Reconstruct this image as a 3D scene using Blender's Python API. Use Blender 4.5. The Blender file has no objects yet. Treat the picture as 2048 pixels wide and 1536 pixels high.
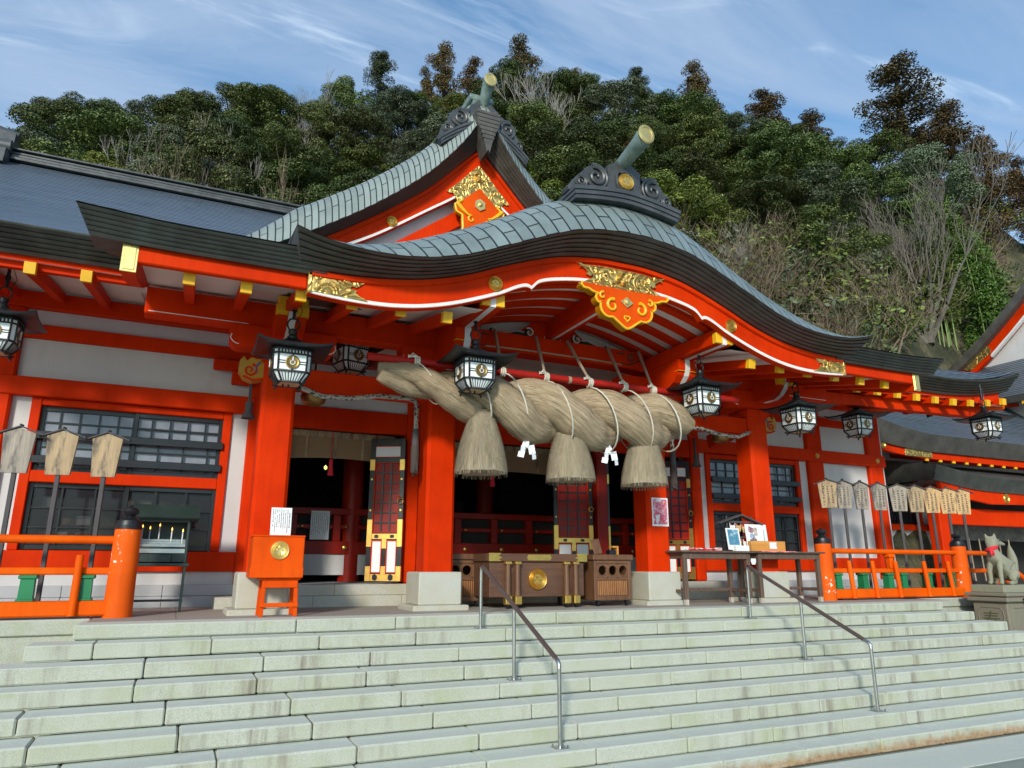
import bpy, math, random
from mathutils import Vector, Matrix, noise
R_ = math.radians
sc = bpy.context.scene
COL = sc.collection
random.seed(7)

# ---------------------------------------------------------------- camera, sky, sun
cd = bpy.data.cameras.new("camera"); cam = bpy.data.objects.new("camera", cd); COL.objects.link(cam)
CAM = Vector((-5.478, -9.044, 0.612))
_yaw, _pit, _rol = R_(24.735), R_(14.4226), R_(0.13)
_fw = Vector((math.sin(_yaw)*math.cos(_pit), math.cos(_yaw)*math.cos(_pit), math.sin(_pit)))
_r = Vector((math.cos(_yaw), -math.sin(_yaw), 0)); _u = _r.cross(_fw)
_R = _r*math.cos(_rol)+_u*math.sin(_rol); _U = -_r*math.sin(_rol)+_u*math.cos(_rol)
cam.matrix_world = Matrix(((_R.x,_U.x,-_fw.x,CAM.x),(_R.y,_U.y,-_fw.y,CAM.y),(_R.z,_U.z,-_fw.z,CAM.z),(0,0,0,1)))
cd.sensor_width = 36; cd.lens = 1417.4/2048*36; cd.clip_start = .05; cd.clip_end = 2000
sc.camera = cam
SUN_AZ, SUN_EL = 34.0, 23.0      # light travels to +x,+y : from the left front
w = bpy.data.worlds.new("World"); sc.world = w; w.use_nodes = True
nt = w.node_tree; nt.nodes.clear()
def WN(t, **k):
    n = nt.nodes.new(t)
    for a, b in k.items(): setattr(n, a, b)
    return n
def WL(a, b): nt.links.new(a, b)
out = WN('ShaderNodeOutputWorld'); bg = WN('ShaderNodeBackground'); bg.inputs['Strength'].default_value = 0.15
sky = WN('ShaderNodeTexSky', sky_type='NISHITA'); sky.sun_disc = False
sky.sun_elevation = R_(SUN_EL); sky.sun_rotation = R_(180+SUN_AZ)
sky.air_density = 1.0; sky.dust_density = 1.0; sky.ozone_density = 1.5
tc = WN('ShaderNodeTexCoord'); sep = WN('ShaderNodeSeparateXYZ'); WL(tc.outputs['Generated'], sep.inputs[0])
mx = WN('ShaderNodeMath', operation='MAXIMUM'); WL(sep.outputs['Z'], mx.inputs[0]); mx.inputs[1].default_value = .06
dx = WN('ShaderNodeMath', operation='DIVIDE'); WL(sep.outputs['X'], dx.inputs[0]); WL(mx.outputs[0], dx.inputs[1])
dy = WN('ShaderNodeMath', operation='DIVIDE'); WL(sep.outputs['Y'], dy.inputs[0]); WL(mx.outputs[0], dy.inputs[1])
cmb = WN('ShaderNodeCombineXYZ'); WL(dx.outputs[0], cmb.inputs[0]); WL(dy.outputs[0], cmb.inputs[1])
def cloud(rotz, scl, nscale, lo, hi, det=6, dist=.8):
    mp = WN('ShaderNodeMapping'); mp.inputs['Rotation'].default_value = (0, 0, R_(rotz)); mp.inputs['Scale'].default_value = scl
    WL(cmb.outputs[0], mp.inputs[0])
    n = WN('ShaderNodeTexNoise'); n.inputs['Scale'].default_value = nscale; n.inputs['Detail'].default_value = det
    n.inputs['Roughness'].default_value = .62; n.inputs['Distortion'].default_value = dist; WL(mp.outputs[0], n.inputs['Vector'])
    r = WN('ShaderNodeMapRange'); r.inputs[1].default_value = lo; r.inputs[2].default_value = hi; r.interpolation_type = 'SMOOTHSTEP'
    WL(n.outputs['Fac'], r.inputs[0]); return r
tint = WN('ShaderNodeMix', data_type='RGBA', blend_type='MULTIPLY'); tint.inputs[0].default_value = 1
WL(sky.outputs[0], tint.inputs[6]); tint.inputs[7].default_value = (.74, 1.08, 1.20, 1)
c1 = cloud(24, (.45, 1.5, 1), 1.5, .30, .66)        # broad lavender veils
c2 = cloud(14, (.5, 2.6, 1), 1.9, .53, .80, 8, 1.2) # thin bright streaks
m1 = WN('ShaderNodeMix', data_type='RGBA'); WL(tint.outputs[2], m1.inputs[6]); m1.inputs[7].default_value = (2.3, 3.05, 4.2, 1)
f1 = WN('ShaderNodeMath', operation='MULTIPLY'); WL(c1.outputs[0], f1.inputs[0]); f1.inputs[1].default_value = .80; WL(f1.outputs[0], m1.inputs[0])
m2 = WN('ShaderNodeMix', data_type='RGBA'); WL(m1.outputs[2], m2.inputs[6]); m2.inputs[7].default_value = (4.3, 5.2, 6.2, 1)
f2 = WN('ShaderNodeMath', operation='MULTIPLY'); WL(c2.outputs[0], f2.inputs[0]); f2.inputs[1].default_value = .75; WL(f2.outputs[0], m2.inputs[0])
WL(m2.outputs[2], bg.inputs[0]); WL(bg.outputs[0], out.inputs[0])
sl = bpy.data.lights.new("sun", 'SUN'); so = bpy.data.objects.new("sun", sl); COL.objects.link(so)
sl.energy = 2.7; sl.angle = R_(7.0); sl.color = (1, .93, .82)
_d = Vector((math.sin(R_(SUN_AZ))*math.cos(R_(SUN_EL)), math.cos(R_(SUN_AZ))*math.cos(R_(SUN_EL)), -math.sin(R_(SUN_EL))))
so.rotation_euler = _d.to_track_quat('-Z', 'Y').to_euler()
sc.view_settings.view_transform = 'Standard'; sc.view_settings.look = 'None'
sc.view_settings.exposure = 0.34; sc.view_settings.gamma = 1; sc.view_settings.use_curve_mapping = False
try:
    sc.cycles.use_denoising = True; sc.cycles.max_bounces = 6; sc.cycles.diffuse_bounces = 4
    sc.cycles.transparent_max_bounces = 6; sc.cycles.sample_clamp_indirect = 6
except Exception: pass

# ---------------------------------------------------------------- materials
class MT:
    def __init__(s, name, rough=.5, metal=0, spec=.5):
        s.m = bpy.data.materials.new(name); s.m.use_nodes = True; s.t = s.m.node_tree
        s.b = s.t.nodes['Principled BSDF']; s.b.inputs['Roughness'].default_value = rough
        s.b.inputs['Metallic'].default_value = metal; s.b.inputs['Specular IOR Level'].default_value = spec
    def n(s, t, **k):
        x = s.t.nodes.new(t)
        for a, b in k.items(): setattr(x, a, b)
        return x
    def l(s, a, b): s.t.links.new(a, b)
    def co(s, kind='Object', scale=(1, 1, 1), rot=(0, 0, 0)):
        c = s.n('ShaderNodeTexCoord'); m = s.n('ShaderNodeMapping'); m.inputs['Scale'].default_value = scale; m.inputs['Rotation'].default_value = rot
        s.l(c.outputs[kind], m.inputs[0]); return m.outputs[0]
    def noise(s, vec, scale, det=5, rough=.6, dist=0):
        x = s.n('ShaderNodeTexNoise'); x.inputs['Scale'].default_value = scale; x.inputs['Detail'].default_value = det
        x.inputs['Roughness'].default_value = rough; x.inputs['Distortion'].default_value = dist; s.l(vec, x.inputs['Vector']); return x.outputs['Fac']
    def rng(s, v, a, b, c=0, d=1, smooth=False):
        x = s.n('ShaderNodeMapRange'); s.l(v, x.inputs[0])
        for i, k in enumerate((a, b, c, d)): x.inputs[1+i].default_value = k
        if smooth: x.interpolation_type = 'SMOOTHSTEP'
        return x.outputs[0]
    def mix(s, f, a, b, mode='MIX'):
        x = s.n('ShaderNodeMix', data_type='RGBA', blend_type=mode)
        for i, v in ((0, f), (6, a), (7, b)):
            if isinstance(v, (int, float)): x.inputs[i].default_value = v
            elif isinstance(v, tuple): x.inputs[i].default_value = v if len(v) == 4 else v+(1,)
            else: s.l(v, x.inputs[i])
        return x.outputs[2]
    def math(s, op, a, b=0.0):
        x = s.n('ShaderNodeMath', operation=op)
        for i, v in ((0, a), (1, b)):
            if isinstance(v, (int, float)): x.inputs[i].default_value = v
            else: s.l(v, x.inputs[i])
        return x.outputs[0]
    def ramp(s, v, stops):
        x = s.n('ShaderNodeValToRGB'); e = x.color_ramp.elements
        while len(e) < len(stops): e.new(.5)
        for q, (p, c) in zip(e, stops): q.position = p; q.color = c if len(c) == 4 else c+(1,)
        s.l(v, x.inputs[0]); return x.outputs[0]
    def color(s, c):
        if isinstance(c, tuple): s.b.inputs['Base Color'].default_value = c if len(c) == 4 else c+(1,)
        else: s.l(c, s.b.inputs['Base Color'])
    def rough(s, v): s.l(v, s.b.inputs['Roughness'])
    def bump(s, h, st=.3, dist=.02):
        x = s.n('ShaderNodeBump'); x.inputs['Strength'].default_value = st; x.inputs['Distance'].default_value = dist
        s.l(h, x.inputs['Height']); s.l(x.outputs[0], s.b.inputs['Normal'])
def plain(name, c, rough=.5, metal=0, var=.18, vs=2.5, bs=60, bst=.08, spec=.5, dirt=None):
    m = MT(name, rough, metal, spec); v = m.co('Object')
    n = m.noise(v, vs); lo = tuple(x*(1-var) for x in c); hi = tuple(min(1, x*(1+var)) for x in c)
    col = m.ramp(n, [(.3, lo), (.7, hi)])
    if dirt:
        d = m.rng(m.noise(m.co('Object', (3, 3, .6)), 1.6, 7, .7), .52, .75, 0, dirt[1]); col = m.mix(d, col, dirt[0])
    m.color(col)
    b = m.noise(v, bs, 4); m.bump(b, bst, .01)
    m.rough(m.rng(n, .2, .8, max(0, rough-.08), min(1, rough+.1)))
    return m.m
def speckle(name, c1, c2, c3, rough=.75, streak=None, rust=None, zdirt=None):
    """granite: grains, blotches, vertical run-off stains"""
    m = MT(name, rough); v = m.co('Object')
    g = m.noise(v, 130, 3, .8); b = m.noise(v, 1.7, 6, .65)
    col = m.ramp(g, [(.32, tuple(x*.62 for x in c1)), (.47, c1), (.68, c2)])
    col = m.mix(m.rng(b, .42, .72, 0, .75), col, m.mix(m.rng(g, .3, .7), tuple(x*.8 for x in c3), c3))
    if streak:
        s1 = m.noise(m.co('Object', (5.5, 5.5, .55)), 1.0, 6, .7); s2 = m.noise(m.co('Object', (.5, .5, .5)), 1.0, 3)
        f = m.math('MULTIPLY', m.rng(s1, .50, .68, 0, 1), m.rng(s2, .42, .62, 0, .8))
        col = m.mix(f, col, streak)
        s3 = m.noise(m.co('Object', (2.2, 2.2, .25), (0, 0, .3)), 1.0, 5, .6)
        col = m.mix(m.rng(s3, .65, .73, 0, .6), col, tuple(x*.6 for x in streak))
        mo = m.noise(v, 2.6, 7, .7); col = m.mix(m.rng(mo, .54, .74, 0, .55), col, (.30, .36, .17))
    if rust:
        zc = m.n('ShaderNodeSeparateXYZ'); m.l(m.co('Object'), zc.inputs[0])
        e = m.noise(m.co('Object', (7, 7, 2)), 1.0, 6, .7); low = m.noise(m.co('Object', (.4, .4, .4)), 1, 2)
        h = m.math('ADD', zc.outputs[2], m.math('MULTIPLY', m.math('SUBTRACT', e, .5), .16))
        f = m.math('MULTIPLY', m.rng(h, rust[1], rust[2], 1, 0), m.rng(zc.outputs[0], rust[3], rust[3]+3, 0, .82)); mt_ = m.noise(m.co('Object', (9, 9, 14)), 1, 5, .7); f = m.math('MULTIPLY', f, m.rng(mt_, .3, .6, .45, 1)); col = m.mix(f, col, m.mix(m.rng(mt_, .4, .7), rust[0], (.17, .085, .03)))
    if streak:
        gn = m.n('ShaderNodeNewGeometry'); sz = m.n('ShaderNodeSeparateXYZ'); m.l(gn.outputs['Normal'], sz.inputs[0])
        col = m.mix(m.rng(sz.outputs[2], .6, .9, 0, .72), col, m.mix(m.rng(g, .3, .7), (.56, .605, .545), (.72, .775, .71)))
    m.color(col); m.bump(m.math('ADD', m.noise(v, 90, 4, .8), m.math('MULTIPLY', b, .5)), .35, .012)
    return m.m
def wood(name, c, c2, axis=2, rough=.6, sc_=1.0, faded=None):
    m = MT(name, rough); s = [22*sc_]*3; s[axis] = 1.3*sc_
    v = m.co('Object', tuple(s)); n = m.noise(v, 1.0, 7, .7, .6); big = m.noise(m.co('Object'), 2.2, 4)
    col = m.ramp(n, [(.28, c2), (.5, c), (.75, tuple(min(1, x*1.35) for x in c))])
    col = m.mix(m.rng(big, .35, .7, 0, .5), col, c2)
    if faded: col = m.mix(m.rng(m.noise(m.co('Object', (9, 9, 2)), 1, 6, .7), .48, .62, 0, .8), col, faded)
    m.color(col); m.bump(n, .3, .008); return m.m
M = {}
def paint(name, c, rough, sun_fade=.0, chips=False, spec=.4):
    m = MT(name, rough, 0, spec); v = m.co('Object'); n = m.noise(v, 1.3, 5); f = m.noise(m.co('Object', (14, 14, 1.1)), 1, 5)
    col = m.ramp(n, [(.28, tuple(x*.78 for x in c)), (.5, c), (.75, (c[0]*1.08, c[1]*1.35, c[2]*1.5))])
    col = m.mix(m.rng(f, .45, .8, 0, .30), col, tuple(x*.55 for x in c))
    if chips:
        k = m.noise(v, 11, 6, .62); k2 = m.noise(v, 1.4, 2)
        fl = m.math('MULTIPLY', m.rng(k, .625, .64), m.rng(k2, .50, .54)); col = m.mix(fl, col, (.72, .70, .66))
    m.color(col); m.rough(m.rng(n, .2, .8, rough-.06, rough+.12)); m.bump(m.math('ADD', f, m.math('MULTIPLY', m.noise(v, 35), .6)), .05, .01)
    return m.m
M['red'] = paint('vermilion_lacquer', (.60, .029, .001), .5, spec=.06)
M['lattred'] = paint('lattice_red', (.30, .012, .006), .4, spec=.3)
M['dred'] = paint('deep_red_and_shaded_post_lacquer', (.28, .012, .004), .4, spec=.25)
M['orange'] = paint('orange_fence_and_lit_rafter_paint', (.74, .095, .002), .5, spec=.08)
M['orangechip'] = paint('peeling_orange_paint', (.76, .105, .008), .42, chips=True, spec=.08)
M['boxorange'] = paint('orange_box_paint', (.68, .070, .002), .5, spec=.08)
M['poler'] = paint('red_pole_paint', (.36, .013, .008), .4, spec=.2)
M['yellow'] = plain('yellow_paint', (.78, .43, .008), .45, var=.1)
M['trimwhite'] = plain('white_trim_paint', (.74, .72, .69), .5, var=.06)
M['plaster'] = plain('white_plaster', (.56, .55, .55), .85, var=.05, vs=1.2, bs=180, bst=.05, dirt=((.45, .42, .38), .35))
M['soffit'] = plain('cream_soffit_board', (.70, .66, .60), .7, var=.06, bs=60)
M['black'] = plain('black_lacquer', (.010, .010, .013), .3, var=.3)
M['iron'] = plain('black_lantern_iron', (.016, .017, .020), .38, metal=.3, var=.4, bs=90, bst=.15)
M['dgreenm'] = plain('dark_green_metal', (.018, .035, .030), .42, var=.3)
M['green'] = plain('green_strut_paint', (.006, .17, .060), .5, var=.2)
M['steel'] = plain('stainless_steel', (.50, .49, .47), .28, metal=1, var=.12, bs=120)
M['railcover'] = plain('brown_rail_sleeve', (.085, .062, .060), .35, var=.15)
M['paper'] = plain('white_paper', (.74, .76, .77), .8, var=.04)
M['shide'] = plain('white_folded_paper', (.80, .82, .86), .8, var=.03)
M['ink'] = plain('black_ink', (.05, .05, .06), .8)
M['cord'] = plain('pale_hemp_cord', (.60, .56, .47), .9, var=.15, bs=140, bst=.4)
M['cordgrey'] = plain('worn_hemp_rope', (.33, .26, .19), .9, var=.2, bs=140, bst=.4)
M['wood'] = wood('donation_box_wood', (.115, .052, .027), (.055, .024, .013), 0, .5)
M['woodv'] = wood('cabinet_wood', (.155, .070, .032), (.075, .033, .016), 2, .5)
M['slat'] = wood('cabinet_slat_wood', (.30, .125, .040), (.11, .045, .018), 2, .5)
M['table'] = wood('weathered_table_wood', (.125, .078, .055), (.06, .037, .027), 2, .7)
M['tip'] = wood('bare_leg_tip', (.45, .40, .34), (.3, .26, .22), 2, .8)
M['honey'] = wood('honey_wood', (.58, .27, .055), (.45, .19, .035), 0, .5, .5)
M['boardgrey'] = wood('weathered_board_wood', (.36, .31, .25), (.17, .145, .125), 2, .8, .8, (.07, .065, .065))
M['boardtan'] = wood('tan_board_wood', (.42, .30, .17), (.25, .18, .11), 2, .75, .8, (.07, .06, .055))
M['boardnew'] = wood('new_board_wood', (.55, .35, .16), (.42, .26, .11), 2, .7, .8, (.10, .07, .05))
M['post'] = wood('grey_stake_wood', (.075, .068, .070), (.04, .036, .04), 2, .8)
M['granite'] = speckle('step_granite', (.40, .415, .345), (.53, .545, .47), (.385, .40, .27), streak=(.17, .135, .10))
M['granitelow'] = speckle('bottom_step_granite', (.40, .415, .345), (.53, .545, .47), (.385, .40, .27), streak=(.17, .135, .10), rust=((.36, .155, .035), .055, .125, -4.0))
M['plinth'] = speckle('plinth_granite', (.44, .44, .39), (.60, .60, .54), (.46, .41, .26))
M['base'] = speckle('grey_base_granite', (.40, .41, .43), (.50, .51, .52), (.40, .40, .40))
M['floor'] = speckle('porch_floor_stone', (.33, .30, .26), (.42, .39, .34), (.36, .33, .28))
M['fox'] = speckle('fox_stone', (.24, .24, .17), (.33, .32, .235), (.28, .275, .20))
M['pedestal'] = speckle('pedestal_stone', (.19, .165, .125), (.28, .25, .195), (.22, .22, .14))
M['bib'] = plain('red_cloth', (.62, .02, .035), .8, var=.15)
M['glass'] = None
def gold(name, c, rough, carve=0):
    m = MT(name, rough, .92); v = m.co('Object')
    n = m.noise(v, 5, 4)
    if carve:
        c1_ = m.noise(v, carve, 1, .4, .8); wv = m.math('SINE', m.math('MULTIPLY', c1_, 46.0)); h = m.rng(wv, -.9, .9)
        col = m.ramp(h, [(.0, tuple(x*.5 for x in c)), (.25, tuple(x*.85 for x in c)), (.8, c)])
        m.color(col); m.bump(h, .6, .02)
    else:
        m.color(m.ramp(n, [(.3, tuple(x*.75 for x in c)), (.7, c)])); m.bump(m.noise(v, 60), .12, .01)
    return m.m
M['gold'] = gold('gold_leaf', (.80, .50, .13), .34)
M['goldcarve'] = gold('carved_gilt_plate', (.80, .54, .17), .42, 3.2)
M['goldpale'] = gold('pale_gilt', (.86, .66, .26), .42)
M['bronze'] = gold('old_bronze', (.34, .22, .075), .42)
# copper roofs : UV = metres
def roof(name, cols, row, brick, skew, rough, metal, line=(.03, .035, .03), bst=.5, mort=.018):
    m = MT(name, rough, metal); c = m.n('ShaderNodeTexCoord'); s = m.n('ShaderNodeSeparateXYZ'); m.l(c.outputs['UV'], s.inputs[0])
    uu = m.math('ADD', s.outputs[0], m.math('MULTIPLY', s.outputs[1], skew))
    cb = m.n('ShaderNodeCombineXYZ'); m.l(s.outputs[1], cb.inputs[0]); m.l(uu, cb.inputs[1])
    br = m.n('ShaderNodeTexBrick'); br.offset = .5; br.inputs['Scale'].default_value = 1; br.inputs['Mortar Size'].default_value = mort*.5
    br.inputs['Mortar Smooth'].default_value = .3; br.inputs['Brick Width'].default_value = brick; br.inputs['Row Height'].default_value = row
    br.inputs['Color1'].default_value = (0, 0, 0, 1); br.inputs['Color2'].default_value = (1, 1, 1, 1); br.inputs['Mortar'].default_value = (.5, .5, .5, 1)
    m.l(cb.outputs[0], br.inputs['Vector'])
    v = m.co('Object'); n = m.noise(v, 1.6, 6, .65); n2 = m.noise(m.co('Object', (5, 5, 1)), 1.5, 6, .7)
    col = m.ramp(n, [(.3, cols[0]), (.52, cols[1]), (.72, cols[2])])
    col = m.mix(m.rng(n2, .5, .75, 0, .55), col, cols[3])
    col = m.mix(.22, col, m.mix(br.outputs['Color'], tuple(x*.55 for x in cols[1]), tuple(min(1, x*1.45) for x in cols[1])))
    col = m.mix(br.outputs['Fac'], col, line); m.color(col)
    fr = m.math('FRACT', m.math('DIVIDE', uu, row))
    m.bump(m.math('ADD', m.math('MULTIPLY', fr, 1.0), m.math('MULTIPLY', m.noise(v, 30), .15)), bst, .02)
    m.rough(m.rng(n, .3, .7, rough-.08, rough+.12)); return m.m
M['tile'] = roof('patina_copper_tiles', ((.19, .235, .22), (.255, .315, .305), (.17, .20, .19), (.24, .235, .19)), .19, .55, .25, .40, .35, (.025, .03, .028), .5, .03)
M['tile2'] = roof('weathered_copper_tiles', ((.24, .28, .25), (.31, .36, .33), (.20, .225, .20), (.27, .26, .21)), .155, .9, .0, .42, .3, (.03, .035, .03), .5, .035)
M['slate'] = roof('blue_grey_copper_shingles', ((.13, .165, .205), (.165, .21, .26), (.135, .165, .205), (.19, .22, .24)), .17, 60.0, 0, .40, .25, (.022, .03, .042), 1.0, .10)
M['band'] = plain('dark_copper_eave', (.062, .064, .056), .5, metal=.15, var=.35, vs=3, bs=14, bst=.15, dirt=((.10, .16, .15), .35))
M['bandbrown'] = plain('brown_copper_eave', (.085, .078, .068), .48, metal=.15, var=.3, vs=3, bs=14, bst=.15)
M['oni'] = plain('ornament_copper', (.075, .08, .083), .42, metal=.35, var=.3, vs=4, bs=25, bst=.15)
M['tube'] = plain('patina_ridge_tube', (.20, .27, .24), .45, metal=.3, var=.35, vs=5, bs=25, bst=.12)
# ---------------------------------------------------------------- mesh helpers
class MB:
    def __init__(s): s.v = []; s.f = []; s.uv = []; s.mi = []; s.m = 0
    def face(s, idx, uv=None): s.f.append(tuple(idx)); s.uv.append(uv); s.mi.append(s.m)
    def add(s, vs): k = len(s.v); s.v += [tuple(p) for p in vs]; return k
    def box(s, c, d, bev=.012, rot=None):
        x, y, z = d[0]/2, d[1]/2, d[2]/2; b = min(bev, x*.45, y*.45, z*.45)
        if b <= 0:
            P = [(i*x, j*y, k*z) for i in (-1, 1) for j in (-1, 1) for k in (-1, 1)]
            F = [(0,1,3,2),(4,6,7,5),(0,4,5,1),(2,3,7,6),(0,2,6,4),(1,5,7,3)]
        else:
            P = []; ix = {}
            for i in (-1, 1):
                for j in (-1, 1):
                    for k in (-1, 1):
                        ix[i,j,k] = len(P); P += [(i*x, j*(y-b), k*(z-b)), (i*(x-b), j*y, k*(z-b)), (i*(x-b), j*(y-b), k*z)]
            F = []
            for a in (-1, 1):
                q = [(-1,-1),(1,-1),(1,1),(-1,1)]
                F.append([ix[a,j,k] for j, k in (q if a > 0 else q[::-1])])
                F.append([ix[k,a,j]+1 for j, k in (q if a > 0 else q[::-1])])
                F.append([ix[j,k,a]+2 for j, k in (q if a > 0 else q[::-1])])
            for j in (-1, 1):
                for k in (-1, 1):
                    o = j*k > 0
                    e = [ix[j,k,-1], ix[j,k,1], ix[j,k,1]+1, ix[j,k,-1]+1]; F.append(e[::-1] if o else e)
                    e = [ix[-1,j,k]+1, ix[1,j,k]+1, ix[1,j,k]+2, ix[-1,j,k]+2]; F.append(e[::-1] if o else e)
                    e = [ix[j,-1,k], ix[j,-1,k]+2, ix[j,1,k]+2, ix[j,1,k]]; F.append(e if not o else e[::-1])
            for i in (-1, 1):
                for j in (-1, 1):
                    for k in (-1, 1):
                        t = ix[i,j,k]; F.append((t, t+1, t+2) if i*j*k > 0 else (t, t+2, t+1))
        c = Vector(c); k0 = s.add([(c+(rot @ Vector(p) if rot else Vector(p))) for p in P])
        for f in F: s.face([k0+i for i in f])
    def b2(s, x0, x1, y0, y1, z0, z1, bev=.012): s.box(((x0+x1)/2, (y0+y1)/2, (z0+z1)/2), (abs(x1-x0), abs(y1-y0), abs(z1-z0)), bev)
    def bar(s, p, q, w, h, bev=.01, up=(0, 0, 1)):
        p, q = Vector(p), Vector(q); d = q-p; L = d.length; d = d/L; up = Vector(up)
        sx = d.cross(up); sx = sx.normalized() if sx.length > 1e-4 else Vector((1, 0, 0)); u = sx.cross(d)
        s.box((p+q)/2, (w, L, h), bev, Matrix((sx, d, u)).transposed())
    def prism(s, poly, a, b, ax='y', org=(0, 0, 0), rot=None):
        """extrude polygon; ax y: poly=(x,z); ax x: poly=(y,z); ax z: poly=(x,y)"""
        n = len(poly); f = {'y': lambda p, t: (p[0], t, p[1]), 'x': lambda p, t: (t, p[0], p[1]), 'z': lambda p, t: (p[0], p[1], t)}[ax]
        o = Vector(org); P = [f(p, a) for p in poly]+[f(p, b) for p in poly]
        k = s.add([o+(rot @ Vector(p) if rot else Vector(p)) for p in P])
        s.face([k+i for i in range(n)]); s.face([k+n+i for i in range(n-1, -1, -1)])
        for i in range(n): j = (i+1) % n; s.face((k+j, k+i, k+n+i, k+n+j))
    def tube(s, pts, r, n=10, caps=True, sq=1.0, uvs=None):
        pts = [Vector(p) for p in pts]; N = len(pts); rr = r if isinstance(r, (list, tuple)) else [r]*N
        up = None; k0 = len(s.v); L = 0
        for i, p in enumerate(pts):
            t = (pts[min(i+1, N-1)]-pts[max(i-1, 0)])
            t = t.normalized() if t.length > 1e-9 else Vector((0, 0, 1))
            if up is None: up = Vector((0, 0, 1)) if abs(t.z) < .9 else Vector((0, 1, 0))
            a = t.cross(up); a = a.normalized() if a.length > 1e-5 else Vector((1, 0, 0)); b = a.cross(t); up = b
            for q in range(n):
                an = 2*math.pi*q/n; s.v.append(tuple(p+a*math.cos(an)*rr[i]+b*math.sin(an)*rr[i]*sq))
        acc = [0]
        for i in range(1, N): acc.append(acc[-1]+(pts[i]-pts[i-1]).length)
        for i in range(N-1):
            for q in range(n):
                j = (q+1) % n; uv = None
                if uvs: uv = ((acc[i], q/n), (acc[i], (q+1)/n), (acc[i+1], (q+1)/n), (acc[i+1], q/n))
                s.face((k0+i*n+q, k0+i*n+j, k0+(i+1)*n+j, k0+(i+1)*n+q), uv)
        if caps:
            s.face([k0+q for q in range(n-1, -1, -1)]); s.face([k0+(N-1)*n+q for q in range(n)])
    def lathe(s, prof, c, n=24, ax='z', uvs=False):
        c = Vector(c); k0 = len(s.v); N = len(prof)
        for r, h in prof:
            for q in range(n):
                a = 2*math.pi*q/n; p = (r*math.cos(a), r*math.sin(a), h)
                if ax == 'y': p = (p[0], h, p[1])
                if ax == 'x': p = (h, p[0], p[1])
                s.v.append(tuple(c+Vector(p)))
        for i in range(N-1):
            for q in range(n):
                j = (q+1) % n; uv = None
                if uvs: uv = ((prof[i][1], q/n), (prof[i][1], (q+1)/n), (prof[i+1][1], (q+1)/n), (prof[i+1][1], q/n))
                s.face((k0+i*n+q, k0+i*n+j, k0+(i+1)*n+j, k0+(i+1)*n+q), uv)
        s.face([k0+q for q in range(n-1, -1, -1)]); s.face([k0+(N-1)*n+q for q in range(n)])
    def grid(s, rows, uv=None, flip=False):
        n = len(rows[0]); k0 = s.add([p for r in rows for p in r])
        for i in range(len(rows)-1):
            for j in range(n-1):
                q = [(i, j), (i, j+1), (i+1, j+1), (i+1, j)]
                if flip: q = q[::-1]
                s.face([k0+a*n+b for a, b in q], [uv[a][b] for a, b in q] if uv else None)
    def build(s, name, mat, parent=None, smooth=None, loc=None):
        me = bpy.data.meshes.new(name); o = bpy.data.objects.new(name, me); COL.objects.link(o)
        org = Vector(loc) if loc is not None else Vector((0, 0, 0))
        if parent is not None:
            q = parent; org = Vector((0, 0, 0))
            while q is not None: org += q.location; q = q.parent
        me.from_pydata([tuple(Vector(p)-org) for p in s.v], [], s.f)
        if any(u for u in s.uv):
            L = me.uv_layers.new(name='UVMap'); i = 0; d = L.data
            for f, u in zip(s.f, s.uv):
                for k in range(len(f)):
                    d[i].uv = u[k] if u else (0, 0); i += 1
        for m in (mat if isinstance(mat, (list, tuple)) else [mat]): me.materials.append(m)
        if any(s.mi): me.polygons.foreach_set('material_index', s.mi)
        if smooth:
            me.polygons.foreach_set('use_smooth', [True]*len(s.f))
            if smooth < 180: me.set_sharp_from_angle(angle=R_(smooth))
        me.update()
        if parent is not None: o.parent = parent
        elif loc is not None: o.location = loc
        return o
def islands(mb):
    n = len(mb.v); p = list(range(n))
    def fd(i):
        while p[i] != i: p[i] = p[p[i]]; i = p[i]
        return i
    for f in mb.f:
        r = fd(f[0])
        for i in f[1:]: p[fd(i)] = r
    G_ = {}
    for f, u in zip(mb.f, mb.uv): G_.setdefault(fd(f[0]), []).append((f, u))
    out = []
    for fs in G_.values():
        m = MB(); ix = {}
        for f, u in fs:
            for i in f:
                if i not in ix: ix[i] = len(m.v); m.v.append(mb.v[i])
            m.face([ix[i] for i in f], u)
        out.append(m)
    return out
def thing(name, label, cat, loc=(0, 0, 0), group=None):
    o = bpy.data.objects.new(name, None); COL.objects.link(o); o.location = loc; o['label'] = label; o['category'] = cat
    if group: o['group'] = group
    return o
def tag(o, label, cat, group=None):
    o['label'] = label; o['category'] = cat
    if group: o['group'] = group
    return o
def struct(o): o['kind'] = 'structure'; return o
def copy_tree(o, parent=None):
    c = o.copy(); COL.objects.link(c); c.parent = parent
    for ch in [x for x in bpy.data.objects if x.parent is o]: copy_tree(ch, c)
    return c
def lerp(T, x):
    x = abs(x)
    if x <= T[0][0]: return T[0][1]
    for (a, b), (c, d) in zip(T, T[1:]):
        if x <= c: return b+(d-b)*(x-a)/(c-a)
    return T[-1][1]
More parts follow.
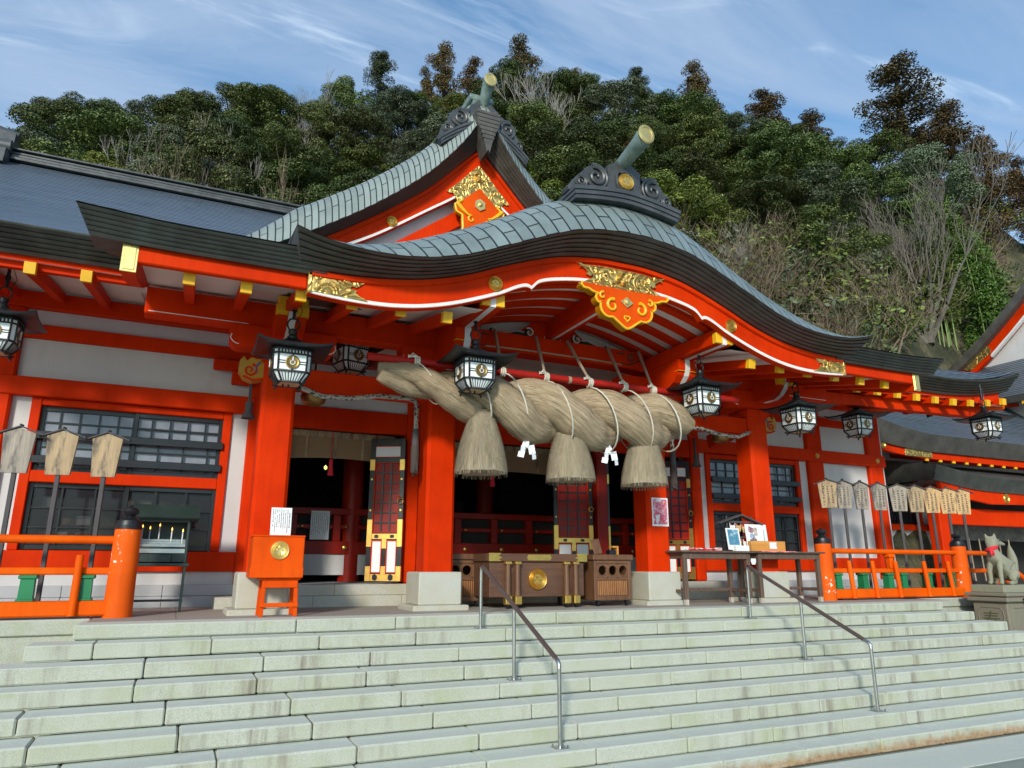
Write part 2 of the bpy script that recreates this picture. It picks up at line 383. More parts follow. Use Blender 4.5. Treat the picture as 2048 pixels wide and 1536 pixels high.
def smoothed(T):
    """Catmull-Rom resample of a (x,z) table on |x|"""
    P = [(-T[1][0], T[1][1])]+list(T)+[(2*T[-1][0]-T[-2][0], 2*T[-1][1]-T[-2][1])]
    def f(x):
        x = abs(x)
        for i in range(1, len(P)-2):
            if x <= P[i+1][0] or i == len(P)-3:
                x0, x1 = P[i][0], P[i+1][0]; t = (x-x0)/(x1-x0); h = x1-x0
                m0 = (P[i+1][1]-P[i-1][1])/(P[i+1][0]-P[i-1][0])*h; m1 = (P[i+2][1]-P[i][1])/(P[i+2][0]-P[i][0])*h
                t2, t3 = t*t, t*t*t
                return (2*t3-3*t2+1)*P[i][1]+(t3-2*t2+t)*m0+(-2*t3+3*t2)*P[i+1][1]+(t3-t2)*m1
    return f
def frange(a, b, n): return [a+(b-a)*i/n for i in range(n+1)]
def spiral(mb, c, r0, turns, w, y, depth, sgn=1, start=0, ax='y', n=40, rr=.12):
    """raised scroll in the xz plane (or yz for ax x)"""
    pts = []; rad = []
    for i in range(n+1):
        t = i/n; r = r0*(1-t)+r0*rr*t; a = start+sgn*turns*2*math.pi*t
        p = (c[0]+r*math.cos(a), y, c[1]+r*math.sin(a)) if ax == 'y' else (y, c[0]+r*math.cos(a), c[1]+r*math.sin(a))
        pts.append(p); rad.append(w*(1-.45*t))
    mb.tube(pts, rad, 6)
def crest(name_parent, c, r, ax='y', depth=.03, mat='gold', sgn=-1):
    """round crest: concentric rings and four lozenges"""
    mb = MB(); prof = []
    for k, q in enumerate((1, .97, .9, .86, .8, .76, .70, .66, .6, .56, .5)):
        prof.append((r*q, sgn*(depth*(1 if k % 2 else .72))))
    prof = [(r*1.0, 0)]+prof+[(.001, sgn*depth*.75)]
    mb.lathe(prof, c, 36, ax)
    e = r*.17
    for dx_, dz_ in ((0, .22), (.22, 0), (0, -.22), (-.22, 0)):
        for s_, dd in ((1.0, .5), (.45, .9)):
            P = [(e*s_, 0), (0, e*s_), (-e*s_, 0), (0, -e*s_)]
            if ax == 'y': mb.prism([(c[0]+dx_*r*1.25+a, c[2]+dz_*r*1.25+b) for a, b in P], c[1]+sgn*depth*.7, c[1]+sgn*depth*(1.1+.3*dd))
            else: mb.prism([(c[1]+dx_*r*1.25+a, c[2]+dz_*r*1.25+b) for a, b in P], c[0]+sgn*depth*.7, c[0]+sgn*depth*(1.1+.3*dd), 'x')
    return mb.build('crest', M[mat], name_parent, 40)

# ---------------------------------------------------------------- ground, steps, porch floor
G = -1.44
mb = MB(); mb.grid([[(-400, -300, G-.004), (400, -300, G-.004)], [(-400, 500, G-.004), (400, 500, G-.004)]])
mg = MT('plaza_paving', .7); v = mg.co('Object'); br = mg.n('ShaderNodeTexBrick'); br.inputs['Scale'].default_value = 1; br.inputs['Brick Width'].default_value = .9; br.inputs['Row Height'].default_value = .45; br.inputs['Mortar Size'].default_value = .006
br.inputs['Color1'].default_value = (.26, .30, .26, 1); br.inputs['Color2'].default_value = (.30, .335, .29, 1); br.inputs['Mortar'].default_value = (.16, .17, .15, 1); mg.l(v, br.inputs['Vector'])
mg.color(mg.mix(mg.rng(mg.noise(v, .9, 6), .35, .7, 0, .4), br.outputs['Color'], (.22, .27, .24))); mg.bump(mg.noise(v, 80), .2, .01)
struct(mb.build('ground', mg.m))
mb = MB()
for i in range(-16, 26): mb.b2(i*1.25+.005, (i+1)*1.25-.005, -3.55, -2.84, G-.03, G+.004, .006)
struct(mb.build('pavement', M['granite']))
mb = MB()
mb.b2(-6.36, 7.38, .03, 1.5, -1.5, -.012, .0)
mb.b2(-40, 40, 1.02, 14, -1.52, -.014, .0)
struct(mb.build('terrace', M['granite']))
mb = MB(); k = 0
for x in frange(-6.3, 7.3, 15):
    mb.b2(x+.003, x+13.6/15-.003, .425, 3.2, -.02, 0, .002)
struct(mb.build('porch_floor', M['floor']))
mb = MB()
x = -30.38
while x < 32:
    if x+1.0 < -6.3 or x > 7.3: mb.b2(x+.003, x+1.0, .98, 1.75, -.17, .0, .012)
    x += 1.003
struct(mb.build('terrace_edge', M['granite']))
stair = thing('stone_staircase', 'wide flight of nine pale stained granite steps in front of the shrine', 'staircase', (.5, -1.4, G))
rs = random.Random(3)
J1 = [-6.37, -4.1, -2.9, -1.73, -.63, .47, 1.57, 2.65, 3.75, 4.9, 6.05, 7.40]
for k in range(9):
    y1 = -.35*k; zt = -.16*k; mb = MB()
    xl = -6.37-.36*k if k else -6.37; xr = 7.40+(.33*k)
    xr = min(xr, 7.4+.33*k); e = [xl]; x = xl+ (1.35 if k % 2 == 0 else .62)+rs.uniform(-.1, .1)
    if k == 0: e = J1[:]
    else:
        while x < xr-.35: e.append(x); x += rs.uniform(1.06, 1.2)
        e.append(xr)
    for a, b in zip(e, e[1:]):
        dz = rs.uniform(-.004, .004); dy_ = rs.uniform(-.006, .006); g = rs.uniform(.002, .006)
        mb.b2(a+g, b-g, y1-.012+dy_, y1+.42, zt-.148, zt+dz*.5, rs.uniform(.010, .018))
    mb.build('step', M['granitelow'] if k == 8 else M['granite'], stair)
    if k < 8:   # dark core behind the joints
        pass
mb = MB(); mb.prism([(.9, -.20)]+[(-.35*k+.06, -.16*(k+1)-.05) for k in range(0, 7)]+[(-2.3, G), (1.2, G), (1.2, -.20)], -6.3, 7.3, 'x')
mb.build('core', M['base'], stair)
# ---------------------------------------------------------------- shrine hall
HALL = thing('shrine_hall', 'vermilion shrine hall with curved copper roofs, gilded gables and white plaster walls', 'shrine', (0, 2.4, 0))
KT = smoothed([(0,5.18),(.45,5.15),(.95,5.055),(1.37,4.90),(1.8,4.71),(2.12,4.57),(2.48,4.41),(2.9,4.28),(3.2,4.22),(3.5,4.19),(3.8,4.19),(4.1,4.21),(4.4,4.27),(4.63,4.34)])
KB = smoothed([(0,4.93),(.42,4.92),(1.0,4.83),(1.4,4.71),(1.9,4.52),(2.4,4.31),(2.97,4.14),(3.57,4.045),(4.1,4.015),(4.5,4.02)])
kw = smoothed([(0,4.55),(.4,4.54),(.76,4.51),(1.1,4.45),(1.28,4.40),(1.36,4.36),(1.41,4.31),(1.455,4.262),(1.50,4.285),(1.58,4.275),(1.7,4.225),(1.9,4.12),(2.28,3.965),(2.64,3.84),(3.0,3.75),(3.35,3.70),(3.65,3.685),(4.0,3.69),(4.4,3.72)])
CT = smoothed([(0,10.66),(.2,10.5),(.42,10.12),(.83,9.54),(1.44,8.83),(2.5,7.9),(3.47,7.2),(4.29,6.68),(4.92,6.40),(5.6,6.22)])
CB = smoothed([(0,10.12),(.14,9.98),(.5,9.58),(1.2,8.83),(2.08,8.1),(2.9,7.5),(3.49,7.1),(4.1,6.74),(4.8,6.4),(5.4,6.15)])
CW = smoothed([(0,9.2),(.3,8.98),(.56,8.72),(1.15,8.28),(2.24,7.48),(2.96,7.04),(3.8,6.6),(5.0,6.1)])
def LAY(n):
    """layers of a copper eave: each lap stands out, with a dark groove above it"""
    L = []
    for i in range(n): L += [((i+.02)/n, -.004), ((i+.80)/n, -.026), ((i+.81)/n, .022), ((i+.99)/n, .022)]
    return L
def band(xs, T, B, yT, yB, n=6, xT=1.0):
    mb = MB(); rows = []
    for e, o in LAY(n): rows.append([(x*(1+(xT-1)*e), yB+(yT-yB)*e+o*.9, B(x)+(T(x)-B(x))*e+o*.25) for x in xs])
    rows.append([(x*xT, yT+.004, T(x)) for x in xs])
    mb.grid(rows, None, True); return mb
ROLL = [(0, 0), (.05, .13), (.12, .28), (.22, .45), (.36, .60), (.52, .70), (.75, .77), (1.1, .83), (1.7, .88), (2.6, .93), (4.2, 1.0), (6.4, 1.06)]
def rollsurf(xs, T, yT, prof, rs_, xT=1.0, ybk=99):
    mb = MB(); rows = []; uv = []; L = [0]
    for a, b in zip(prof, prof[1:]): L.append(L[-1]+math.hypot(b[0]-a[0], b[1]-a[1]))
    s = [0]
    for a, b in zip(xs, xs[1:]): s.append(s[-1]+math.hypot(b-a, T(b)-T(a)))
    for (d, h), l in zip(prof, L):
        rows.append([(x*xT, yT+min(d, ybk), T(x)+h*rs_(x)) for x in xs]); uv.append([(q, l) for q in s])
    mb.grid(rows, uv, True); return mb
def part(mb, name, mat, parent=HALL, smooth=None): return mb.build(name, M[mat] if isinstance(mat, str) else mat, parent, smooth)
def each(mb, name, mat, parent=HALL, smooth=None):
    for m in islands(mb): part(m, name, mat, parent, smooth)
# karahafu (undulating gable)
xs = frange(-4.5, 4.5, 96)
krs = smoothed([(0, 1.0), (.8, 1.0), (1.4, .95), (1.87, .87), (2.6, .78), (3.0, .68), (3.5, .5), (4.0, .28), (4.63, .06)])
kxT = 4.63/4.5
def KTs(x): return KT(x*kxT)
kroof = part(rollsurf(xs, KTs, -1.42, ROLL, lambda x: krs(x*kxT), kxT), 'undulating_roof', 'tile', smooth=60)
part(band(xs, KTs, KB, -1.42, -1.0, 6, kxT), 'eave_edge', 'band', kroof, 30)
mb = MB(); mb.grid([[(x, -.995, KB(x)) for x in xs], [(x, .6, KB(x)+.12) for x in xs]], None, False)
for s_ in (-1, 1):   # end faces of the edge
    P = [(-1.0, KB(4.5)), (-1.42, KTs(4.5)), (-.2, KTs(4.5)+.18), (-.2, KB(4.5))]
    k = mb.add([(s_*4.5*(kxT if i in (1, 2) else 1), y, z) for i, (y, z) in enumerate(P)]); mb.face([k, k+1, k+2, k+3] if s_ > 0 else [k+3, k+2, k+1, k])
part(mb, 'eave_underside', 'bandbrown', kroof)
mb = MB(); xf = frange(-4.4, 4.4, 260)
P = [(x, KB(x)-.004) for x in xf]+[(x, kw(x)) for x in reversed(xf)]
mb.grid([[(x, -.945, KB(x)-.004) for x in xf], [(x, -.945, kw(x)) for x in xf]]); mb.grid([[(x, -.83, KB(x)-.004) for x in xf], [(x, -.83, kw(x)) for x in xf]], None, True)
mb.grid([[(x, -.945, kw(x)) for x in xf], [(x, -.83, kw(x)) for x in xf]])
for s_ in (-1, 1):
    k = mb.add([(s_*4.4, -.945, KB(4.4)), (s_*4.4, -.945, kw(4.4)), (s_*4.4, -.83, kw(4.4)), (s_*4.4, -.83, KB(4.4))]); mb.face([k, k+1, k+2, k+3])
fas = part(mb, 'gable_board', 'red', smooth=40)
mb = MB()
mb.grid([[(x, -.985, KB(x)-.012) for x in xf], [(x, -.985, KB(x)-.075) for x in xf], [(x, -.952, KB(x)-.09) for x in xf]])
part(mb, 'moulding', 'red', fas, 40)
mb = MB()
for a, b in ((-4.4, 4.4),):
    xw = frange(a, b, 260); mb.grid([[(x, -.953, kw(x)+.052) for x in xw], [(x, -.953, kw(x)+.012) for x in xw], [(x, -.947, kw(x)+.006) for x in xw]])
    mb.grid([[(x, -.945, kw(x)+.058) for x in xw], [(x, -.953, kw(x)+.052) for x in xw]])
part(mb, 'white_edge_line', 'trimwhite', fas, 40)
# gilt plates on the gable board
def plate_poly(L, H):
    return [(0, 0), (L, 0), (L*.93, H*.12), (L*.86, H*.16), (L*.78, H*.32), (L*.80, H*.42), (L*.73, H*.47), (L*.70, H*.42), (L*.69, H*.56), (L*.73, H*.62), (L*.78, H*.56), (L*.84, H*.66), (L*.90, H*.80), (L*1.02, H), (0, H)]
for s_ in (-1, 1):
    mb = MB(); pl = plate_poly(.70, .27)
    def mp(p): x = -4.385+p[0]; return (s_*x*-1 if s_ > 0 else x, kw(x)+.035+p[1])
    mb.prism([mp(p) for p in (pl if s_ < 0 else pl[::-1])], -.966, -.95)
    mb.b2(s_*4.405, s_*4.36, -.985, -.80, kw(4.4)+.005, kw(4.4)+.33, .008)
    for q, (u, v_, r_) in enumerate(((.27, .13, .085), (.12, .08, .05), (.44, .10, .05), (.10, .19, .045), (.42, .20, .04))):
        c = mp((u, v_)); spiral(mb, (c[0], c[1]), r_, 1.6, .010, -.97, 0, -s_ if q % 2 else s_, .6, n=22)
    for (u0, v0), (u1, v1), (u2, v2) in (((.05,.03),(.3,.0),(.60,.04)), ((.05,.24),(.35,.25),(.64,.25))):
        mb.tube([(mp((u0,v0))[0], -.968, mp((u0,v0))[1]), (mp((u1,v1+.015))[0], -.968, mp((u1,v1+.015))[1]), (mp((u2,v2))[0], -.968, mp((u2,v2))[1])], .007, 5)
    part(mb, 'gilt_corner_plate', 'goldcarve', fas, 40)
    crest(fas, (s_*2.0, -.945, 4.25), .105, 'y', .03)
# central gilt plate and pendant (gegyo)
def sym_poly(P): return P+[(-x, z) for x, z in reversed(P)]
top = [(x, KB(x)-.125) for x in frange(-.76, .76, 12)]
R1 = [(.76, 4.80), (.66, 4.74), (.57, 4.68), (.60, 4.64), (.53, 4.62), (.50, 4.655), (.49, 4.60), (.55, 4.575), (.60, 4.545), (.68, 4.50), (.74, 4.475)]
R2 = [(.5, 4.50), (.3, 4.505), (.16, 4.49), (.08, 4.465), (0, 4.43)]
half = [(0, KB(0)-.125), (.2, KB(.2)-.125), (.4, KB(.4)-.125), (.6, KB(.6)-.125)]+R1+R2
mb = MB(); poly = half+[(-x, z) for x, z in reversed(half[1:-1])]; mb.prism(poly, -.985, -.955)
for s_ in (-1, 1):
    for q, (u, z, r_) in enumerate(((.30, 4.64, .095), (.17, 4.74, .05), (.42, 4.70, .06), (.46, 4.54, .05), (.16, 4.535, .045), (.58, 4.755, .03))):
        spiral(mb, (s_*u, z), r_, 1.7, .011, -.99, 0, s_ if q % 2 else -s_, 1.0, n=24)
mb.tube([(x, -.987, KB(x)-.14) for x in frange(-.72, .72, 10)], .009, 5)
part(mb, 'gilt_centre_plate', 'goldcarve', fas, 40)
crest(fas, (0, -.985, 4.655), .105, 'y', .025, 'goldcarve')
def arc(cx, cz, r, a0, a1, n=8): return [(cx+r*math.cos(R_(a0+(a1-a0)*i/n)), cz+r*math.sin(R_(a0+(a1-a0)*i/n))) for i in range(n+1)]
GO = [(0, 4.46), (.72, 4.475), (.735, 4.43), (.70, 4.395), (.62, 4.39), (.56, 4.36), (.50, 4.345), (.46, 4.35)]
GO += arc(.43, 4.28, .075, 30, -100, 7)+arc(.29, 4.16, .145, 25, -110, 10)+[(.20, 4.00), (.13, 3.95), (.06, 3.90), (0, 3.875)]
def pendant(y, sc_=1.0, cz=0, dz=0, scz=1.0):
    f = lambda P: [(x*sc_, cz+(z-4.4)*scz+dz) for x, z in P]
    g = thing_part = MB(); full = f(GO)+[(-x, z) for x, z in reversed(f(GO)[1:-1])]
    g.prism(full, y, y+.14); pen = part(g, 'gable_pendant', 'boxorange', HALL)
    o = MB()
    for s_ in (-1, 1):
        e = [(s_*x, z) for x, z in f(GO)[1:]]
        o.tube([(x, y-.004, z) for x, z in e], .018*sc_, 6)
        k = o.add([(x, y+.002, z) for x, z in e]+[(x, y+.14, z) for x, z in e]); n = len(e)
        for i in range(n-1): o.face([k+i, k+n+i, k+n+i+1, k+i+1] if s_ > 0 else [k+i+1, k+n+i+1, k+n+i, k+i])
        spiral(o, (s_*.24*sc_, cz+(4.19-4.4)*scz+dz), .10*sc_, .95, .026*sc_, y-.012, 0, -s_, 1.57+.3*s_, n=26, rr=.35)
        spiral(o, (s_*.40*sc_, cz+(4.315-4.4)*scz+dz), .055*sc_, .8, .02*sc_, y-.012, 0, -s_, 1.57+.2*s_, n=20, rr=.35)
    hz = cz+(4.03-4.4)*scz+dz; t = [i/24*2*math.pi for i in range(25)]
    o.tube([(.0030*16*math.sin(a)**3*sc_, y-.008, hz+.0030*(13*math.cos(a)-5*math.cos(2*a)-2*math.cos(3*a)-math.cos(4*a))*sc_) for a in t], .011*sc_, 6)
    part(o, 'yellow_outline', 'yellow', pen, 50); return pen
pen = pendant(-1.06, 1.0, 4.4)
mb = MB(); mb.prism([(0, 4.35), (.105, 4.27), (0, 4.19), (-.105, 4.27)], -1.085, -1.06); mb.lathe([(.045, 0), (.04, -.02), (.015, -.028), (.001, -.03)], (0, -1.085, 4.27), 10, 'y')
part(mb, 'gilt_lozenge', 'goldpale', pen)
# ridge-end ornament (oni-ita)
def ornament(c, k=1.0, drop=.10, parent=HALL, ax=None):
    X, Y, Z = c; root = bpy.data.objects.new('ridge_ornament', None); COL.objects.link(root); root.parent = parent; root.location = Vector(c)-parent.location
    dz = lambda x: -drop*abs(x)**1.6
    W = lambda P: [(X+x*k, Z+(z+dz(x))*k) for x, z in P]
    mb = MB()
    for i, (w_, a, b) in enumerate(((.95, .05, .11), (.965, .115, .18), (.98, .185, .25))):
        xx = frange(-w_, w_, 24)
        mb.prism(W([(x, b) for x in xx]+[(x, a) for x in reversed(xx)])[::-1], Y-.02*i*k-.06, Y+.55*k)
    part(mb, 'base_courses', 'oni', root)
    mb = MB(); blk = [(-.34, .25), (.34, .25), (.30, .52), (.31, .70), (.14, .80), (.05, .88), (0, .84), (-.05, .88), (-.14, .80), (-.31, .70), (-.30, .52)]
    hole = [(.14, .33), (.155, .40), (.15, .56), (.12, .61), (.06, .60), (0, .63), (-.06, .60), (-.12, .61), (-.15, .56), (-.155, .40), (-.14, .33), (0, .29)]
    mb.prism(W(blk), Y+.02, Y+.26*k)
    P = W(hole); P.append(P[0]); mb.tube([(x, Y+.0, z) for x, z in P], .016*k, 6)
    part(mb, 'centre_block', 'oni', root)
    mb = MB(); mb.prism(W(hole), Y+.012, Y+.03); part(mb, 'dark_recess', 'black', root)
    for s_ in (-1, 1):
        mb = MB()
        for (u, z, r_, w_) in ((.53, .47, .21, .055), (.80, .37, .105, .032)):
            p = W([(s_*u, z)])[0]
            mb.lathe([(r_*k, .2*k), (r_*k, .03), (r_*k*.93, 0), (.001, .01)], (p[0], Y+.02, p[1]), 24, 'y')
            spiral(mb, p, r_*.80*k, 1.35, w_*k*.62, Y+.005, 0, s_, 1.2 if s_ > 0 else 1.9, n=34, rr=.16)
            spiral(mb, p, r_*.98*k, .72, w_*k*.5, Y+.01, 0, s_, 1.2 if s_ > 0 else 1.9, n=22, rr=.9)
        tail = [(.72, .26), (1.0, .25), (1.02, .30), (.97, .36), (.90, .40), (.84, .50), (.74, .58), (.60, .68), (.42, .70), (.34, .64)]
        mb.prism(W([(s_*x, z) for x, z in (tail if s_ > 0 else tail[::-1])]), Y+.05, Y+.25*k)
        part(mb, 'scroll_wing', 'oni', root, 45)
    return root
on = ornament((0, -1.16, 5.72), .94, .13)
crest(on, (0, -1.15, 6.135), .13, 'y', .05, 'goldpale')
def ridge_tube(c, pts, r, parent):
    mb = MB(); n = len(pts); mb.tube([(c[0], c[1]+a, c[2]+b) for a, b in pts], [r*(.72+.40*i/(n-1)) for i in range(n)], 18)
    t = part(mb, 'ridge_tube', 'tube', parent, 40)
    d = Vector((0, -1, .10)).normalized(); e = Vector((c[0], c[1]+pts[-1][0], c[2]+pts[-1][1]))
    sx = Vector((1, 0, 0)); up = sx.cross(d); R = Matrix((sx, d, up)).transposed(); mb = MB(); rr = r*1.13
    k0 = MB(); k0.lathe([(rr, 0), (rr*1.03, .012), (rr*.95, .03), (rr*.72, .034), (rr*.66, .022), (.001, .022)], (0, 0, 0), 28, 'y')
    mb.v = [tuple(e+R @ Vector((p[0], p[1]+.05, p[2]*1.2))) for p in k0.v]; mb.f = k0.f; mb.uv = k0.uv; mb.mi = k0.mi
    part(mb, 'gilt_end_cap', 'goldpale', t, 35)
ridge_tube((0, -.95, 6.50), [(.35, -.10), (.1, -.05), (-.15, -.02), (-.40, .02), (-.62, .07), (-.72, .10)], .115, on)
mb = MB(); mb.tube([(0, -.85, 6.44), (0, .2, 6.42), (0, 2, 6.45), (0, 4.6, 6.6)], .13, 12); mb.b2(-.2, .2, -.7, 4.6, 5.9, 6.36, .02)
part(mb, 'ridge_cover', 'tube', HALL, 40)
# chidori gable
xs = frange(-5.55, 5.55, 110)
crs = lambda x: 1.0 if abs(x) < 4 else max(.3, 1-(abs(x)-4)*.45)
CR = [(0, 0), (.05, .16), (.13, .36), (.25, .56), (.4, .74), (.6, .88), (.85, .95), (1.3, .98), (2.2, .98), (4.8, .98)]
def CTs(x): return CT(x)
croof = part(rollsurf(xs, CTs, 4.25, CR, crs), 'upper_gable_roof', 'tile2', smooth=50)
part(band(xs, CTs, CB, 4.25, 4.65, 6), 'eave_edge', 'bandbrown', croof, 30)
mb = MB(); mb.prism([(-.30, 10.78), (.30, 10.78), (.27, 10.45), (.17, 10.25), (.10, 10.0), (.035, 9.72), (0, 9.80), (-.035, 9.72), (-.10, 10.0), (-.17, 10.25), (-.27, 10.45)][::-1], 4.16, 4.6)
for i in range(7): mb.b2(-.29+.03*max(0, i-1), .29-.03*max(0, i-1), 4.145, 4.2, 10.70-i*.105, 10.755-i*.105, .004)
part(mb, 'peak_plate', 'bandbrown', croof)
mb = MB(); mb.grid([[(x, 4.66, CB(x)-.004) for x in xs], [(x, 5.1, CB(x)+.02) for x in xs]]); part(mb, 'eave_underside', 'bandbrown', croof)
mb = MB(); xf = frange(-4.9, 4.9, 90)
mb.grid([[(x, 4.74, CB(x)-.005) for x in xf], [(x, 4.74, CW(x)) for x in xf], [(x, 4.9, CW(x)) for x in xf]])
mb.grid([[(x, 4.70, CB(x)-.01) for x in xf], [(x, 4.70, CB(x)-.12) for x in xf], [(x, 4.735, CB(x)-.14) for x in xf]])
cfas = part(mb, 'upper_gable_board', 'red', smooth=40)
mb = MB(); mb.grid([[(x, 4.731, CW(x)+.075) for x in xf], [(x, 4.731, CW(x)+.012) for x in xf]]); part(mb, 'white_edge_line', 'trimwhite', cfas)
mb = MB(); H_ = [(0, 9.68), (.25, 9.42), (.50, 9.12), (.78, 8.84), (.70, 8.82), (.62, 8.83), (.60, 8.78), (.55, 8.80), (.57, 8.74), (.53, 8.66), (.54, 8.60), (.46, 8.62), (.2, 8.87), (0, 9.06)]
mb.prism(H_+[(-x, z) for x, z in reversed(H_[1:-1])], 4.70, 4.73)
for s_ in (-1, 1):
    for q, (u, z, r_) in enumerate(((.36, 9.03, .12), (.14, 9.16, .07), (.56, 8.88, .07), (.48, 8.73, .06), (.22, 9.33, .06))): spiral(mb, (s_*u, z), r_, 1.6, .014, 4.697, 0, s_ if q % 2 else -s_, .8, n=22)
part(mb, 'gilt_peak_plate', 'goldcarve', cfas, 40)
crest(cfas, (0, 4.70, 9.36), .13, 'y', .03, 'goldcarve')
for s_ in (-1, 1): crest(cfas, (s_*2.0, 4.735, 7.82), .12, 'y', .03)
mb = MB(); mb.prism([(-5.3, 6.0), (5.3, 6.0), (4.5, 6.5), (3.5, 7.0), (2.3, 7.8), (1.2, 8.7), (0, 9.6), (-1.2, 8.7), (-2.3, 7.8), (-3.5, 7.0), (-4.5, 6.5)], 5.05, 5.2); part(mb, 'upper_gable_wall', 'plaster')
for s_ in (-1, 1):
    mb = MB(); mb.bar((s_*3.1, 4.98, 6.3), (s_*.2, 4.98, 8.5), .12, .34); part(mb, 'gable_strut', 'red')
mb = MB(); mb.b2(-4.6, 4.6, 4.85, 5.04, 6.25, 6.85); part(mb, 'gable_beam', 'red')
mb = MB(); mb.b2(-.14, .14, 4.9, 5.05, 6.8, 9.2); part(mb, 'gable_post', 'red')
# upper pendant: board with yellow scrolls
P = [(0, 9.06), (.42, 8.66), (.60, 8.52), (.56, 8.36), (.42, 8.30), (.40, 8.0), (.44, 7.72), (.30, 7.74), (.16, 7.60), (0, 7.45)]
mb = MB(); mb.prism(P+[(-x, z) for x, z in reversed(P[1:-1])], 4.64, 4.74); up_ = part(mb, 'gable_pendant', 'boxorange')
mb = MB()
for s_ in (-1, 1):
    e = [(s_*x, z) for x, z in P[1:]]; mb.tube([(x, 4.635, z) for x, z in e], .03, 6)
    k = mb.add([(x, 4.64, z) for x, z in e]+[(x, 4.75, z) for x, z in e]); n = len(e)
    for i in range(n-1): mb.face([k+i, k+n+i, k+n+i+1, k+i+1] if s_ > 0 else [k+i+1, k+n+i+1, k+n+i, k+i])
    mb.tube([(s_*.56, 4.62, 8.56), (s_*.42, 4.62, 8.42), (s_*.30, 4.62, 8.33), (s_*.20, 4.62, 8.31)], [.05, .045, .03, .02], 7)
    spiral(mb, (s_*.20, 8.23), .085, .9, .026, 4.63, 0, -s_, 1.57, n=22, rr=.35); spiral(mb, (s_*.27, 7.86), .06, .8, .024, 4.63, 0, s_, 1.57, n=18, rr=.35)
mb.tube([(0, 4.63, 8.05), (.05, 4.63, 7.88), (0, 4.63, 7.82), (-.05, 4.63, 7.88), (0, 4.63, 8.05)], .018, 6)
part(mb, 'yellow_outline', 'yellow', up_, 50)
mb = MB(); mb.prism([(.14*math.cos(R_(a)), 8.62+.15*math.sin(R_(a))) for a in range(30, 390, 60)], 4.60, 4.64); mb.lathe([(.05, 0), (.05, -.03), (.02, -.05), (.001, -.05)], (0, 4.60, 8.62), 10, 'y'); part(mb, 'gilt_hexagon', 'goldpale', up_)
on2 = ornament((0, 4.42, 10.35), 1.12, .62)
crest(on2, (0, 4.43, 10.88), .15, 'y', .05, 'goldpale')
ridge_tube((0, 4.55, 11.15), [(.3, -.2), (.05, -.05), (-.10, .10), (-.22, .24), (-.34, .36), (-.42, .42)], .135, on2)
mb = MB(); mb.tube([(0, 4.7, 11.1), (0, 9, 11.1)], .15, 12); mb.b2(-.22, .22, 4.6, 9, 10.9, 11.35, .02); mb.b2(-.3, .3, 4.6, 9, 11.35, 11.5, .02); part(mb, 'ridge_cover', 'tube', HALL, 40)
# main roof, both wings
RP = [(.66, 4.66), (1.2, 4.90), (2.2, 5.38), (3.2, 5.90), (4.2, 6.48), (5.2, 7.12), (6.2, 7.80), (7.2, 8.50), (8.5, 9.42)]
EX = 12.1
def wl(y): return EX-(y-.66)*.62 if y < 4.2 else max(9.75, 9.9-(y-4.2)*.03)
def flare(x, y): return .42*max(0, (abs(x)-9.2)/2.9)**2.2*max(0, 1-(y-.66)/3.2)
mb = MB(); rows = []; uv = []; n = 60; L = 0; pv = None
RPd = []
for a, b in zip(RP, RP[1:]): RPd += [(a[0]+(b[0]-a[0])*t/3, a[1]+(b[1]-a[1])*t/3) for t in range(3)]
RPd.append(RP[-1])
for p in RPd:
    if pv: L += math.hypot(p[0]-pv[0], p[1]-pv[1])
    pv = p; W_ = wl(p[0]); rows.append([(-W_+2*W_*i/n, p[0], p[1]+flare(-W_+2*W_*i/n, p[0])) for i in range(n+1)]); uv.append([(L, -W_+2*W_*i/n) for i in range(n+1)])
k2 = [i for i, p in enumerate(RPd) if p[0] >= 2.4][0]
mb.grid(rows[k2:], uv[k2:], True)
mb.grid([r[:16] for r in rows[:k2+1]], [r[:16] for r in uv[:k2+1]], True); mb.grid([r[-16:] for r in rows[:k2+1]], [r[-16:] for r in uv[:k2+1]], True)
for s_ in (-1, 1):   # hipped ends and the far slope
    k = [[(s_*wl(y), y, z+flare(wl(y), y)), (s_*EX, .66+(y-.66)*2.1, 4.66+.42*max(0, 1-(y-.66)/2))] for y, z in RPd if y <= 4.25]
    mb.grid(k, [[(i*.4, 0), (i*.4, 2)] for i in range(len(k))], s_ < 0)
mb.grid([[(-9.75, 8.5, 9.42), (9.75, 8.5, 9.42)], [(-11, 16, 5), (11, 16, 5)]], [[(0, 0), (0, 19)], [(8, 0), (8, 19)]], True)
mroof = part(mb, 'main_roof', 'slate', smooth=60)
for s_ in (-1, 1):
    mb = MB(); xs = [s_*x for x in frange(6.2, EX, 24)]; nL = 6; rows = []
    for e, o in LAY(nL): rows.append([(x*(1+.012*e*(abs(x) > 9)), .92-.28*e+o, 4.36+.28*e+flare(x, .66)*(.75+.25*e)+o*.2) for x in xs])
    rows.append([(x*(1+.012*(abs(x) > 9)), .655, 4.665+flare(x, .66)) for x in xs]); mb.grid(rows, None, s_ > 0)
    mb.grid([[(x, .92, 4.36+flare(x, .66)*.75) for x in xs], [(x, 1.5, 4.50+flare(x, .66)*.5) for x in xs]])
    k = mb.add([(s_*EX, .92, 4.36+flare(EX, .66)*.75), (s_*EX*1.012, .655, 4.665+flare(EX, .66)), (s_*EX, 3, 4.75), (s_*EX, 3, 4.42)]); mb.face([k, k+1, k+2, k+3] if s_ < 0 else [k+3, k+2, k+1, k])
    part(mb, 'eave_edge', 'band', mroof, 30)
mb = MB()
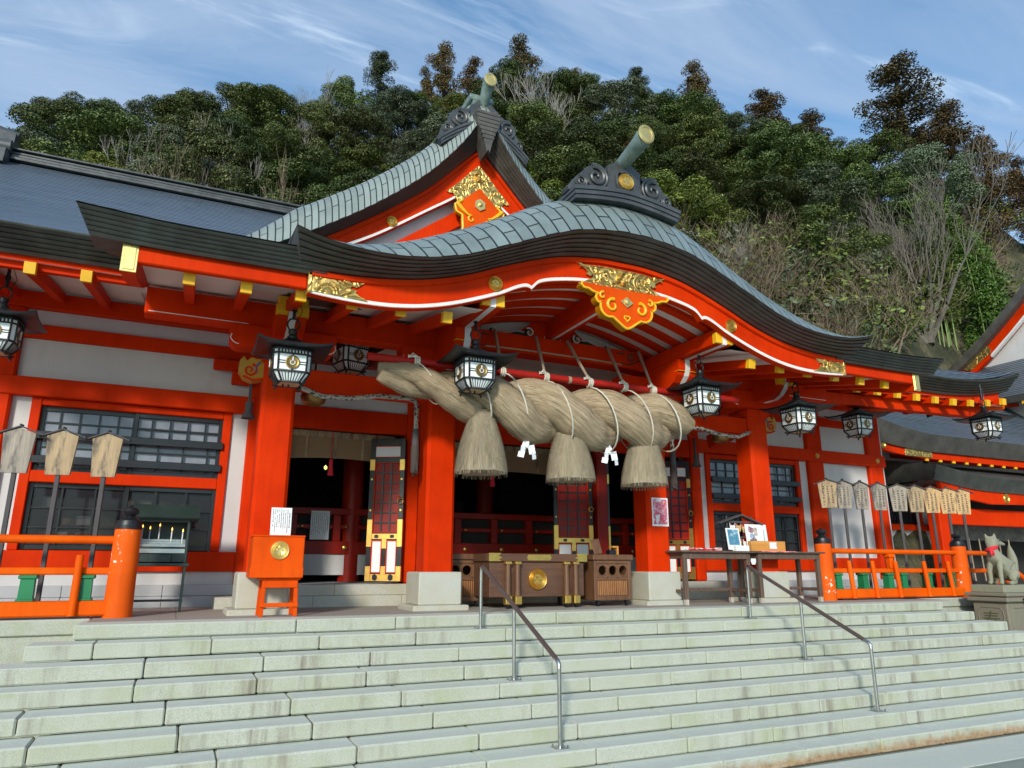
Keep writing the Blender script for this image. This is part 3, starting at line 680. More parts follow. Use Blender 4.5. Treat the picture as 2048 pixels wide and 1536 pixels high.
for x0, x1, z0, z1, d in ((-9.7, 9.7, 9.24, 9.31, .40), (-9.7, 9.7, 9.335, 9.40, .34), (-9.7, 9.7, 9.425, 9.48, .30), (-9.7, 9.7, 9.505, 9.55, .36), (-9.7, 9.7, 9.2, 9.55, .24)): mb.b2(x0, x1, 8.5-d, 8.5+d, z0, z1, .01)
mb.tube([(-9.75, 8.5, 9.62), (9.75, 8.5, 9.62)], .085, 10)
for i in range(-8, 9): mb.b2(i*1.15-.03, i*1.15+.03, 8.40, 8.60, 9.54, 9.73, .01)
part(mb, 'main_ridge', 'oni', mroof, 40)
mb = MB()   # ridge end seen from the side at the far left
for s_ in (-1,):
    mb.prism([(7.7, 8.95), (7.75, 9.3), (8.0, 9.38), (8.05, 9.62), (8.25, 9.7), (8.3, 9.98), (8.7, 9.98), (8.75, 9.7), (8.95, 9.62), (9.0, 9.38), (9.25, 9.3), (9.3, 8.95)][::-1], s_*9.72, s_*10.05, 'x')
    for yy, zz in ((7.95, 9.15), (8.1, 9.5), (9.05, 9.15), (8.9, 9.5)): mb.tube([(s_*9.7, yy, zz), (s_*10.1, yy, zz)], .16, 12)
    mb.tube([(s_*9.7, 8.5, 9.95), (s_*10.2, 8.5, 10.05), (s_*10.7, 8.5, 10.3)], [.13, .15, .17], 12)
part(mb, 'ridge_end_ornament', 'oni', mroof, 40)
mb = MB()
for s_ in (-1, 1): mb.prism([(4.4, 6.3), (12.6, 6.3), (8.5, 9.35)], s_*9.5, s_*9.55, 'x')
part(mb, 'side_gable_wall', 'plaster')
# porch roof (flat side eaves of the porch)
PX = 6.66
def pfl(x): return .07*max(0, (abs(x)-5.6)/1.2)**2
for s_ in (-1, 1):
    xs = frange(4.2, PX, 12); mb = MB(); rows = []; uv = []
    for y, z in ((-1.12, 4.215), (-.6, 4.38), (0, 4.58), (.7, 4.80), (1.6, 5.18), (2.6, 5.66)): rows.append([(s_*x, y, z+pfl(x)) for x in xs]); uv.append([(y*1.1, x) for x in xs])
    mb.grid(rows, uv, s_ > 0); pr = part(mb, 'porch_roof', 'slate', smooth=60)
    mb = MB(); rows = []
    for e, o in LAY(6): rows.append([(s_*(x+(.14*e*(x > PX-.01))), -.96-.15*e+o, 3.955+.255*e+pfl(x)*(.6+.4*e)+o*.2) for x in xs])
    rows.append([(s_*(x+(.14*(x > PX-.01))), -1.125, 4.218+pfl(x)) for x in xs]); mb.grid(rows, None, s_ > 0)
    rows = []
    for e, o in LAY(6): rows.append([(s_*(PX+.14*e-o*.7), y-.15*e*(y < -.9), 3.965+.35*max(0, y+.96)*.8+.265*e+.06+o*.1) for y in (-.96, -.5, 0, .6, 1.4, 2.4)])
    mb.grid(rows, None, s_ < 0)
    mb.grid([[(s_*x, -.955, 3.97+pfl(x)*.6) for x in xs], [(s_*x, -.5, 4.0+pfl(x)*.6) for x in xs]], None, s_ < 0)
    mb.grid([[(s_*(PX-.38), -.955, 3.975), (s_*(PX-.38), 2.4, 4.9)], [(s_*PX, -.955, 4.0), (s_*PX, 2.4, 4.94)]], None, s_ < 0)
    part(mb, 'eave_edge', 'band', pr, 30)
    mb = MB(); mb.b2(s_*4.41, s_*6.32, -.90, -.80, 3.79, 3.985); part(mb, 'eave_board', 'red')
    mb = MB(); pts = [(-.89, 3.78), (-.4, 3.86), (.3, 4.05), (1.1, 4.36), (2.0, 4.75)]
    mb.prism([(y, z-.12) for y, z in pts]+[(y, z+.22) for y, z in reversed(pts)], s_*6.20, s_*6.34, 'x'); br_ = part(mb, 'barge_board', 'red')
    mb = MB(); mb.b2(s_*6.19, s_*6.35, -.905, -.885, 3.665, 3.99, .004); mb.b2(s_*6.215, s_*6.325, -.912, -.9, 3.69, 3.965, .004); part(mb, 'gilt_end_plate', 'goldpale', br_)
    mb = MB(); mb.grid([[(s_*4.45, -.8, 3.93), (s_*6.3, -.8, 3.93)], [(s_*4.45, 1.2, 4.30), (s_*6.4, 1.2, 4.30)], [(s_*4.45, 3.2, 4.76), (s_*6.45, 3.2, 4.76)]], None, s_ < 0); part(mb, 'soffit', 'soffit')
    mb = MB(); mb.grid([[(s_*2.1, -.8, 3.92), (s_*4.45, -.8, 3.92)], [(s_*2.1, 1.2, 4.30), (s_*4.45, 1.2, 4.30)]], None, s_ < 0); part(mb, 'soffit', 'soffit')
    mb = MB(); mb.grid([[(s_*6.35, .9, 4.28), (s_*EX*.98, .9, 4.28)], [(s_*6.35, 3.4, 4.74), (s_*10.8, 3.4, 4.74)]], None, s_ < 0); part(mb, 'soffit', 'soffit')
def rafter(x, y0, z0, y1, z1, w_=.12, h=.14):
    mb = MB(); mb.bar((x, y0, z0), (x, y1, z1), w_, h, .006); r = part(mb, 'rafter', 'red')
    d = (Vector((0, y0, z0))-Vector((0, y1, z1))).normalized(); mb = MB(); mb.bar(Vector((x, y0, z0))+d*.012, Vector((x, y0, z0))-d*.075, w_+.008, h+.008, .003); part(mb, 'end_cap', 'yellow', r)
for s_ in (-1, 1):
    for x in (2.58, 3.2, 3.82, 4.44, 5.06, 5.67): rafter(s_*x, -.74, 3.76, 1.3, 4.18)
    for i in range(9 if s_ > 0 else 10): rafter(s_*(6.88+.605*i), .80, 4.16+flare(6.88+.605*i, .9)*.7, 3.35, 4.62)
    mb = MB(); xx = frange(6.4, EX-.25, 14)
    mb.grid([[(s_*x, .97, 4.385+flare(x, .66)*.75) for x in xx], [(s_*x, .99, 4.205+flare(x, .9)*.7) for x in xx], [(s_*x, 1.08, 4.205+flare(x, .9)*.7) for x in xx]], None, s_ < 0); part(mb, 'eave_board', 'red')
    mb = MB(); mb.bar((s_*12.0, .98, 4.36), (s_*10.2, 3.3, 4.62), .24, .26); part(mb, 'hip_rafter', 'orange' if s_ > 0 else 'red')  # right rafter: sunlight on the red beam is painted in as orange
    if s_ > 0: mb = MB(); mb.bar((s_*6.4, 1.30, 4.02), (s_*11.75, 1.30, 4.16), .22, .24); part(mb, 'eave_purlin', 'red')
# ---------------------------------------------------------------- porch frame
def bev_pillar(x, y, z0, z1, w_, plinth=True):
    c = .045; h = w_/2; mb = MB()
    mb.prism([(x-h+c, y-h), (x+h-c, y-h), (x+h, y-h+c), (x+h, y+h-c), (x+h-c, y+h), (x-h+c, y+h), (x-h, y+h-c), (x-h, y-h+c)], z0, z1, 'z')
    p = part(mb, 'pillar', 'red')
    if plinth:
        mb = MB(); mb.b2(x-.325, x+.325, y-.325, y+.325, .065, z0, .02); mb.b2(x-.42, x+.42, y-.40, y+.40, -.02, .07, .02); part(mb, 'plinth', 'plinth', p)
    return p
for x in (-4.4, -1.97, 1.97, 4.4): bev_pillar(x, 1.325, .53, 3.42, .45)
for s_ in (-1, 1):
    mb = MB(); mb.b2(s_*2.19, s_*4.18, 1.17, 1.44, 3.07, 3.37, .02); part(mb, 'tie_beam', 'red')
    mb = MB(); mb.b2(s_*1.9, s_*6.2, 1.0, 1.28, 3.85, 4.22, .015); q = part(mb, 'purlin', 'red')
    mb = MB(); mb.b2(s_*4.9, s_*6.15, .994, 1.0, 3.875, 3.885, 0); part(mb, 'white_line', 'trimwhite', q)
    for cx in (4.4, 1.97):
        mb = MB(); e = arc(.60, 3.66, .12, -90, 0, 5); P = [(0, 3.54)]+e+[(.72, 3.85), (0, 3.85)]
        P2 = P+[(-x, z) for x, z in reversed(P[1:-1])]; mb.prism([(s_*cx+x, z) for x, z in P2], .96, 1.30); a_ = part(mb, 'bracket_arm', 'red')
        mb = MB(); mb.tube([(s_*cx+x, .957, z) for x, z in [(-.70, 3.70)]+[(-a, b+.025) for a, b in reversed(e[:-1])]], .007, 4); mb.tube([(s_*cx+x, .957, z) for x, z in [(.70, 3.70)]+[(a, b+.025) for a, b in reversed(e[:-1])]], .007, 4); part(mb, 'white_line', 'trimwhite', a_)
        mb = MB(); mb.b2(s_*cx-.27, s_*cx+.27, 1.06, 1.6, 3.40, 3.545, .02); part(mb, 'capital_block', 'red')
        # nose pointing at the viewer
        y0 = .30 if cx > 3 else .10; z0, z1 = (3.66, 4.10) if cx > 3 else (3.56, 3.97)
        Q = [(1.0, z0-.02), (y0+.30, z0-.02), (y0+.16, z0+.04), (y0+.05, z0+.15), (y0, z0+.26), (y0, z1), (1.0, z1)]
        mb = MB(); mb.prism(Q, s_*cx-.19, s_*cx+.19, 'x'); nz = part(mb, 'bracket_nose', 'red')
        mb = MB()
        for t in (-1, 1): mb.b2(s_*cx+t*.055, s_*cx+t*.194, y0-.005, y0+.10, z0+.21, z1-.19 if cx < 3 else z1+.003, .003)
        if cx > 3:
            for t in (-1, 1): mb.b2(s_*cx+t*.055, s_*cx+t*.21, y0-.011, y0+.08, z0+.19, z0+.33, .003)
        each(mb, 'yellow_end', 'yellow', nz)
        mb = MB(); pts = [(y0-.004, z1), (y0-.004, z0+.26), (y0+.046, z0+.146), (y0+.157, z0+.034), (y0+.30, z0-.026), (.9, z0-.026)]
        mb.grid([[(s_*cx-.05, y, z), (s_*cx+.05, y, z)] for y, z in pts]); part(mb, 'white_stripe', 'trimwhite', nz)
    # big side beams of the undulating gable
    X = s_*1.97; mb = MB(); mb.b2(X-.16, X+.16, -.80, 1.5, 3.98, 4.22, .012); sb = part(mb, 'gable_beam', 'red')
    mb = MB(); mb.b2(X-.165, X-.04, -.835, -.74, 3.99, 4.16, .004); mb.b2(X+.04, X+.165, -.835, -.74, 3.99, 4.16, .004); each(mb, 'yellow_end', 'yellow', sb)
    mb = MB(); mb.b2(X-.04, X+.04, -.832, 1.0, 3.972, 4.15, .002); part(mb, 'white_stripe', 'trimwhite', sb)
    # carved beam ends beside the outer pillars
    mb = MB(); x0 = s_*4.62; P = [(0, 3.16), (.14, 3.12), (.26, 3.16), (.33, 3.26), (.33, 3.40), (.28, 3.47), (.24, 3.40), (.18, 3.46), (.10, 3.44), (0, 3.46)]
    mb.prism([(x0+s_*a, b) for a, b in P], 1.20, 1.42); kb = part(mb, 'carved_beam_end', plain('ochre_carving_paint', (.42, .21, .012), .5))
    mb = MB(); spiral(mb, (x0+s_*.19, 3.27), .095, 1.5, .018, 1.195, 0, s_, 1.2, n=24); mb.tube([(x0, 1.195, 3.16), (x0+s_*.15, 1.195, 3.13), (x0+s_*.27, 1.195, 3.18)], .016, 6); part(mb, 'red_scroll', 'red', kb)
    mb = MB(); mb.tube([(x0+s_*.06, 1.19, 3.40), (x0+s_*.12, 1.19, 3.32), (x0+s_*.10, 1.19, 3.24)], .012, 6); part(mb, 'blue_scroll', plain('blue_scroll_paint', (.05, .11, .32), .5), kb)
# ribbed ceiling under the undulating gable
def zc(x): return 4.70-.42*(abs(x)/1.97)**1.8
xx = frange(-1.97, 1.97, 28)
mb = MB(); mb.grid([[(x, -.83, zc(x)+.02) for x in xx], [(x, 1.35, zc(x)+.02) for x in xx]]); part(mb, 'ribbed_ceiling_board', 'soffit')
for i in range(5):
    y = -.62+.41*i; mb = MB(); a = [(x, zc(x)+.03) for x in xx]; b = [(x, zc(x)-.05) for x in reversed(xx)]; n = len(a)
    for yy in (y, y+.15): k = mb.add([(x, yy, z) for x, z in a+b]); [mb.face([k+j, k+j+1, k+2*n-2-j, k+2*n-1-j]) for j in range(n-1)]
    k = mb.add([(x, y, z) for x, z in b]+[(x, y+.15, z) for x, z in b]); [mb.face([k+j, k+j+1, k+n+j+1, k+n+j]) for j in range(n-1)]
    part(mb, 'ceiling_rib', 'red', smooth=30)
mb = MB(); mb.b2(-.12, .12, -.82, 1.3, 4.38, 4.68, .01); rb = part(mb, 'ridge_beam', 'red')
mb = MB(); mb.b2(-.025, .025, -.80, 1.2, 4.372, 4.39, 0); part(mb, 'white_stripe', 'trimwhite', rb)
# rainbow beam with painted scrolls, frog-leg strut
mb = MB(); b = frange(-1.78, 1.78, 20); mb.prism([(x, 4.33) for x in b]+[(x, 4.02-.05*(abs(x)/1.78)**6) for x in reversed(b)], 1.06, 1.36); kr = part(mb, 'rainbow_beam', 'red')
DG = plain('dark_green_paint', (.012, .045, .030), .45); LG = plain('pale_green_line', (.30, .42, .30), .5)
mb = MB(); mb.tube([(x, 1.055, 4.075-.02*(abs(x)/1.3)**4) for x in frange(-1.3, 1.3, 16)], .012, 5); part(mb, 'green_line', LG, kr)
mb = MB()
for s_ in (-1, 1):
    spiral(mb, (s_*1.50, 4.20), .085, 1.6, .014, 1.055, 0, s_, .6, n=26); mb.tube([(s_*1.30, 1.055, 4.08), (s_*1.45, 1.055, 4.075), (s_*1.62, 1.055, 4.14), (s_*1.76, 1.055, 4.22)], .012, 5); mb.tube([(s_*1.20, 1.055, 4.25), (s_*1.32, 1.055, 4.27), (s_*1.38, 1.055, 4.245)], [.004, .018, .003], 5)
each(mb, 'painted_scroll', DG, kr)
mb = MB(); mb.prism([(x, zc(x)+.02) for x in frange(-1.8, 1.8, 12)]+[(1.8, 4.2), (-1.8, 4.2)], 1.37, 1.42); part(mb, 'tympanum', 'soffit')
P = [(0, 4.33), (1.05, 4.33), (.85, 4.37), (.62, 4.45), (.48, 4.56), (.38, 4.64), (.26, 4.70), (.13, 4.70), (0, 4.70)]
mb = MB(); mb.prism(P+[(-x, z) for x, z in reversed(P[1:-1])], 1.20, 1.36); fl = part(mb, 'frog_leg_strut', 'red')
OC = plain('ochre_scroll_paint', (.36, .20, .03), .5); WS = M['trimwhite']
for s_ in (-1, 1):
    for u, z, r_ in ((.46, 4.43, .085), (1.12, 4.385, .052)):
        mb = MB(); mb.lathe([(r_, .05), (r_, -.01), (r_*.8, -.03), (.001, -.035)], (s_*u, 1.18, z), 20, 'y'); f_ = part(mb, 'scroll_boss', DG, fl)
        mb = MB(); spiral(mb, (s_*u, z), r_*.96, 1.25, .016, 1.148, 0, s_, 2.2, n=30); part(mb, 'white_scroll', WS, f_)
        mb = MB(); mb.lathe([(r_*.36, 0), (.001, -.01)], (s_*u, 1.142, z), 10, 'y'); part(mb, 'ochre_eye', OC, f_)
    mb = MB(); mb.tube([(s_*.55, 1.185, 4.39), (s_*.68, 1.185, 4.41), (s_*.82, 1.185, 4.37), (s_*.95, 1.185, 4.345)], [.035, .03, .022, .006], 6); lf = part(mb, 'painted_leaf', DG, fl)
    mb = MB(); mb.tube([(s_*.55, 1.165, 4.43), (s_*.68, 1.165, 4.435), (s_*.82, 1.165, 4.39), (s_*.98, 1.165, 4.35)], .007, 5); part(mb, 'white_edge', WS, lf)
mb = MB()
for i in range(8): mb.tube([(-.155+i*.044, 1.19, 4.35), (-.155+i*.044, 1.19, 4.41+.035*math.sin((i+.5)/8*math.pi))], .006, 5)
part(mb, 'white_comb', WS, fl)
mb = MB(); mb.b2(-1.74, 1.74, 1.17, 1.44, 3.07, 3.37, .02); part(mb, 'tie_beam', 'red')
for x in (-4.4, -1.97, 1.97, 4.4):
    mb = MB(); mb.bar((x, 1.5, 3.30), (x, 2.5, 3.12), .2, .28, .02); part(mb, 'tie_beam', 'red')
mb = MB(); mb.grid([[(-4.5, 1.3, 4.28), (4.5, 1.3, 4.28)], [(-4.5, 2.5, 4.1), (4.5, 2.5, 4.1)]]); part(mb, 'porch_ceiling', 'soffit')
mb = MB(); mb.b2(-4.3, 4.3, 1.9, 2.1, 3.72, 3.92); part(mb, 'ceiling_beam', 'dred')
# ---------------------------------------------------------------- front wall of the porch, doorways, dark interior
Yf = 2.80
mb = MB()
for x in frange(-4.5, 3.42, 6): mb.b2(x+.002, x+1.318, 2.52, 3.3, .165, .33, .008)
for x in frange(-4.9, 3.5, 6): mb.b2(x+.002, x+1.398, 2.49, 3.3, -.02, .163, .008)
part(mb, 'stone_sill', 'plinth')
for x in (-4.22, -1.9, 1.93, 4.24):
    mb = MB(); mb.b2(x-.12, x+.12, Yf, Yf+.3, .33, 4.3, .03); part(mb, 'wall_post', 'dred' if abs(x-1.93) < .1 else 'red')  # right inner post: its shade is put into the colour as deeper red
for a, b in ((-4.1, -2.02), (-1.78, 1.81), (2.05, 4.12)):
    for z0, z1, mt in ((2.83, 3.20, 'red'), (3.20, 3.53, 'plaster'), (3.53, 3.7, 'red'), (3.7, 4.2, 'plaster')):
        mb = MB(); d = 0 if mt == 'red' else .05; mb.b2(a, b, Yf+.04+d, Yf+.2, z0, z1, .012 if mt == 'red' else 0); part(mb, 'lintel' if mt == 'red' else 'wall_panel', mt)
for s_ in (-1, 1):
    mb = MB(); mb.b2(s_*4.25, s_*4.35, 3.05, 3.4, .33, 4.5, 0); part(mb, 'return_wall', 'plaster')
mb = MB(); mb.b2(-4.5, 4.5, 2.9, 9, .2, .325, 0); part(mb, 'inner_floor', 'base')
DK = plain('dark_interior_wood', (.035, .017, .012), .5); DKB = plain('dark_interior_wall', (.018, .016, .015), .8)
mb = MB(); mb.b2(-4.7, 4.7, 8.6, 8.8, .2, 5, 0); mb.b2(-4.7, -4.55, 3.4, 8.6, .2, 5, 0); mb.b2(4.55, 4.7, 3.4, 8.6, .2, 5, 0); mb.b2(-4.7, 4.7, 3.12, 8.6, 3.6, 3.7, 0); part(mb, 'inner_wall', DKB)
for a, b in ((-4.5, -2.2), (2.2, 4.5)):
    mb = MB(); mb.b2(a, b, 4.6, 4.8, .45, .82, 0); part(mb, 'plinth_panel', 'plaster')
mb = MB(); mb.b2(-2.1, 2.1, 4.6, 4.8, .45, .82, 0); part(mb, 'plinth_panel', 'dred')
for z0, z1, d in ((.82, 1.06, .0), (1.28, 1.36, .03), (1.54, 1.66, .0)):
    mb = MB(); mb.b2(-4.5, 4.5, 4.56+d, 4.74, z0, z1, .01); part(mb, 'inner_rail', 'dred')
mb = MB(); mb.b2(-4.5, 4.5, 4.70, 4.72, 1.06, 1.54, 0); part(mb, 'inner_rail_panel', DKB)
for x in frange(-4.4, 4.4, 11):
    mb = MB(); mb.b2(x-.07, x+.07, 4.55, 4.72, 1.06, 1.54, .008); p_ = part(mb, 'inner_rail_post', 'dred')
    mb = MB()
    for z, r_ in ((1.32, .03), (.94, .05)): mb.lathe([(r_, 0), (r_*.8, -.02), (r_*.3, -.03), (.001, -.03)], (x+.16, 4.55, z), 12, 'y')
    each(mb, 'gilt_stud', 'gold', p_)
for x, y in ((-2.5, 4.75), (2.5, 4.75), (-.7, 6.3), (.9, 6.3), (-4.0, 6.0), (3.6, 6.0)):
    mb = MB(); mb.tube([(x, y, .33), (x, y, 3.6)], .2, 18, False); part(mb, 'inner_pillar', 'dred', smooth=40)
mb = MB(); mb.b2(-1.2, 1.2, 7.2, 8.2, .33, 1.3, .02); mb.b2(-1.0, 1.0, 7.6, 8.2, 1.3, 1.7, .02); part(mb, 'inner_altar', DK)
for x in (-.9, -.3, .4, 1.1):
    mb = MB(); mb.tube([(x, 6.9, .33), (x, 6.9, 1.6)], .03, 8); mb.b2(x-.2, x+.2, 6.85, 6.9, 1.5, 2.1, .01); part(mb, 'inner_banner_stand', DK)
# folding door leaves
def door(far, near, z0=.37, z1=2.74):
    f = Vector((far[0], far[1], 0)); n = Vector((near[0], near[1], 0)); d = (n-f); L = d.length; d.normalize(); nn = Vector((-d.y, d.x, 0))
    if nn.x > 0: nn = -nn
    Rm = Matrix((d, nn, Vector((0, 0, 1)))).transposed(); org = f
    def bx(mb, u0, u1, za, zb, t0, t1, bev=.004): mb.box(org+Rm @ Vector(((u0+u1)/2, (t0+t1)/2, (za+zb)/2)), (abs(u1-u0), abs(t1-t0), abs(zb-za)), bev, Rm)
    H = z1-z0; mb = MB()
    s1 = .085
    for a, b in ((0, s1), (L-s1, L)): bx(mb, a, b, z0, z1, -.035, .035)
    for za, zb in ((z0, z0+.13), (z0+.66, z0+.78), (z1-.42, z1-.33), (z1-.13, z1)): bx(mb, s1, L-s1, za, zb, -.033, .033)
    bx(mb, L/2-.04, L/2+.04, z0+.13, z0+.66, -.033, .033)
    D = part(mb, 'door', 'black')
    mb = MB(); bx(mb, s1, L-s1, z0+.78, z1-.42, -.012, .005, 0); part(mb, 'red_backing', 'lattred', D)
    mb = MB()
    for i in range(1, 3): u = s1+(L-2*s1)*i/3; bx(mb, u-.013, u+.013, z0+.78, z1-.42, .006, .026, 0)
    for i in range(1, 7): z = z0+.78+(z1-.42-z0-.78)*i/7; bx(mb, s1, L-s1, z-.011, z+.011, .008, .024, 0)
    part(mb, 'lattice', 'black', D)
    mb = MB()
    for a, b in ((s1, s1+.012), (L-s1-.012, L-s1)): bx(mb, a, b, z0+.78, z1-.42, .006, .038, 0)
    for z in (z0+.78, z1-.432): bx(mb, s1, L-s1, z, z+.012, .006, .037, 0)
    for a, b in ((s1, L/2-.04), (L/2+.04, L-s1)):
        for q in (a, b-.014): bx(mb, q, q+.014, z0+.13, z0+.66, .02, .040, 0)
        for z in (z0+.13, z0+.646): bx(mb, a, b, z, z+.014, .02, .039, 0)
    for z in (z1-.33, z1-.142): bx(mb, s1, L-s1, z, z+.012, .02, .037, 0)
    part(mb, 'red_beading', 'red', D)
    mb = MB()
    for a, b in ((s1, L/2-.04), (L/2+.04, L-s1)): mb = MB(); bx(mb, a, b, z0+.13, z0+.66, -.02, .02, 0); part(mb, 'white_panel', 'paper', D)
    mb = MB(); bx(mb, s1, L-s1, z1-.33, z1-.13, -.02, .02, 0); part(mb, 'white_panel', 'paper', D)
    mb = MB()
    for a, b in ((-.002, s1+.002), (L-s1-.002, L+.002)):
        bx(mb, a, b, z0-.002, z0+.24, -.037, .042); bx(mb, a, b, z0+.55, z0+1.0, -.037, .042); bx(mb, a, b, z1-.55, z1-.36, -.037, .042)
    for za, zb in ((z0, z0+.115), (z0+.675, z0+.765)): bx(mb, s1, L-s1, za, zb, -.036, .040)
    bx(mb, L/2-.042, L/2+.042, z0+.1, z0+.24, -.03, .041); bx(mb, L/2-.042, L/2+.042, z0+.52, z0+.68, -.03, .041)
    each(mb, 'gilt_fitting', 'gold', D)
    mb = MB()
    for u in (L*.28, L*.72):
        for z, a, b in ((z0+.06, .05, .052), (z0+.72, .045, .03)):
            P = [(a*math.cos(R_(t))*(1 if t % 60 else .8), b*math.sin(R_(t))) for t in range(0, 360, 30)]; c = org+Rm @ Vector((u, .045, z))
            k = mb.add([c+Rm @ Vector((p, 0, q)) for p, q in P]+[c+Rm @ Vector((p, -.01, q)) for p, q in P]); mb.face([k+i for i in range(12)]); [mb.face((k+i, k+(i+1) % 12, k+12+(i+1) % 12, k+12+i)) for i in range(12)]
    each(mb, 'black_cutout', 'black', D)
    mb = MB(); c = org+Rm @ Vector((L-s1/2, .05, z0+1.35)); mb.lathe([(.035, -.02), (.028, .0), (.012, .01), (.001, .012)], tuple(c), 12, 'x')
    mb.tube([c+Rm @ Vector((.045*math.cos(t), .02, -.05+.045*math.sin(t))) for t in [i/16*2*math.pi for i in range(17)]], .007, 6)
    for z in (z0+1.15, z1-.7):
        for u in (s1/2, L-s1/2): mb.box(org+Rm @ Vector((u, .04, z)), (.035, .012, .035), .003, Rm @ Matrix.Rotation(R_(45), 3, 'Y'))
    part(mb, 'ring_handle', 'gold', D); return D
door((-2.60, 2.98), (-2.08, 2.68)); door((.95, 3.02), (1.70, 2.84)); door((3.36, 2.96), (4.06, 2.84))
door((-1.62, 3.64), (-1.74, 2.9)); door((-4.0, 3.6), (-4.08, 2.9)); door((2.20, 3.6), (2.10, 2.9))
for x in (-2.02, ):
    mb = MB(); mb.b2(-1.775, -1.70, 2.62, 2.79, .37, 2.75, .01); fp = part(mb, 'folded_door_edge', 'black')
    mb = MB()
    for z in (.62, 1.02, 2.0, 2.45): mb.b2(-1.78, -1.69, 2.61, 2.80, z, z+.17, .004)
    each(mb, 'gilt_hinge', 'gold', fp)
# reed blinds hanging in the doorways
bm_ = MT('reed_blind', .8); v = bm_.co('Object', (1, 1, 90)); bn = bm_.noise(v, 1.0, 2)
wvv = bm_.n('ShaderNodeTexWave'); wvv.bands_direction = 'Z'; wvv.inputs['Scale'].default_value = 16; bm_.l(bm_.co('Object'), wvv.inputs['Vector'])
bm_.color(bm_.mix(wvv.outputs['Fac'], (.17, .105, .055), (.36, .24, .13))); bm_.bump(wvv.outputs['Fac'], .4, .01)
def blind(x0, x1, y, z0, z1, lab):
    t = thing('reed_blind', lab, 'blind', ((x0+x1)/2, y, z1), 'reed blinds in the doorways'); n = 20
    mb = MB(); xs_ = frange(x0, x1, n); mb.grid([[(x, y, z1) for x in xs_], [(x, y+.02, (z0+z1)/2) for x in xs_], [(x, y, z0+.05*math.sin((x-x0)/(x1-x0)*math.pi)) for x in xs_]]); mb.build('reed_mat', bm_.m, t)
    mb = MB(); mb.b2(x0, x1, y-.02, y-.004, z1-.10, z1, 0)
    for q in (.2, .45, .7): mb.b2(x0+(x1-x0)*q-.02, x0+(x1-x0)*q+.02, y-.012, y-.006, z0+.04, z1, 0)
    mb.build('cloth_border', M['boardtan'], t)
    for q in (.42, .82):
        X = x0+(x1-x0)*q; mb = MB(); mb.tube([(X, y-.03, z1), (X, y-.03, z0-.02)], .008, 5); mb.tube([(X, y-.03, z0+.02), (X, y-.03, z0-.08)], [.03, .035], 8); mb.tube([(X, y-.03, z0-.08), (X, y-.03, z0-.25)], [.03, .055], 10); mb.build('tassel', M['bib'], t)
blind(-4.05, -2.15, 3.15, 2.34, 2.84, 'brown rolled reed blind with two red tassels hanging in the left doorway')
blind(-1.7, 1.75, 3.2, 2.3, 2.84, 'wide reed blind in the centre doorway behind the straw tassels')
# ---------------------------------------------------------------- main wall of both wings
YW = 3.30
gl = MT('window_glass', .06, 0, .5); gl.color((.030, .032, .038)); gl.b.inputs['Roughness'].default_value = .06; gl.b.inputs['Specular IOR Level'].default_value = .35; gl.b.inputs['Alpha'].default_value = .5
gw = MT('frosted_window_glass', .12, 0, .6); gv = gw.co('Object'); gw.color(gw.ramp(gw.noise(gv, 2.2, 3), [(.3, (.15, .16, .19)), (.7, (.27, .285, .33))]))
def wbox(name, mt, x0, x1, z0, z1, s_, dy_=0.0, bev=.012, par=HALL, th=.2):
    mb = MB(); mb.b2(s_*x0, s_*x1, YW-dy_, YW+th, z0, z1, bev); return part(mb, name, mt, par)
def window(xa, xb, s_):
    x0, x1 = (xa, xb)
    mb = MB()
    for a, b in ((x0-.13, x0), (x1, x1+.13)): mb.b2(s_*a, s_*b, YW-.05, YW+.15, .82, 3.04, .01)
    mb.b2(s_*x0, s_*x1, YW-.045, YW+.15, 1.79, 1.96, .01); mb.b2(s_*x0, s_*x1, YW-.04, YW+.15, 2.93, 3.035, .01)
    W_ = part(mb, 'window', 'red')
    xs_ = [s_*x0, s_*x1]; xa, xb = min(xs_), max(xs_); xm = (xa+xb)/2
    for (z0, z1, top) in ((1.96, 2.93, 1), (.83, 1.79, 0)):
        mb = MB()
        for a, b in ((xa, xm+.02), (xm-.02, xb)):
            y = YW+.03+(.03 if a == xa else 0)
            for p, q in ((a, a+.06), (b-.06, b)): mb.b2(p, q, y-.02, y+.02, z0, z1, .004)
            mb.b2(a+.06, b-.06, y-.019, y+.019, z0, z0+.07, .004); mb.b2(a+.06, b-.06, y-.019, y+.019, z1-.07, z1, .004)
            if top:
                for i in range(1, 5): u = a+(b-a)*i/5; mb.b2(u-.012, u+.012, y-.012, y+.012, z1-.42, z1-.07, 0)
                for z in (z1-.24, z1-.42): mb.b2(a+.06, b-.06, y-.013, y+.013, z-.012, z+.012, 0)
                for i in range(1, 4): u = a+(b-a)*(i/3.6+.02); mb.b2(u-.012, u+.012, y-.012, y+.012, z0+.05, z1-.42, 0)
                for z in (z0+.2, z0+.36): mb.b2(a+.06, b-.06, y-.013, y+.013, z-.010, z+.010, 0)
            else:
                for i in range(1, 3): u = a+(b-a)*i/3; mb.b2(u-.014, u+.014, y-.012, y+.012, z0+.07, z1-.07, 0)
                for z in (z0+.32, z0+.60): mb.b2(a+.06, b-.06, y-.013, y+.013, z-.009, z+.009, 0)
        part(mb, 'lattice', 'black', W_)
        mb = MB(); mb.b2(xa, xb, YW+.075, YW+.085, z0, z1, 0); part(mb, 'pane', gw.m if top else gl.m, W_)
    mb = MB()
    for z in (2.06, 2.42): mb.b2(xa-.01, xb+.03, YW-.10, YW-.055, z, z+.115, .006)
    part(mb, 'guard_bar', 'black', W_)
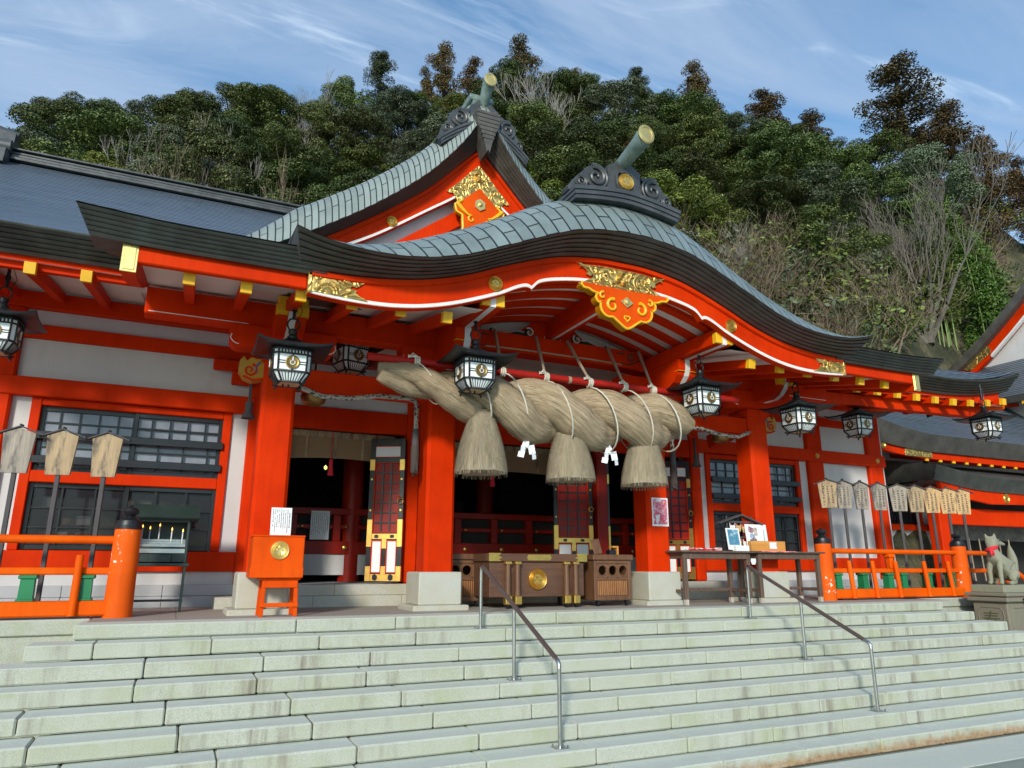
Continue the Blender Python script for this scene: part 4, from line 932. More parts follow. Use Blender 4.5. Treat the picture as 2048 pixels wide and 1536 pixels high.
for s_ in (-1, 1):
    cols = (4.45, 8.15, 10.2) if s_ > 0 else (4.45, 8.15, 10.2, 12.6)
    for i, x in enumerate(cols):
        wbox('wall_pillar', 'red', x-.24 if i else 4.36, x+.24 if i else 4.62, .32 if i else .30, 4.42, s_, .12, .03)
    xe = 10.45 if s_ > 0 else 13
    wbox('low_beam', 'red', 4.62, xe, .52, .82, s_, .09); nb = wbox('nuki_beam', 'red', 4.55, xe+.05, 3.04, 3.32, s_, .15)
    wbox('upper_beam', 'red', 4.6, xe, 3.94, 4.16, s_, .08); wbox('head_beam', 'red', 4.5, xe+.2, 4.40, 4.66, s_, .14)
    wbox('wall_panel', 'plaster', 4.5, xe, 3.3, 4.5, s_, 0, 0); wbox('wall_panel', 'plaster', 4.5, xe, .2, .56, s_, .02, 0)
    wbox('wall_panel', 'plaster', 4.5, 4.87, .8, 3.06, s_, 0, 0); wbox('wall_panel', 'plaster', 7.6, xe, .8, 3.06, s_, 0, 0)
    mb = MB()
    for z0, z1, d in ((.165, .33, .10), (0, .163, .14)):
        x = 4.3
        while x < xe: mb.b2(s_*(x+.002), s_*min(x+1.3, xe+.1), YW-d, YW+.3, z0, z1, .008); x += 1.302
    part(mb, 'stone_base', 'base')
    window(5.0, 7.53, s_)
    if s_ < 0: window(8.55, 11.6, s_)
    for x in (8.15, 10.2):
        mb = MB(); c = (s_*x, YW-.15, 3.18)
        for t in range(0, 360, 60): mb.lathe([(.03, 0), (.025, -.02), (.001, -.03)], (c[0]+.038*math.cos(R_(t)), c[1], c[2]+.038*math.sin(R_(t))), 8, 'y')
        mb.lathe([(.03, 0), (.02, -.035), (.001, -.045)], c, 8, 'y'); part(mb, 'gilt_nail_cover', 'gold', nb)
    mb = MB(); mb.b2(s_*4.62, s_*4.95, YW-.25, YW-.08, 3.50, 3.72, .02); mb.b2(s_*4.62, s_*5.25, YW-.22, YW-.1, 3.72, 3.9, .02); part(mb, 'bracket_arm', 'red')
mb = MB(); mb.b2(10.45, 10.6, 3.3, 12, 0, 4.6, 0); mb.b2(-13, 10.6, 12, 12.2, 0, 5, 0); part(mb, 'rear_wall', 'plaster')
mb = MB(); mb.b2(-8.0, -5.0, 3.9, 4.0, .6, 3.0, 0); mb.b2(5.0, 8.0, 3.9, 4.0, .6, 3, 0); part(mb, 'room_partition', DK)
# ---------------------------------------------------------------- hanging lanterns
lg = MT('lantern_glass', .35); lg.color((.80, .84, .84)); lg.b.inputs['Transmission Weight'].default_value = 0
amber = plain('amber_lantern_base', (.40, .27, .14), .5, var=.3, vs=12)
def lantern(label, x, y, z, yaw=0, k=1.0):
    T = thing('hanging_lantern', label, 'lantern', (x, y, z), 'square iron lanterns hanging under the eaves')
    o = Vector((x, y, z)); cy, sy = math.cos(yaw), math.sin(yaw); Rz = Matrix.Rotation(yaw, 3, 'Z')
    def pt(p): return o+Rz @ (Vector(p)*k)
    def fin(mb, name, mt, par, smooth=None): mb.v = [tuple(pt(p)) for p in mb.v]; return mb.build(name, mt, par, smooth)
    # z=0 is the bottom of the body; roof eaves .40, apex .62
    def oct_(h, c, z): return [(h-c, -h, z), (h, -h+c, z), (h, h-c, z), (h-c, h, z), (-h+c, h, z), (-h, h-c, z), (-h, -h+c, z), (-h+c, -h, z)]
    mb = MB(); rings = [oct_(.145, .04, .0), oct_(.225, .055, .12), oct_(.232, .055, .40)]
    idx = [mb.add(r) for r in rings]
    for a, b in zip(idx, idx[1:]):
        for i in range(8): j = (i+1) % 8; mb.face((a+i, a+j, b+j, b+i))
    g_ = fin(mb, 'glass', lg.m, T)
    mb = MB(); mb.prism([(p[0], p[1]) for p in oct_(.146, .04, 0)], -.004, .004, 'z'); fin(mb, 'base_panel', amber, T)
    mb = MB()
    for i in range(8):
        a, b, c = rings[0][i], rings[1][i], rings[2][i]; mb.tube([a, b, c], .014, 6)
    for rg, r_ in ((rings[0], .016), (rings[1], .015), (oct_(.235, .055, .345), .012), (oct_(.237, .055, .41), .02)):
        mb.tube([*rg, rg[0]], r_, 6)
    for side in range(4):
        Rs = Matrix.Rotation(side*math.pi/2, 3, 'Z'); f = lambda x_, y_, z_: tuple(Rs @ Vector((x_, y_, z_)))
        for i in range(1, 8): q = (i/8-.5)*2; mb.tube([f(q*.105, -.148, .0), f(q*.170, -.228, .12)], .005, 4, False)
        for i in range(0, 10): q = (i/9-.5)*2; mb.tube([f(q*.175, -.236, .345), f(q*.175, -.238, .405)], .009, 4, False)
        for z_ in (.215, .245):
            for t in (-1, 1): mb.tube([f(t*.09, -.234, z_), f(t*.178, -.234, z_)], .005, 4, False)
        mb.tube([f(0, -.234, .325), f(0, -.234, .345)], .012, 4, False); mb.tube([f(0, -.232, .12), f(0, -.234, .15)], .012, 4, False)
        # curved feet at the corners
        mb.tube([f(.148+.03, -.148-.03, .01), f(.13, -.13, -.02), f(.16, -.16, -.045)], .016, 6)
    mb.tube([(-.07, 0, -.01), (-.07, 0, -.05)], .012, 6); mb.tube([(.0, 0, -.01), (.0, 0, -.05)], .012, 6)
    fin(mb, 'iron_frame', M['iron'], T, 60)
    mb = MB(); n = 9; rows = []
    for i in range(8):
        t = i/7; h = .46*(1-t)+.05*t; zz = .395+.04*(1-t)**6+.215*t**1.7; r = []
        for s in range(4):
            for j in range(n):
                u = -1+2*j/n; p = [(u, -1), (1, u), (-u, 1), (-1, -u)][s]; lift = .05*abs(u)**4*(1-t)**2
                r.append((p[0]*h, p[1]*h, zz+lift))
        r.append(r[0]); rows.append(r)
    mb.grid(rows); low = [(p[0]*.97, p[1]*.97, p[2]-.03) for p in rows[0]]; inn = [(max(-.2, min(.2, p[0]*.45)), max(-.2, min(.2, p[1]*.45)), .43) for p in rows[0]]
    mb.grid([inn, low, rows[0]]); mb.lathe([(.062, .60), (.07, .63), (.045, .655), (.06, .69), (.055, .72), (.02, .745), (.001, .75)], (0, 0, 0), 14)
    fin(mb, 'lantern_roof', M['iron'], T, 40)
    for side in range(4):
        Rs = Matrix.Rotation(side*math.pi/2, 3, 'Z'); mb = MB()
        mb.lathe([(.088, 0), (.088, -.008), (.075, -.010), (.07, -.006), (.05, -.006), (.046, -.011), (.001, -.011)], (0, -.234, .232), 24, 'y')
        for a in (0, 90, 180, 270): mb.prism([(.03*math.cos(R_(a))+.012*math.cos(R_(q)), .222+.03*math.sin(R_(a))+.012*math.sin(R_(q))) for q in (0, 90, 180, 270)], -.250, -.244)
        mb.v = [tuple(Rs @ Vector(p)) for p in mb.v]; cr = fin(mb, 'crest_disc', M['bronze'], T, 40)
        mb = MB(); mb.tube([(0, -.25, .30), (0, -.25, .245)], .009, 5); mb.tube([(.028*math.cos(R_(a)), -.25, .225+.028*math.sin(R_(a))) for a in range(-230, 60, 20)], .006, 5)
        mb.v = [tuple(Rs @ Vector(p)) for p in mb.v]; fin(mb, 'white_key_mark', M['paper'], cr)
    mb = MB(); mb.tube([(.075*math.cos(t), 0, .80+.085*math.sin(t)) for t in [i/20*2*math.pi for i in range(21)]], .011, 7)
    mb.tube([(0, 0, .875), (0, 0, 1.22)], .022, 7)
    for i in range(4): mb.tube([(.028*math.cos(t)*(i % 2), .028*math.cos(t)*((i+1) % 2), .92+.09*i+.045*math.sin(t)) for t in [q/10*2*math.pi for q in range(11)]], .008, 5)
    mb.tube([(.03, 0, 1.18), (.10, .0, 1.0), (.03, 0, .80)], .004, 4); fin(mb, 'chain', M['iron'], T, 60)
    return T
LN = [('iron lantern with white panes and lit gilt crest in front of the left outer pillar', -4.4, .12, 2.86, 0),
      ('iron lantern hanging over the left end of the thick straw rope', -1.97, -.2, 2.96, 0),
      ('iron lantern hanging over the right end of the thick straw rope', 1.97, -.2, 2.98, 0),
      ('iron lantern in front of the carved beam end of the right outer pillar', 4.4, .12, 2.94, 0),
      ('iron lantern hanging before the white wall, second from the right', 7.55, 1.45, 3.33, 0),
      ('iron lantern with brightest gilt crests under the far right corner of the eaves', 10.65, .65, 3.40, 0),
      ('iron lantern cut off by the left edge of the photo', -7.84, 1.5, 3.22, 0),
      ('dark iron lantern seen from below inside the porch, behind the red pole end', -3.30, 1.75, 3.55, .3)]
for l in LN: lantern(*l)
# ---------------------------------------------------------------- great straw rope
st = MT('straw', .85, 0, .25); cU = st.co('UV', (2.2, 46, 1)); sn = st.noise(cU, 1.0, 6, .75, .4); sb_ = st.noise(st.co('Object'), 2.4, 4)
colr = st.ramp(sn, [(.30, (.14, .10, .06)), (.5, (.38, .295, .19)), (.72, (.58, .47, .33))])
st.color(st.mix(st.rng(sb_, .35, .7, 0, .45), colr, (.33, .235, .145))); st.bump(sn, .9, .03)
st2 = MT('pale_straw', .85, 0, .25); cU = st2.co('UV', (1.6, 60, 1)); sn = st2.noise(cU, 1.0, 6, .8, .3)
st2.color(st2.ramp(sn, [(.30, (.12, .085, .05)), (.48, (.40, .325, .21)), (.60, (.40, .36, .29)), (.75, (.66, .55, .37))])); st2.bump(sn, 1.0, .03)
YR = .22
ROPE = thing('sacred_straw_rope', 'huge twisted straw rope with three bell-shaped tassels slung below the red pole', 'straw rope', (-.6, YR, 2.9), None)
rr_ = random.Random(5)
XA, XB = -3.22, 1.88
def rope_axis(t): return Vector((XA+(XB-XA)*t, YR+.04*math.sin(t*3), 3.20-.40*math.sin(min(1, t*1.35)*math.pi/2)+.10*max(0, t-.6)/.4))
def rope_rad(t): return 0.085+.20*min(1, t/.42)**.85*(1-.55*max(0, (t-.82)/.18)**2)
PIT = 2.12
for s in range(2):
    pts = []; rad = []
    for i in range(111):
        t = i/110; c = rope_axis(t); r = rope_rad(t); ph = math.pi*s+2*math.pi*(c.x+1.42)/PIT+math.pi
        pts.append(c+Vector((0, math.cos(ph)*r*.74, math.sin(ph)*r*.74))); rad.append(r*(1.0+.03*math.sin(i*.9+s)))
    mb = MB(); mb.tube(pts, rad, 30, True, 1.0, True)
    mb.v = [tuple(Vector(p)+Vector((0, 0, 1))*.012*noise.noise(Vector(p)*9)) for p in mb.v]
    so_ = mb.build('twisted_strand', st.m, ROPE, 80)
    mb = MB()     # loose straw ends
    for _ in range(1500):
        i = rr_.randrange(4, 108); a = rr_.uniform(0, 6.283); d = (pts[i+1]-pts[i-1]).normalized(); n1 = d.cross(Vector((0, 0, 1))).normalized(); n2 = n1.cross(d)
        nr = n1*math.cos(a)+n2*math.sin(a); p = pts[i]+nr*rad[i]*.985; L = rr_.uniform(.10, .3); q = p+d*L*rr_.choice((1, 1, -1))+nr*rr_.uniform(.0, .035)
        w_ = nr.cross(d)*.0035; k = mb.add([p-w_, p+w_, q]); mb.face((k, k+1, k+2), ((0, 0), (0, .01), (L, 0)))
    mb.build('loose_straw', st2.m, so_)
for (x, zt, zb, rt, rb, lean) in ((-1.69, 2.78, 1.89, .15, .375, .0), (-.27, 2.72, 1.86, .15, .37, .03), (1.10, 2.72, 1.85, .15, .365, -.02)):
    mb = MB(); n = 44; rows = []; uv = []
    for i in range(13):
        t = i/12; r = rt+(rb-rt)*(1-(1-t)**1.5); z = zt+(zb-zt)*t; row = []; u_ = []
        for j in range(n+1):
            a = 2*math.pi*j/n; rj = r*(1+.03*noise.noise(Vector((math.cos(a)*3, math.sin(a)*3, x))))
            row.append((x+lean*t+rj*math.cos(a), YR+rj*math.sin(a), z+(.012*noise.noise(Vector((a*4, x, 0))) if i == 12 else 0))); u_.append((t*.7, j/n*2))
        rows.append(row); uv.append(u_)
    for q in (.8, .4, .02): rows.append([(x+lean+(p[0]-x-lean)*q, YR+(p[1]-YR)*q, zb+.02*(1-q)+rr_.uniform(-.01, .01)) for p in rows[12]]); uv.append([(.7+q, j/n*2) for j in range(n+1)])
    mb.grid(rows, uv, True); ts = mb.build('straw_tassel', st2.m, ROPE, 70)
    mb = MB()
    for _ in range(1500):
        a = rr_.uniform(0, 6.283); t0 = rr_.uniform(.0, .8); t1 = min(1.06, t0+rr_.uniform(.15, .45)); P = []
        da = rr_.uniform(-.05, .05)
        for t in (t0, t1):
            r = (rt+(rb-rt)*(1-(1-min(t, 1))**1.5))*(1.005+rr_.uniform(0, .03)*(t/t1)); aa = a+(da if t == t1 else 0)
            P.append(Vector((x+lean*t+r*math.cos(aa), YR+r*math.sin(aa), zt+(zb-zt)*t)))
        w_ = Vector((-math.sin(a), math.cos(a), 0))*rr_.uniform(.002, .005); k = mb.add([P[0]-w_, P[0]+w_, P[1]+w_*.7, P[1]-w_*.7]); s0 = rr_.uniform(0, 3)
        mb.face((k, k+1, k+2, k+3), ((s0, a), (s0, a+.02), (s0+.1, a+.02), (s0+.1, a)))
    mb.build('loose_straw', st2.m, ts)
# cords round the rope
YP = .16
POLE = thing('red_pole', 'long round red pole tied above the straw rope', 'pole', (0, YP, 3.4))
mb = MB(); mb.tube([(-3.40, YP, 3.375), (-1.5, YP, 3.385), (1, YP, 3.39), (3.05, YP, 3.40)], .055, 14); mb.build('shaft', M['poler'], POLE, 60)
mb = MB()
for x in (-2.0, -.3, 1.2): mb.tube([(x, YP, 3.386), (x+.05, YP, 3.386)], .058, 14)
mb.build('worn_band', M['cordgrey'], POLE, 60)
def at_x(x): return (x-XA)/(XB-XA)
for x, h in ((-2.74, None), (-1.98, None), (-1.43, -1.14), (-.71, -.39), (.06, .21), (.70, 1.01), (1.25, 1.66)):
    t = at_x(x+.14); c = rope_axis(t); r = rope_rad(t); mb = MB(); P = []
    for i in range(25):
        a = i/24*2*math.pi; ry, rz = r*1.74, r*1.74; P.append((x+.05+.17*(1-math.cos(a)), c.y+ry*math.cos(a+math.pi/2)*-1.0, c.z+rz*math.sin(a+math.pi/2)))
    mb.tube(P, .0125, 6)
    mb.tube([P[0], (x, YP+.02, 3.30), (x, YP-.062, 3.37), (x, YP-.03, 3.45), (x+.02, YP+.05, 3.43), (x+.05, YP+.03, 3.33), (x+.05, YP-.06, 3.37), (x+.04, YP, 3.45)], .013, 6)
    for q in (0, .03, .06): mb.tube([(x+q, YP+.066*math.cos(t_), 3.383+.066*math.sin(t_)) for t_ in [i/12*2*math.pi for i in range(13)]], .013, 5)
    for q in range(3): mb.tube([(x+.03, YP-.05, 3.44), (x-.05-.02*q, YP-.09, 3.47-.03*q), (x-.11, YP-.07, 3.40+.02*q)], .008, 5)
    mb.build('binding_cord', M['cord'], ROPE, 70)
    if h is not None:
        mb = MB(); mb.tube([(x+.02, YP, 3.44), ((x+h)/2+.01, .60, 3.88), (h, 1.045, 4.33)], [.022, .026, .03], 7); mb.build('hanging_cord', M['cordgrey'], ROPE, 70)
def shide(x, lab):
    T = thing('paper_streamer', lab, 'paper streamer', (x, YR-.02, 2.42), 'white paper streamers under the straw rope')
    mb = MB(); mb.b2(x-.014, x+.014, YR-.03, YR-.026, 2.36, 2.56, 0); mb.build('paper_stem', M['shide'], T)
    for k in (-1, 1):
        mb = MB(); X = x; z = 2.40
        for i in range(3):
            w_ = .045; X2 = X+k*(.012, .05, .035)[i]; h = (.10, .11, .10)[i]; t = (.5, -.35, .45)[i]*k
            P = [Vector((a, 0, b)) for a, b in ((-w_, 0), (w_, .018*k), (w_+.02*k, -h), (-w_+.02*k, -h-.02*k))]; Rz = Matrix.Rotation(t, 3, 'Z')
            o = Vector((X2, YR-.03-.012*i+.004*k, z)); q = [o+Rz @ p for p in P]; n_ = Rz @ Vector((0, .003, 0)); kk = mb.add(q+[p+n_ for p in q]); mb.face((kk, kk+1, kk+2, kk+3)); mb.face((kk+7, kk+6, kk+5, kk+4))
            X = X2; z -= h*.78
        mb.build('folded_paper', M['shide'], T)
shide(-.98, 'white zigzag paper streamer between the left and middle straw tassels'); shide(.44, 'white zigzag paper streamer between the middle and right straw tassels')
# ---------------------------------------------------------------- gongs, net-wrapped bell ropes
netm = MT('net_wrapped_rope', .9); nv = netm.co('UV', (14, 4, 1)); ck = netm.n('ShaderNodeTexVoronoi'); ck.inputs['Scale'].default_value = 1; ck.feature = 'DISTANCE_TO_EDGE'; netm.l(nv, ck.inputs['Vector']); netm.color(netm.mix(netm.rng(ck.outputs['Distance'], .1, .2), (.40, .36, .30), (.06, .045, .04)))
for s_, nm in ((-1, 'left'), (1, 'right')):
    T = thing('bell_rope', 'net-wrapped bell rope swagged under the beam of the %s side bay' % nm, 'bell rope', (s_*2.4, 1.05, 3.0))
    mb = MB(); a, b = s_*4.15, s_*2.5; mb.tube([(a, 1.1, 3.08), (a+(b-a)*.2, 1.05, 2.96), (a+(b-a)*.45, 1.05, 2.97), (a+(b-a)*.7, 1.1, 3.06), (b, 1.15, 3.08), (s_*2.40, 1.15, 3.04), (s_*2.38, 1.15, 2.95), (s_*2.38, 1.16, 2.62)], .036, 10, True, 1, True); mb.build('swag', netm.m, T, 60)
    mb = MB(); mb.tube([(s_*2.38, 1.16, 2.62), (s_*2.38, 1.16, 2.36)], [.05, .055], 10); mb.build('wooden_grip', M['post'], T, 60)
    mb = MB(); mb.tube([(s_*2.38, 1.16, 2.36), (s_*2.38, 1.16, 2.2), (s_*2.385, 1.16, 1.95)], [.06, .065, .03], 10)
    for i in range(16): q = rr_.uniform(0, 6.28); mb.tube([(s_*2.38+.05*math.cos(q), 1.16+.05*math.sin(q), 2.3), (s_*2.38+.045*math.cos(q+.4), 1.16+.045*math.sin(q+.4), rr_.uniform(1.9, 2.05))], .012, 5)
    mb.build('tassel', netm.m, T, 60)
    T = thing('gong', 'round dark bronze gong hanging under the beam of the %s side bay' % nm, 'gong', (s_*3.86, 1.55, 3.05))
    mb = MB(); mb.lathe([(.001, -.12), (.10, -.12), (.17, -.08), (.19, 0), (.17, .06), (.08, .12), (.03, .16), (.001, .17)], (s_*3.86, 1.55, 3.05), 22); mb.build('bowl', M['bronze'], T, 60)
    mb = MB(); mb.tube([(s_*3.86, 1.55, 3.2), (s_*3.86, 1.55, 3.6)], .015, 6); mb.build('hanger', M['iron'], T)
for c in ((-4.75, 1.5, 2.72), (3.75, 2.2, 2.62)):
    T = thing('loudspeaker', 'small grey horn loudspeaker fixed %s' % ('beside the left outer pillar' if c[0] < 0 else 'to the beam right of the straw rope'), 'loudspeaker', c)
    mb = MB(); mb.lathe([(.05, .16), (.055, .1), (.05, .03), (.09, -.06), (.10, -.08), (.085, -.07), (.03, .0), (.001, .0)], c, 16); mb.build('horn', M['post'], T, 50); mb = MB(); mb.b2(c[0]-.02, c[0]+.02, c[1], c[1]+.04, c[2]+.1, c[2]+.5, .005); mb.build('bracket', M['post'], T)
# ---------------------------------------------------------------- offering box and cabinets
Yb = .98
BX = thing('offering_box', 'large dark wooden offering box with gilt crest on its front between the two cabinets', 'offering box', (-.41, Yb+.4, 0))
x0, x1 = -1.24, .44
mb = MB(); mb.b2(x0+.03, x1-.03, Yb+.02, Yb+.80, .16, .68, .012); mb.build('body', M['wood'], BX)
mb = MB()
for a, b, c, d in ((x0, x1, Yb-.02, Yb+.06), (x0, x1, Yb+.76, Yb+.84), (x0, x0+.08, Yb+.06, Yb+.76), (x1-.08, x1, Yb+.06, Yb+.76)): mb.b2(a, b, c, d, .68, .80, .01)
for i in range(9): mb.b2(x0+.08, x1-.08, Yb+.1+i*.075, Yb+.13+i*.075, .72, .77, .005)
mb.build('lid_frame', M['wood'], BX)
for u in (.30, .46, 1.30, 1.46):
    mb = MB(); X = x0+u; mb.tube([(X, Yb-.045, .155), (X, Yb-.045, .24), (X, Yb-.045, .68)], [.05, .044, .038], 14); p_ = mb.build('post', M['woodv'], BX, 40)
    mb = MB(); mb.b2(X-.055, X+.055, Yb-.10, Yb+.02, .06, .19, .012); mb.build('gilt_cap', M['gold'], p_); mb = MB(); mb.b2(X-.05, X+.05, Yb-.09, Yb+.0, .64, .685, .008); mb.build('gilt_cap', M['gold'], p_)
    mb = MB(); mb.lathe([(.035, -.014), (.035, .014)], (X, Yb-.03, .034), 12, 'x'); mb.b2(X-.02, X+.02, Yb-.05, Yb-.01, .03, .07, 0); mb.build('caster', M['black'], p_, 40)
mb = MB(); mb.prism([(x0-.004, .805), (x0+.20, .805), (x0+.16, .765), (x0+.22, .74), (x0+.16, .715), (x0+.20, .685), (x0-.004, .685)][::-1], Yb-.028, Yb-.018); mb.prism([(x1+.004-p, q) for p, q in ((0, .805), (.20, .805), (.16, .765), (.22, .74), (.16, .715), (.20, .685), (0, .685))], Yb-.028, Yb-.018)
xm = (x0+x1)/2-.0; mb.prism([(xm-.19, .70), (xm+.19, .70), (xm+.21, .74), (xm+.19, .785), (xm-.19, .785), (xm-.21, .74)], Yb-.028, Yb-.018); mb.build('gilt_lid_plate', M['gold'], BX)
crest(BX, (xm-.02, Yb+.02, .42), .155, 'y', .035)
for X in (x0+.1, x1-.1):
    mb = MB(); mb.lathe([(.035, -.014), (.035, .014)], (X, Yb+.7, .034), 12, 'x'); mb.b2(X-.02, X+.02, Yb+.66, Yb+.74, .03, .17, 0); mb.build('caster', M['black'], BX, 40)
def cabinet(xa, xb, lab, y=1.0):
    T = thing('offering_cabinet', lab, 'cabinet', ((xa+xb)/2, y+.3, 0), 'slatted cabinets beside the offering box')
    mb = MB(); W_ = xb-xa
    for a, b in ((xa, xa+.06), (xb-.06, xb)): mb.b2(a, b, y, y+.62, .09, .71, .008)
    for z0, z1 in ((.09, .16), (.40, .44), (.655, .71)): mb.b2(xa+.06, xb-.06, y+.002, y+.60, z0, z1, .006)
    mb.b2(xa+.06, xb-.06, y+.56, y+.6, .16, .66, 0); mb.build('body', M['woodv'], T)
    mb = MB(); mb.b2(xa-.03, xb+.03, y-.03, y+.65, .71, .80, .012); mb.build('top_board', M['woodv'], T)
    n = 3; hw = (W_-.12)/n
    for i in range(n):
        c = xa+.06+hw*(i+.5); r = .082; mb = MB(); o = [(c+r*math.cos(t), .55+r*1.0*math.sin(t)) for t in [q/24*2*math.pi for q in range(24)]]
        sq = []
        for q in range(24):
            ca, sa = math.cos(q/24*2*math.pi), math.sin(q/24*2*math.pi); m_ = max(abs(ca)/(hw/2), abs(sa)/.107); sq.append((c+ca/m_, .5475+sa/m_))
        k = mb.add([(a, y+.015, b) for a, b in o]+[(a, y+.015, b) for a, b in sq]+[(a, y+.06, b) for a, b in o])
        for q in range(24): j = (q+1) % 24; mb.face((k+q, k+24+q, k+24+j, k+j)); mb.face((k+q, k+j, k+48+j, k+48+q))
        mb.tube([(a, y+.012, b) for a, b in o+o[:1]], .010, 6, False); mb.build('holed_panel', M['woodv'], T)
    mb = MB(); mb.b2(xa+.06, xb-.06, y+.05, y+.07, .16, .40, 0)
    mb.build('back_board', M['black'], T)
    mb = MB(); m_ = 16
    for i in range(m_): a = xa+.065+(W_-.13)*i/m_; mb.tube([(a+(W_-.13)/m_/2, y+.03, .165), (a+(W_-.13)/m_/2, y+.03, .395)], (W_-.13)/m_/2*.86, 8)
    mb.build('slat_front', M['slat'], T, 60)
    for X in (xa+.08, xb-.08):
        mb = MB(); mb.lathe([(.032, -.014), (.032, .014)], (X, y+.06, .033), 12, 'x'); mb.b2(X-.018, X+.018, y+.03, y+.09, .03, .10, 0); mb.build('caster', M['black'], T, 40)
cabinet(-1.68, -.98, 'dark wooden cabinet with round holes, half hidden by the left inner pillar', 1.62); cabinet(.60, 1.30, 'brown slatted cabinet with three round holes right of the offering box')
T = thing('wooden_plaque', 'small brown wooden plaque leaning back on the right slatted cabinet', 'plaque', (.80, 1.25, .80))
mb = MB(); Rm = Matrix.Rotation(R_(-14), 3, 'X') @ Matrix.Rotation(R_(-7), 3, 'Y'); mb.box((.82, 1.28, .93), (.16, .02, .25), .006, Rm); mb.build('board', M['woodv'], T)
T = thing('black_box', 'little black box inside a pale wooden bracket on the right slatted cabinet', 'box', (1.05, 1.2, .80))
mb = MB(); mb.b2(1.0, 1.12, 1.15, 1.28, .80, .875, .006); mb.build('case', M['black'], T)
mb = MB(); mb.b2(1.14, 1.17, 1.15, 1.28, .80, .94, .004); mb.b2(1.06, 1.14, 1.15, 1.28, .91, .94, .004); mb.build('bracket', M['honey'], T)
# ---------------------------------------------------------------- orange box on a stool, papers
ST = thing('orange_stool', 'small orange painted wooden stool carrying the orange box', 'stool', (-4.25, .72, 0))
mb = MB(); mb.b2(-4.49, -4.01, .50, .95, .44, .465, .006); mb.build('seat', M['boxorange'], ST)
mb = MB(); mb.b2(-4.46, -4.04, .52, .545, .345, .44, .005); mb.build('apron', M['boxorange'], ST); mb = MB(); mb.b2(-4.46, -4.04, .905, .93, .345, .44, .005); mb.build('apron', M['boxorange'], ST); mb = MB(); mb.b2(-4.48, -4.02, .505, .53, .115, .165, .005); mb.build('stretcher', M['boxorange'], ST)
for sx in (-1, 1):
    for yy in (.555, .895):
        mb = MB(); X = -4.25+sx*.19; mb.bar((X+sx*.015, yy, 0), (X, yy, .44), .05, .05, .005); mb.build('leg', M['boxorange'], ST)
OB = thing('orange_box', 'vermilion collection box with round gilt crest standing on the stool by the left outer pillar', 'box', (-4.30, .72, .465))
mb = MB(); mb.b2(-4.62, -4.0, .46, .96, .485, .965, .008); mb.b2(-4.63, -3.995, .45, .97, .466, .59, .006); mb.b2(-4.625, -3.995, .455, .965, .965, .985, .006); mb.build('body', M['boxorange'], OB)
crest(OB, (-4.30, .46, .80), .115, 'y', .02, 'goldpale')
def paper(name, lab, c, w_, h, lean, cols, yaw=0, mt='paper', rnd=1, grp=None):
    T = thing(name, lab, 'notice', c, grp); Rm = Matrix.Rotation(yaw, 3, 'Z') @ Matrix.Rotation(R_(-lean), 3, 'X'); o = Vector(c); mb = MB()
    mb.box(o+Rm @ Vector((0, 0, h/2)), (w_, .006, h), .001, Rm); mb.build('sheet', M[mt], T); q = random.Random(rnd); mb = MB()
    for i in range(cols):
        u = w_*.40-w_*.80*i/max(1, cols-1); z = h*.92; end = h*q.uniform(.08, .35)
        if i == 0: z = h*.8; end = h*.3
        while z > end:
            l = q.uniform(.006, .012); a = .0035*(2.2 if i == 0 else 1.5)
            mb.box(o+Rm @ Vector((u+q.uniform(-.001, .001), -.0045, z)), (a*2*q.uniform(.6, 1), .001, l), 0, Rm); z -= l+q.uniform(.004, .008)
            if q.random() < .04: z -= .03
    mb.build('writing', M['ink'], T); return T
paper('paper_notice', 'tall white paper notice with columns of small writing standing on the orange box', (-4.27, .78, .985), .26, .37, 6, 9, 0, 'paper', 4)
paper('paper_notice', 'greyish paper notice taped to the dark red inner rail of the left doorway', (-3.12, 4.535, 1.08), .34, .52, 0, 9, 0, 'paper', 6)
# ---------------------------------------------------------------- handrails on the stairs
def handrail(xo, lab):
    T = thing('handrail', lab, 'handrail', (xo, -1.2, -1.1), 'stair handrails'); dx = xo
    feet = [(-.20, -.16), (-1.22, -.64), (-2.30, -1.12)]
    top = [(y, z+.78) for y, z in feet]
    for y, z in feet:
        mb = MB(); mb.tube([(dx, y, z), (dx, y, z+.76)], .022, 12); p_ = mb.build('post', M['steel'], T, 60)
        mb = MB(); mb.b2(dx-.07, dx+.07, y-.07, y+.07, z, z+.010, .003)
        for a in (-1, 1):
            for b in (-1, 1): mb.tube([(dx+a*.055, y+b*.055, z+.01), (dx+a*.055, y+b*.055, z+.035)], .009, 6)
        mb.build('base_plate', M['steel'], p_, 40)
    y0, z0 = top[0]; y2, z2 = top[2]; d = Vector((0, y2-y0, z2-z0)).normalized(); mb = MB()
    mb.tube([(dx, y0, z0-.06), (dx, y0-.003, z0-.02), (dx, y0-.03, z0+.0), (dx, y0-.07, z0-.025)], .0235, 12); mb.tube([(dx, y2+.10, z2+.055), (dx, y2+.03, z2+.022), (dx, y2+.004, z2-.0), (dx, y2, z2-.05)], .0235, 12)
    mb.build('elbow', M['steel'], T, 60)
    mb = MB(); mb.tube([Vector((dx, y0-.05, z0-.01)), Vector((dx, y2+.08, z2+.048))], .026, 12); mb.build('grip_sleeve', M['railcover'], T, 60)
handrail(-1.84, 'brown-gripped steel handrail on the steps before the offering box'); handrail(2.64, 'brown-gripped steel handrail on the steps before the wooden tables')
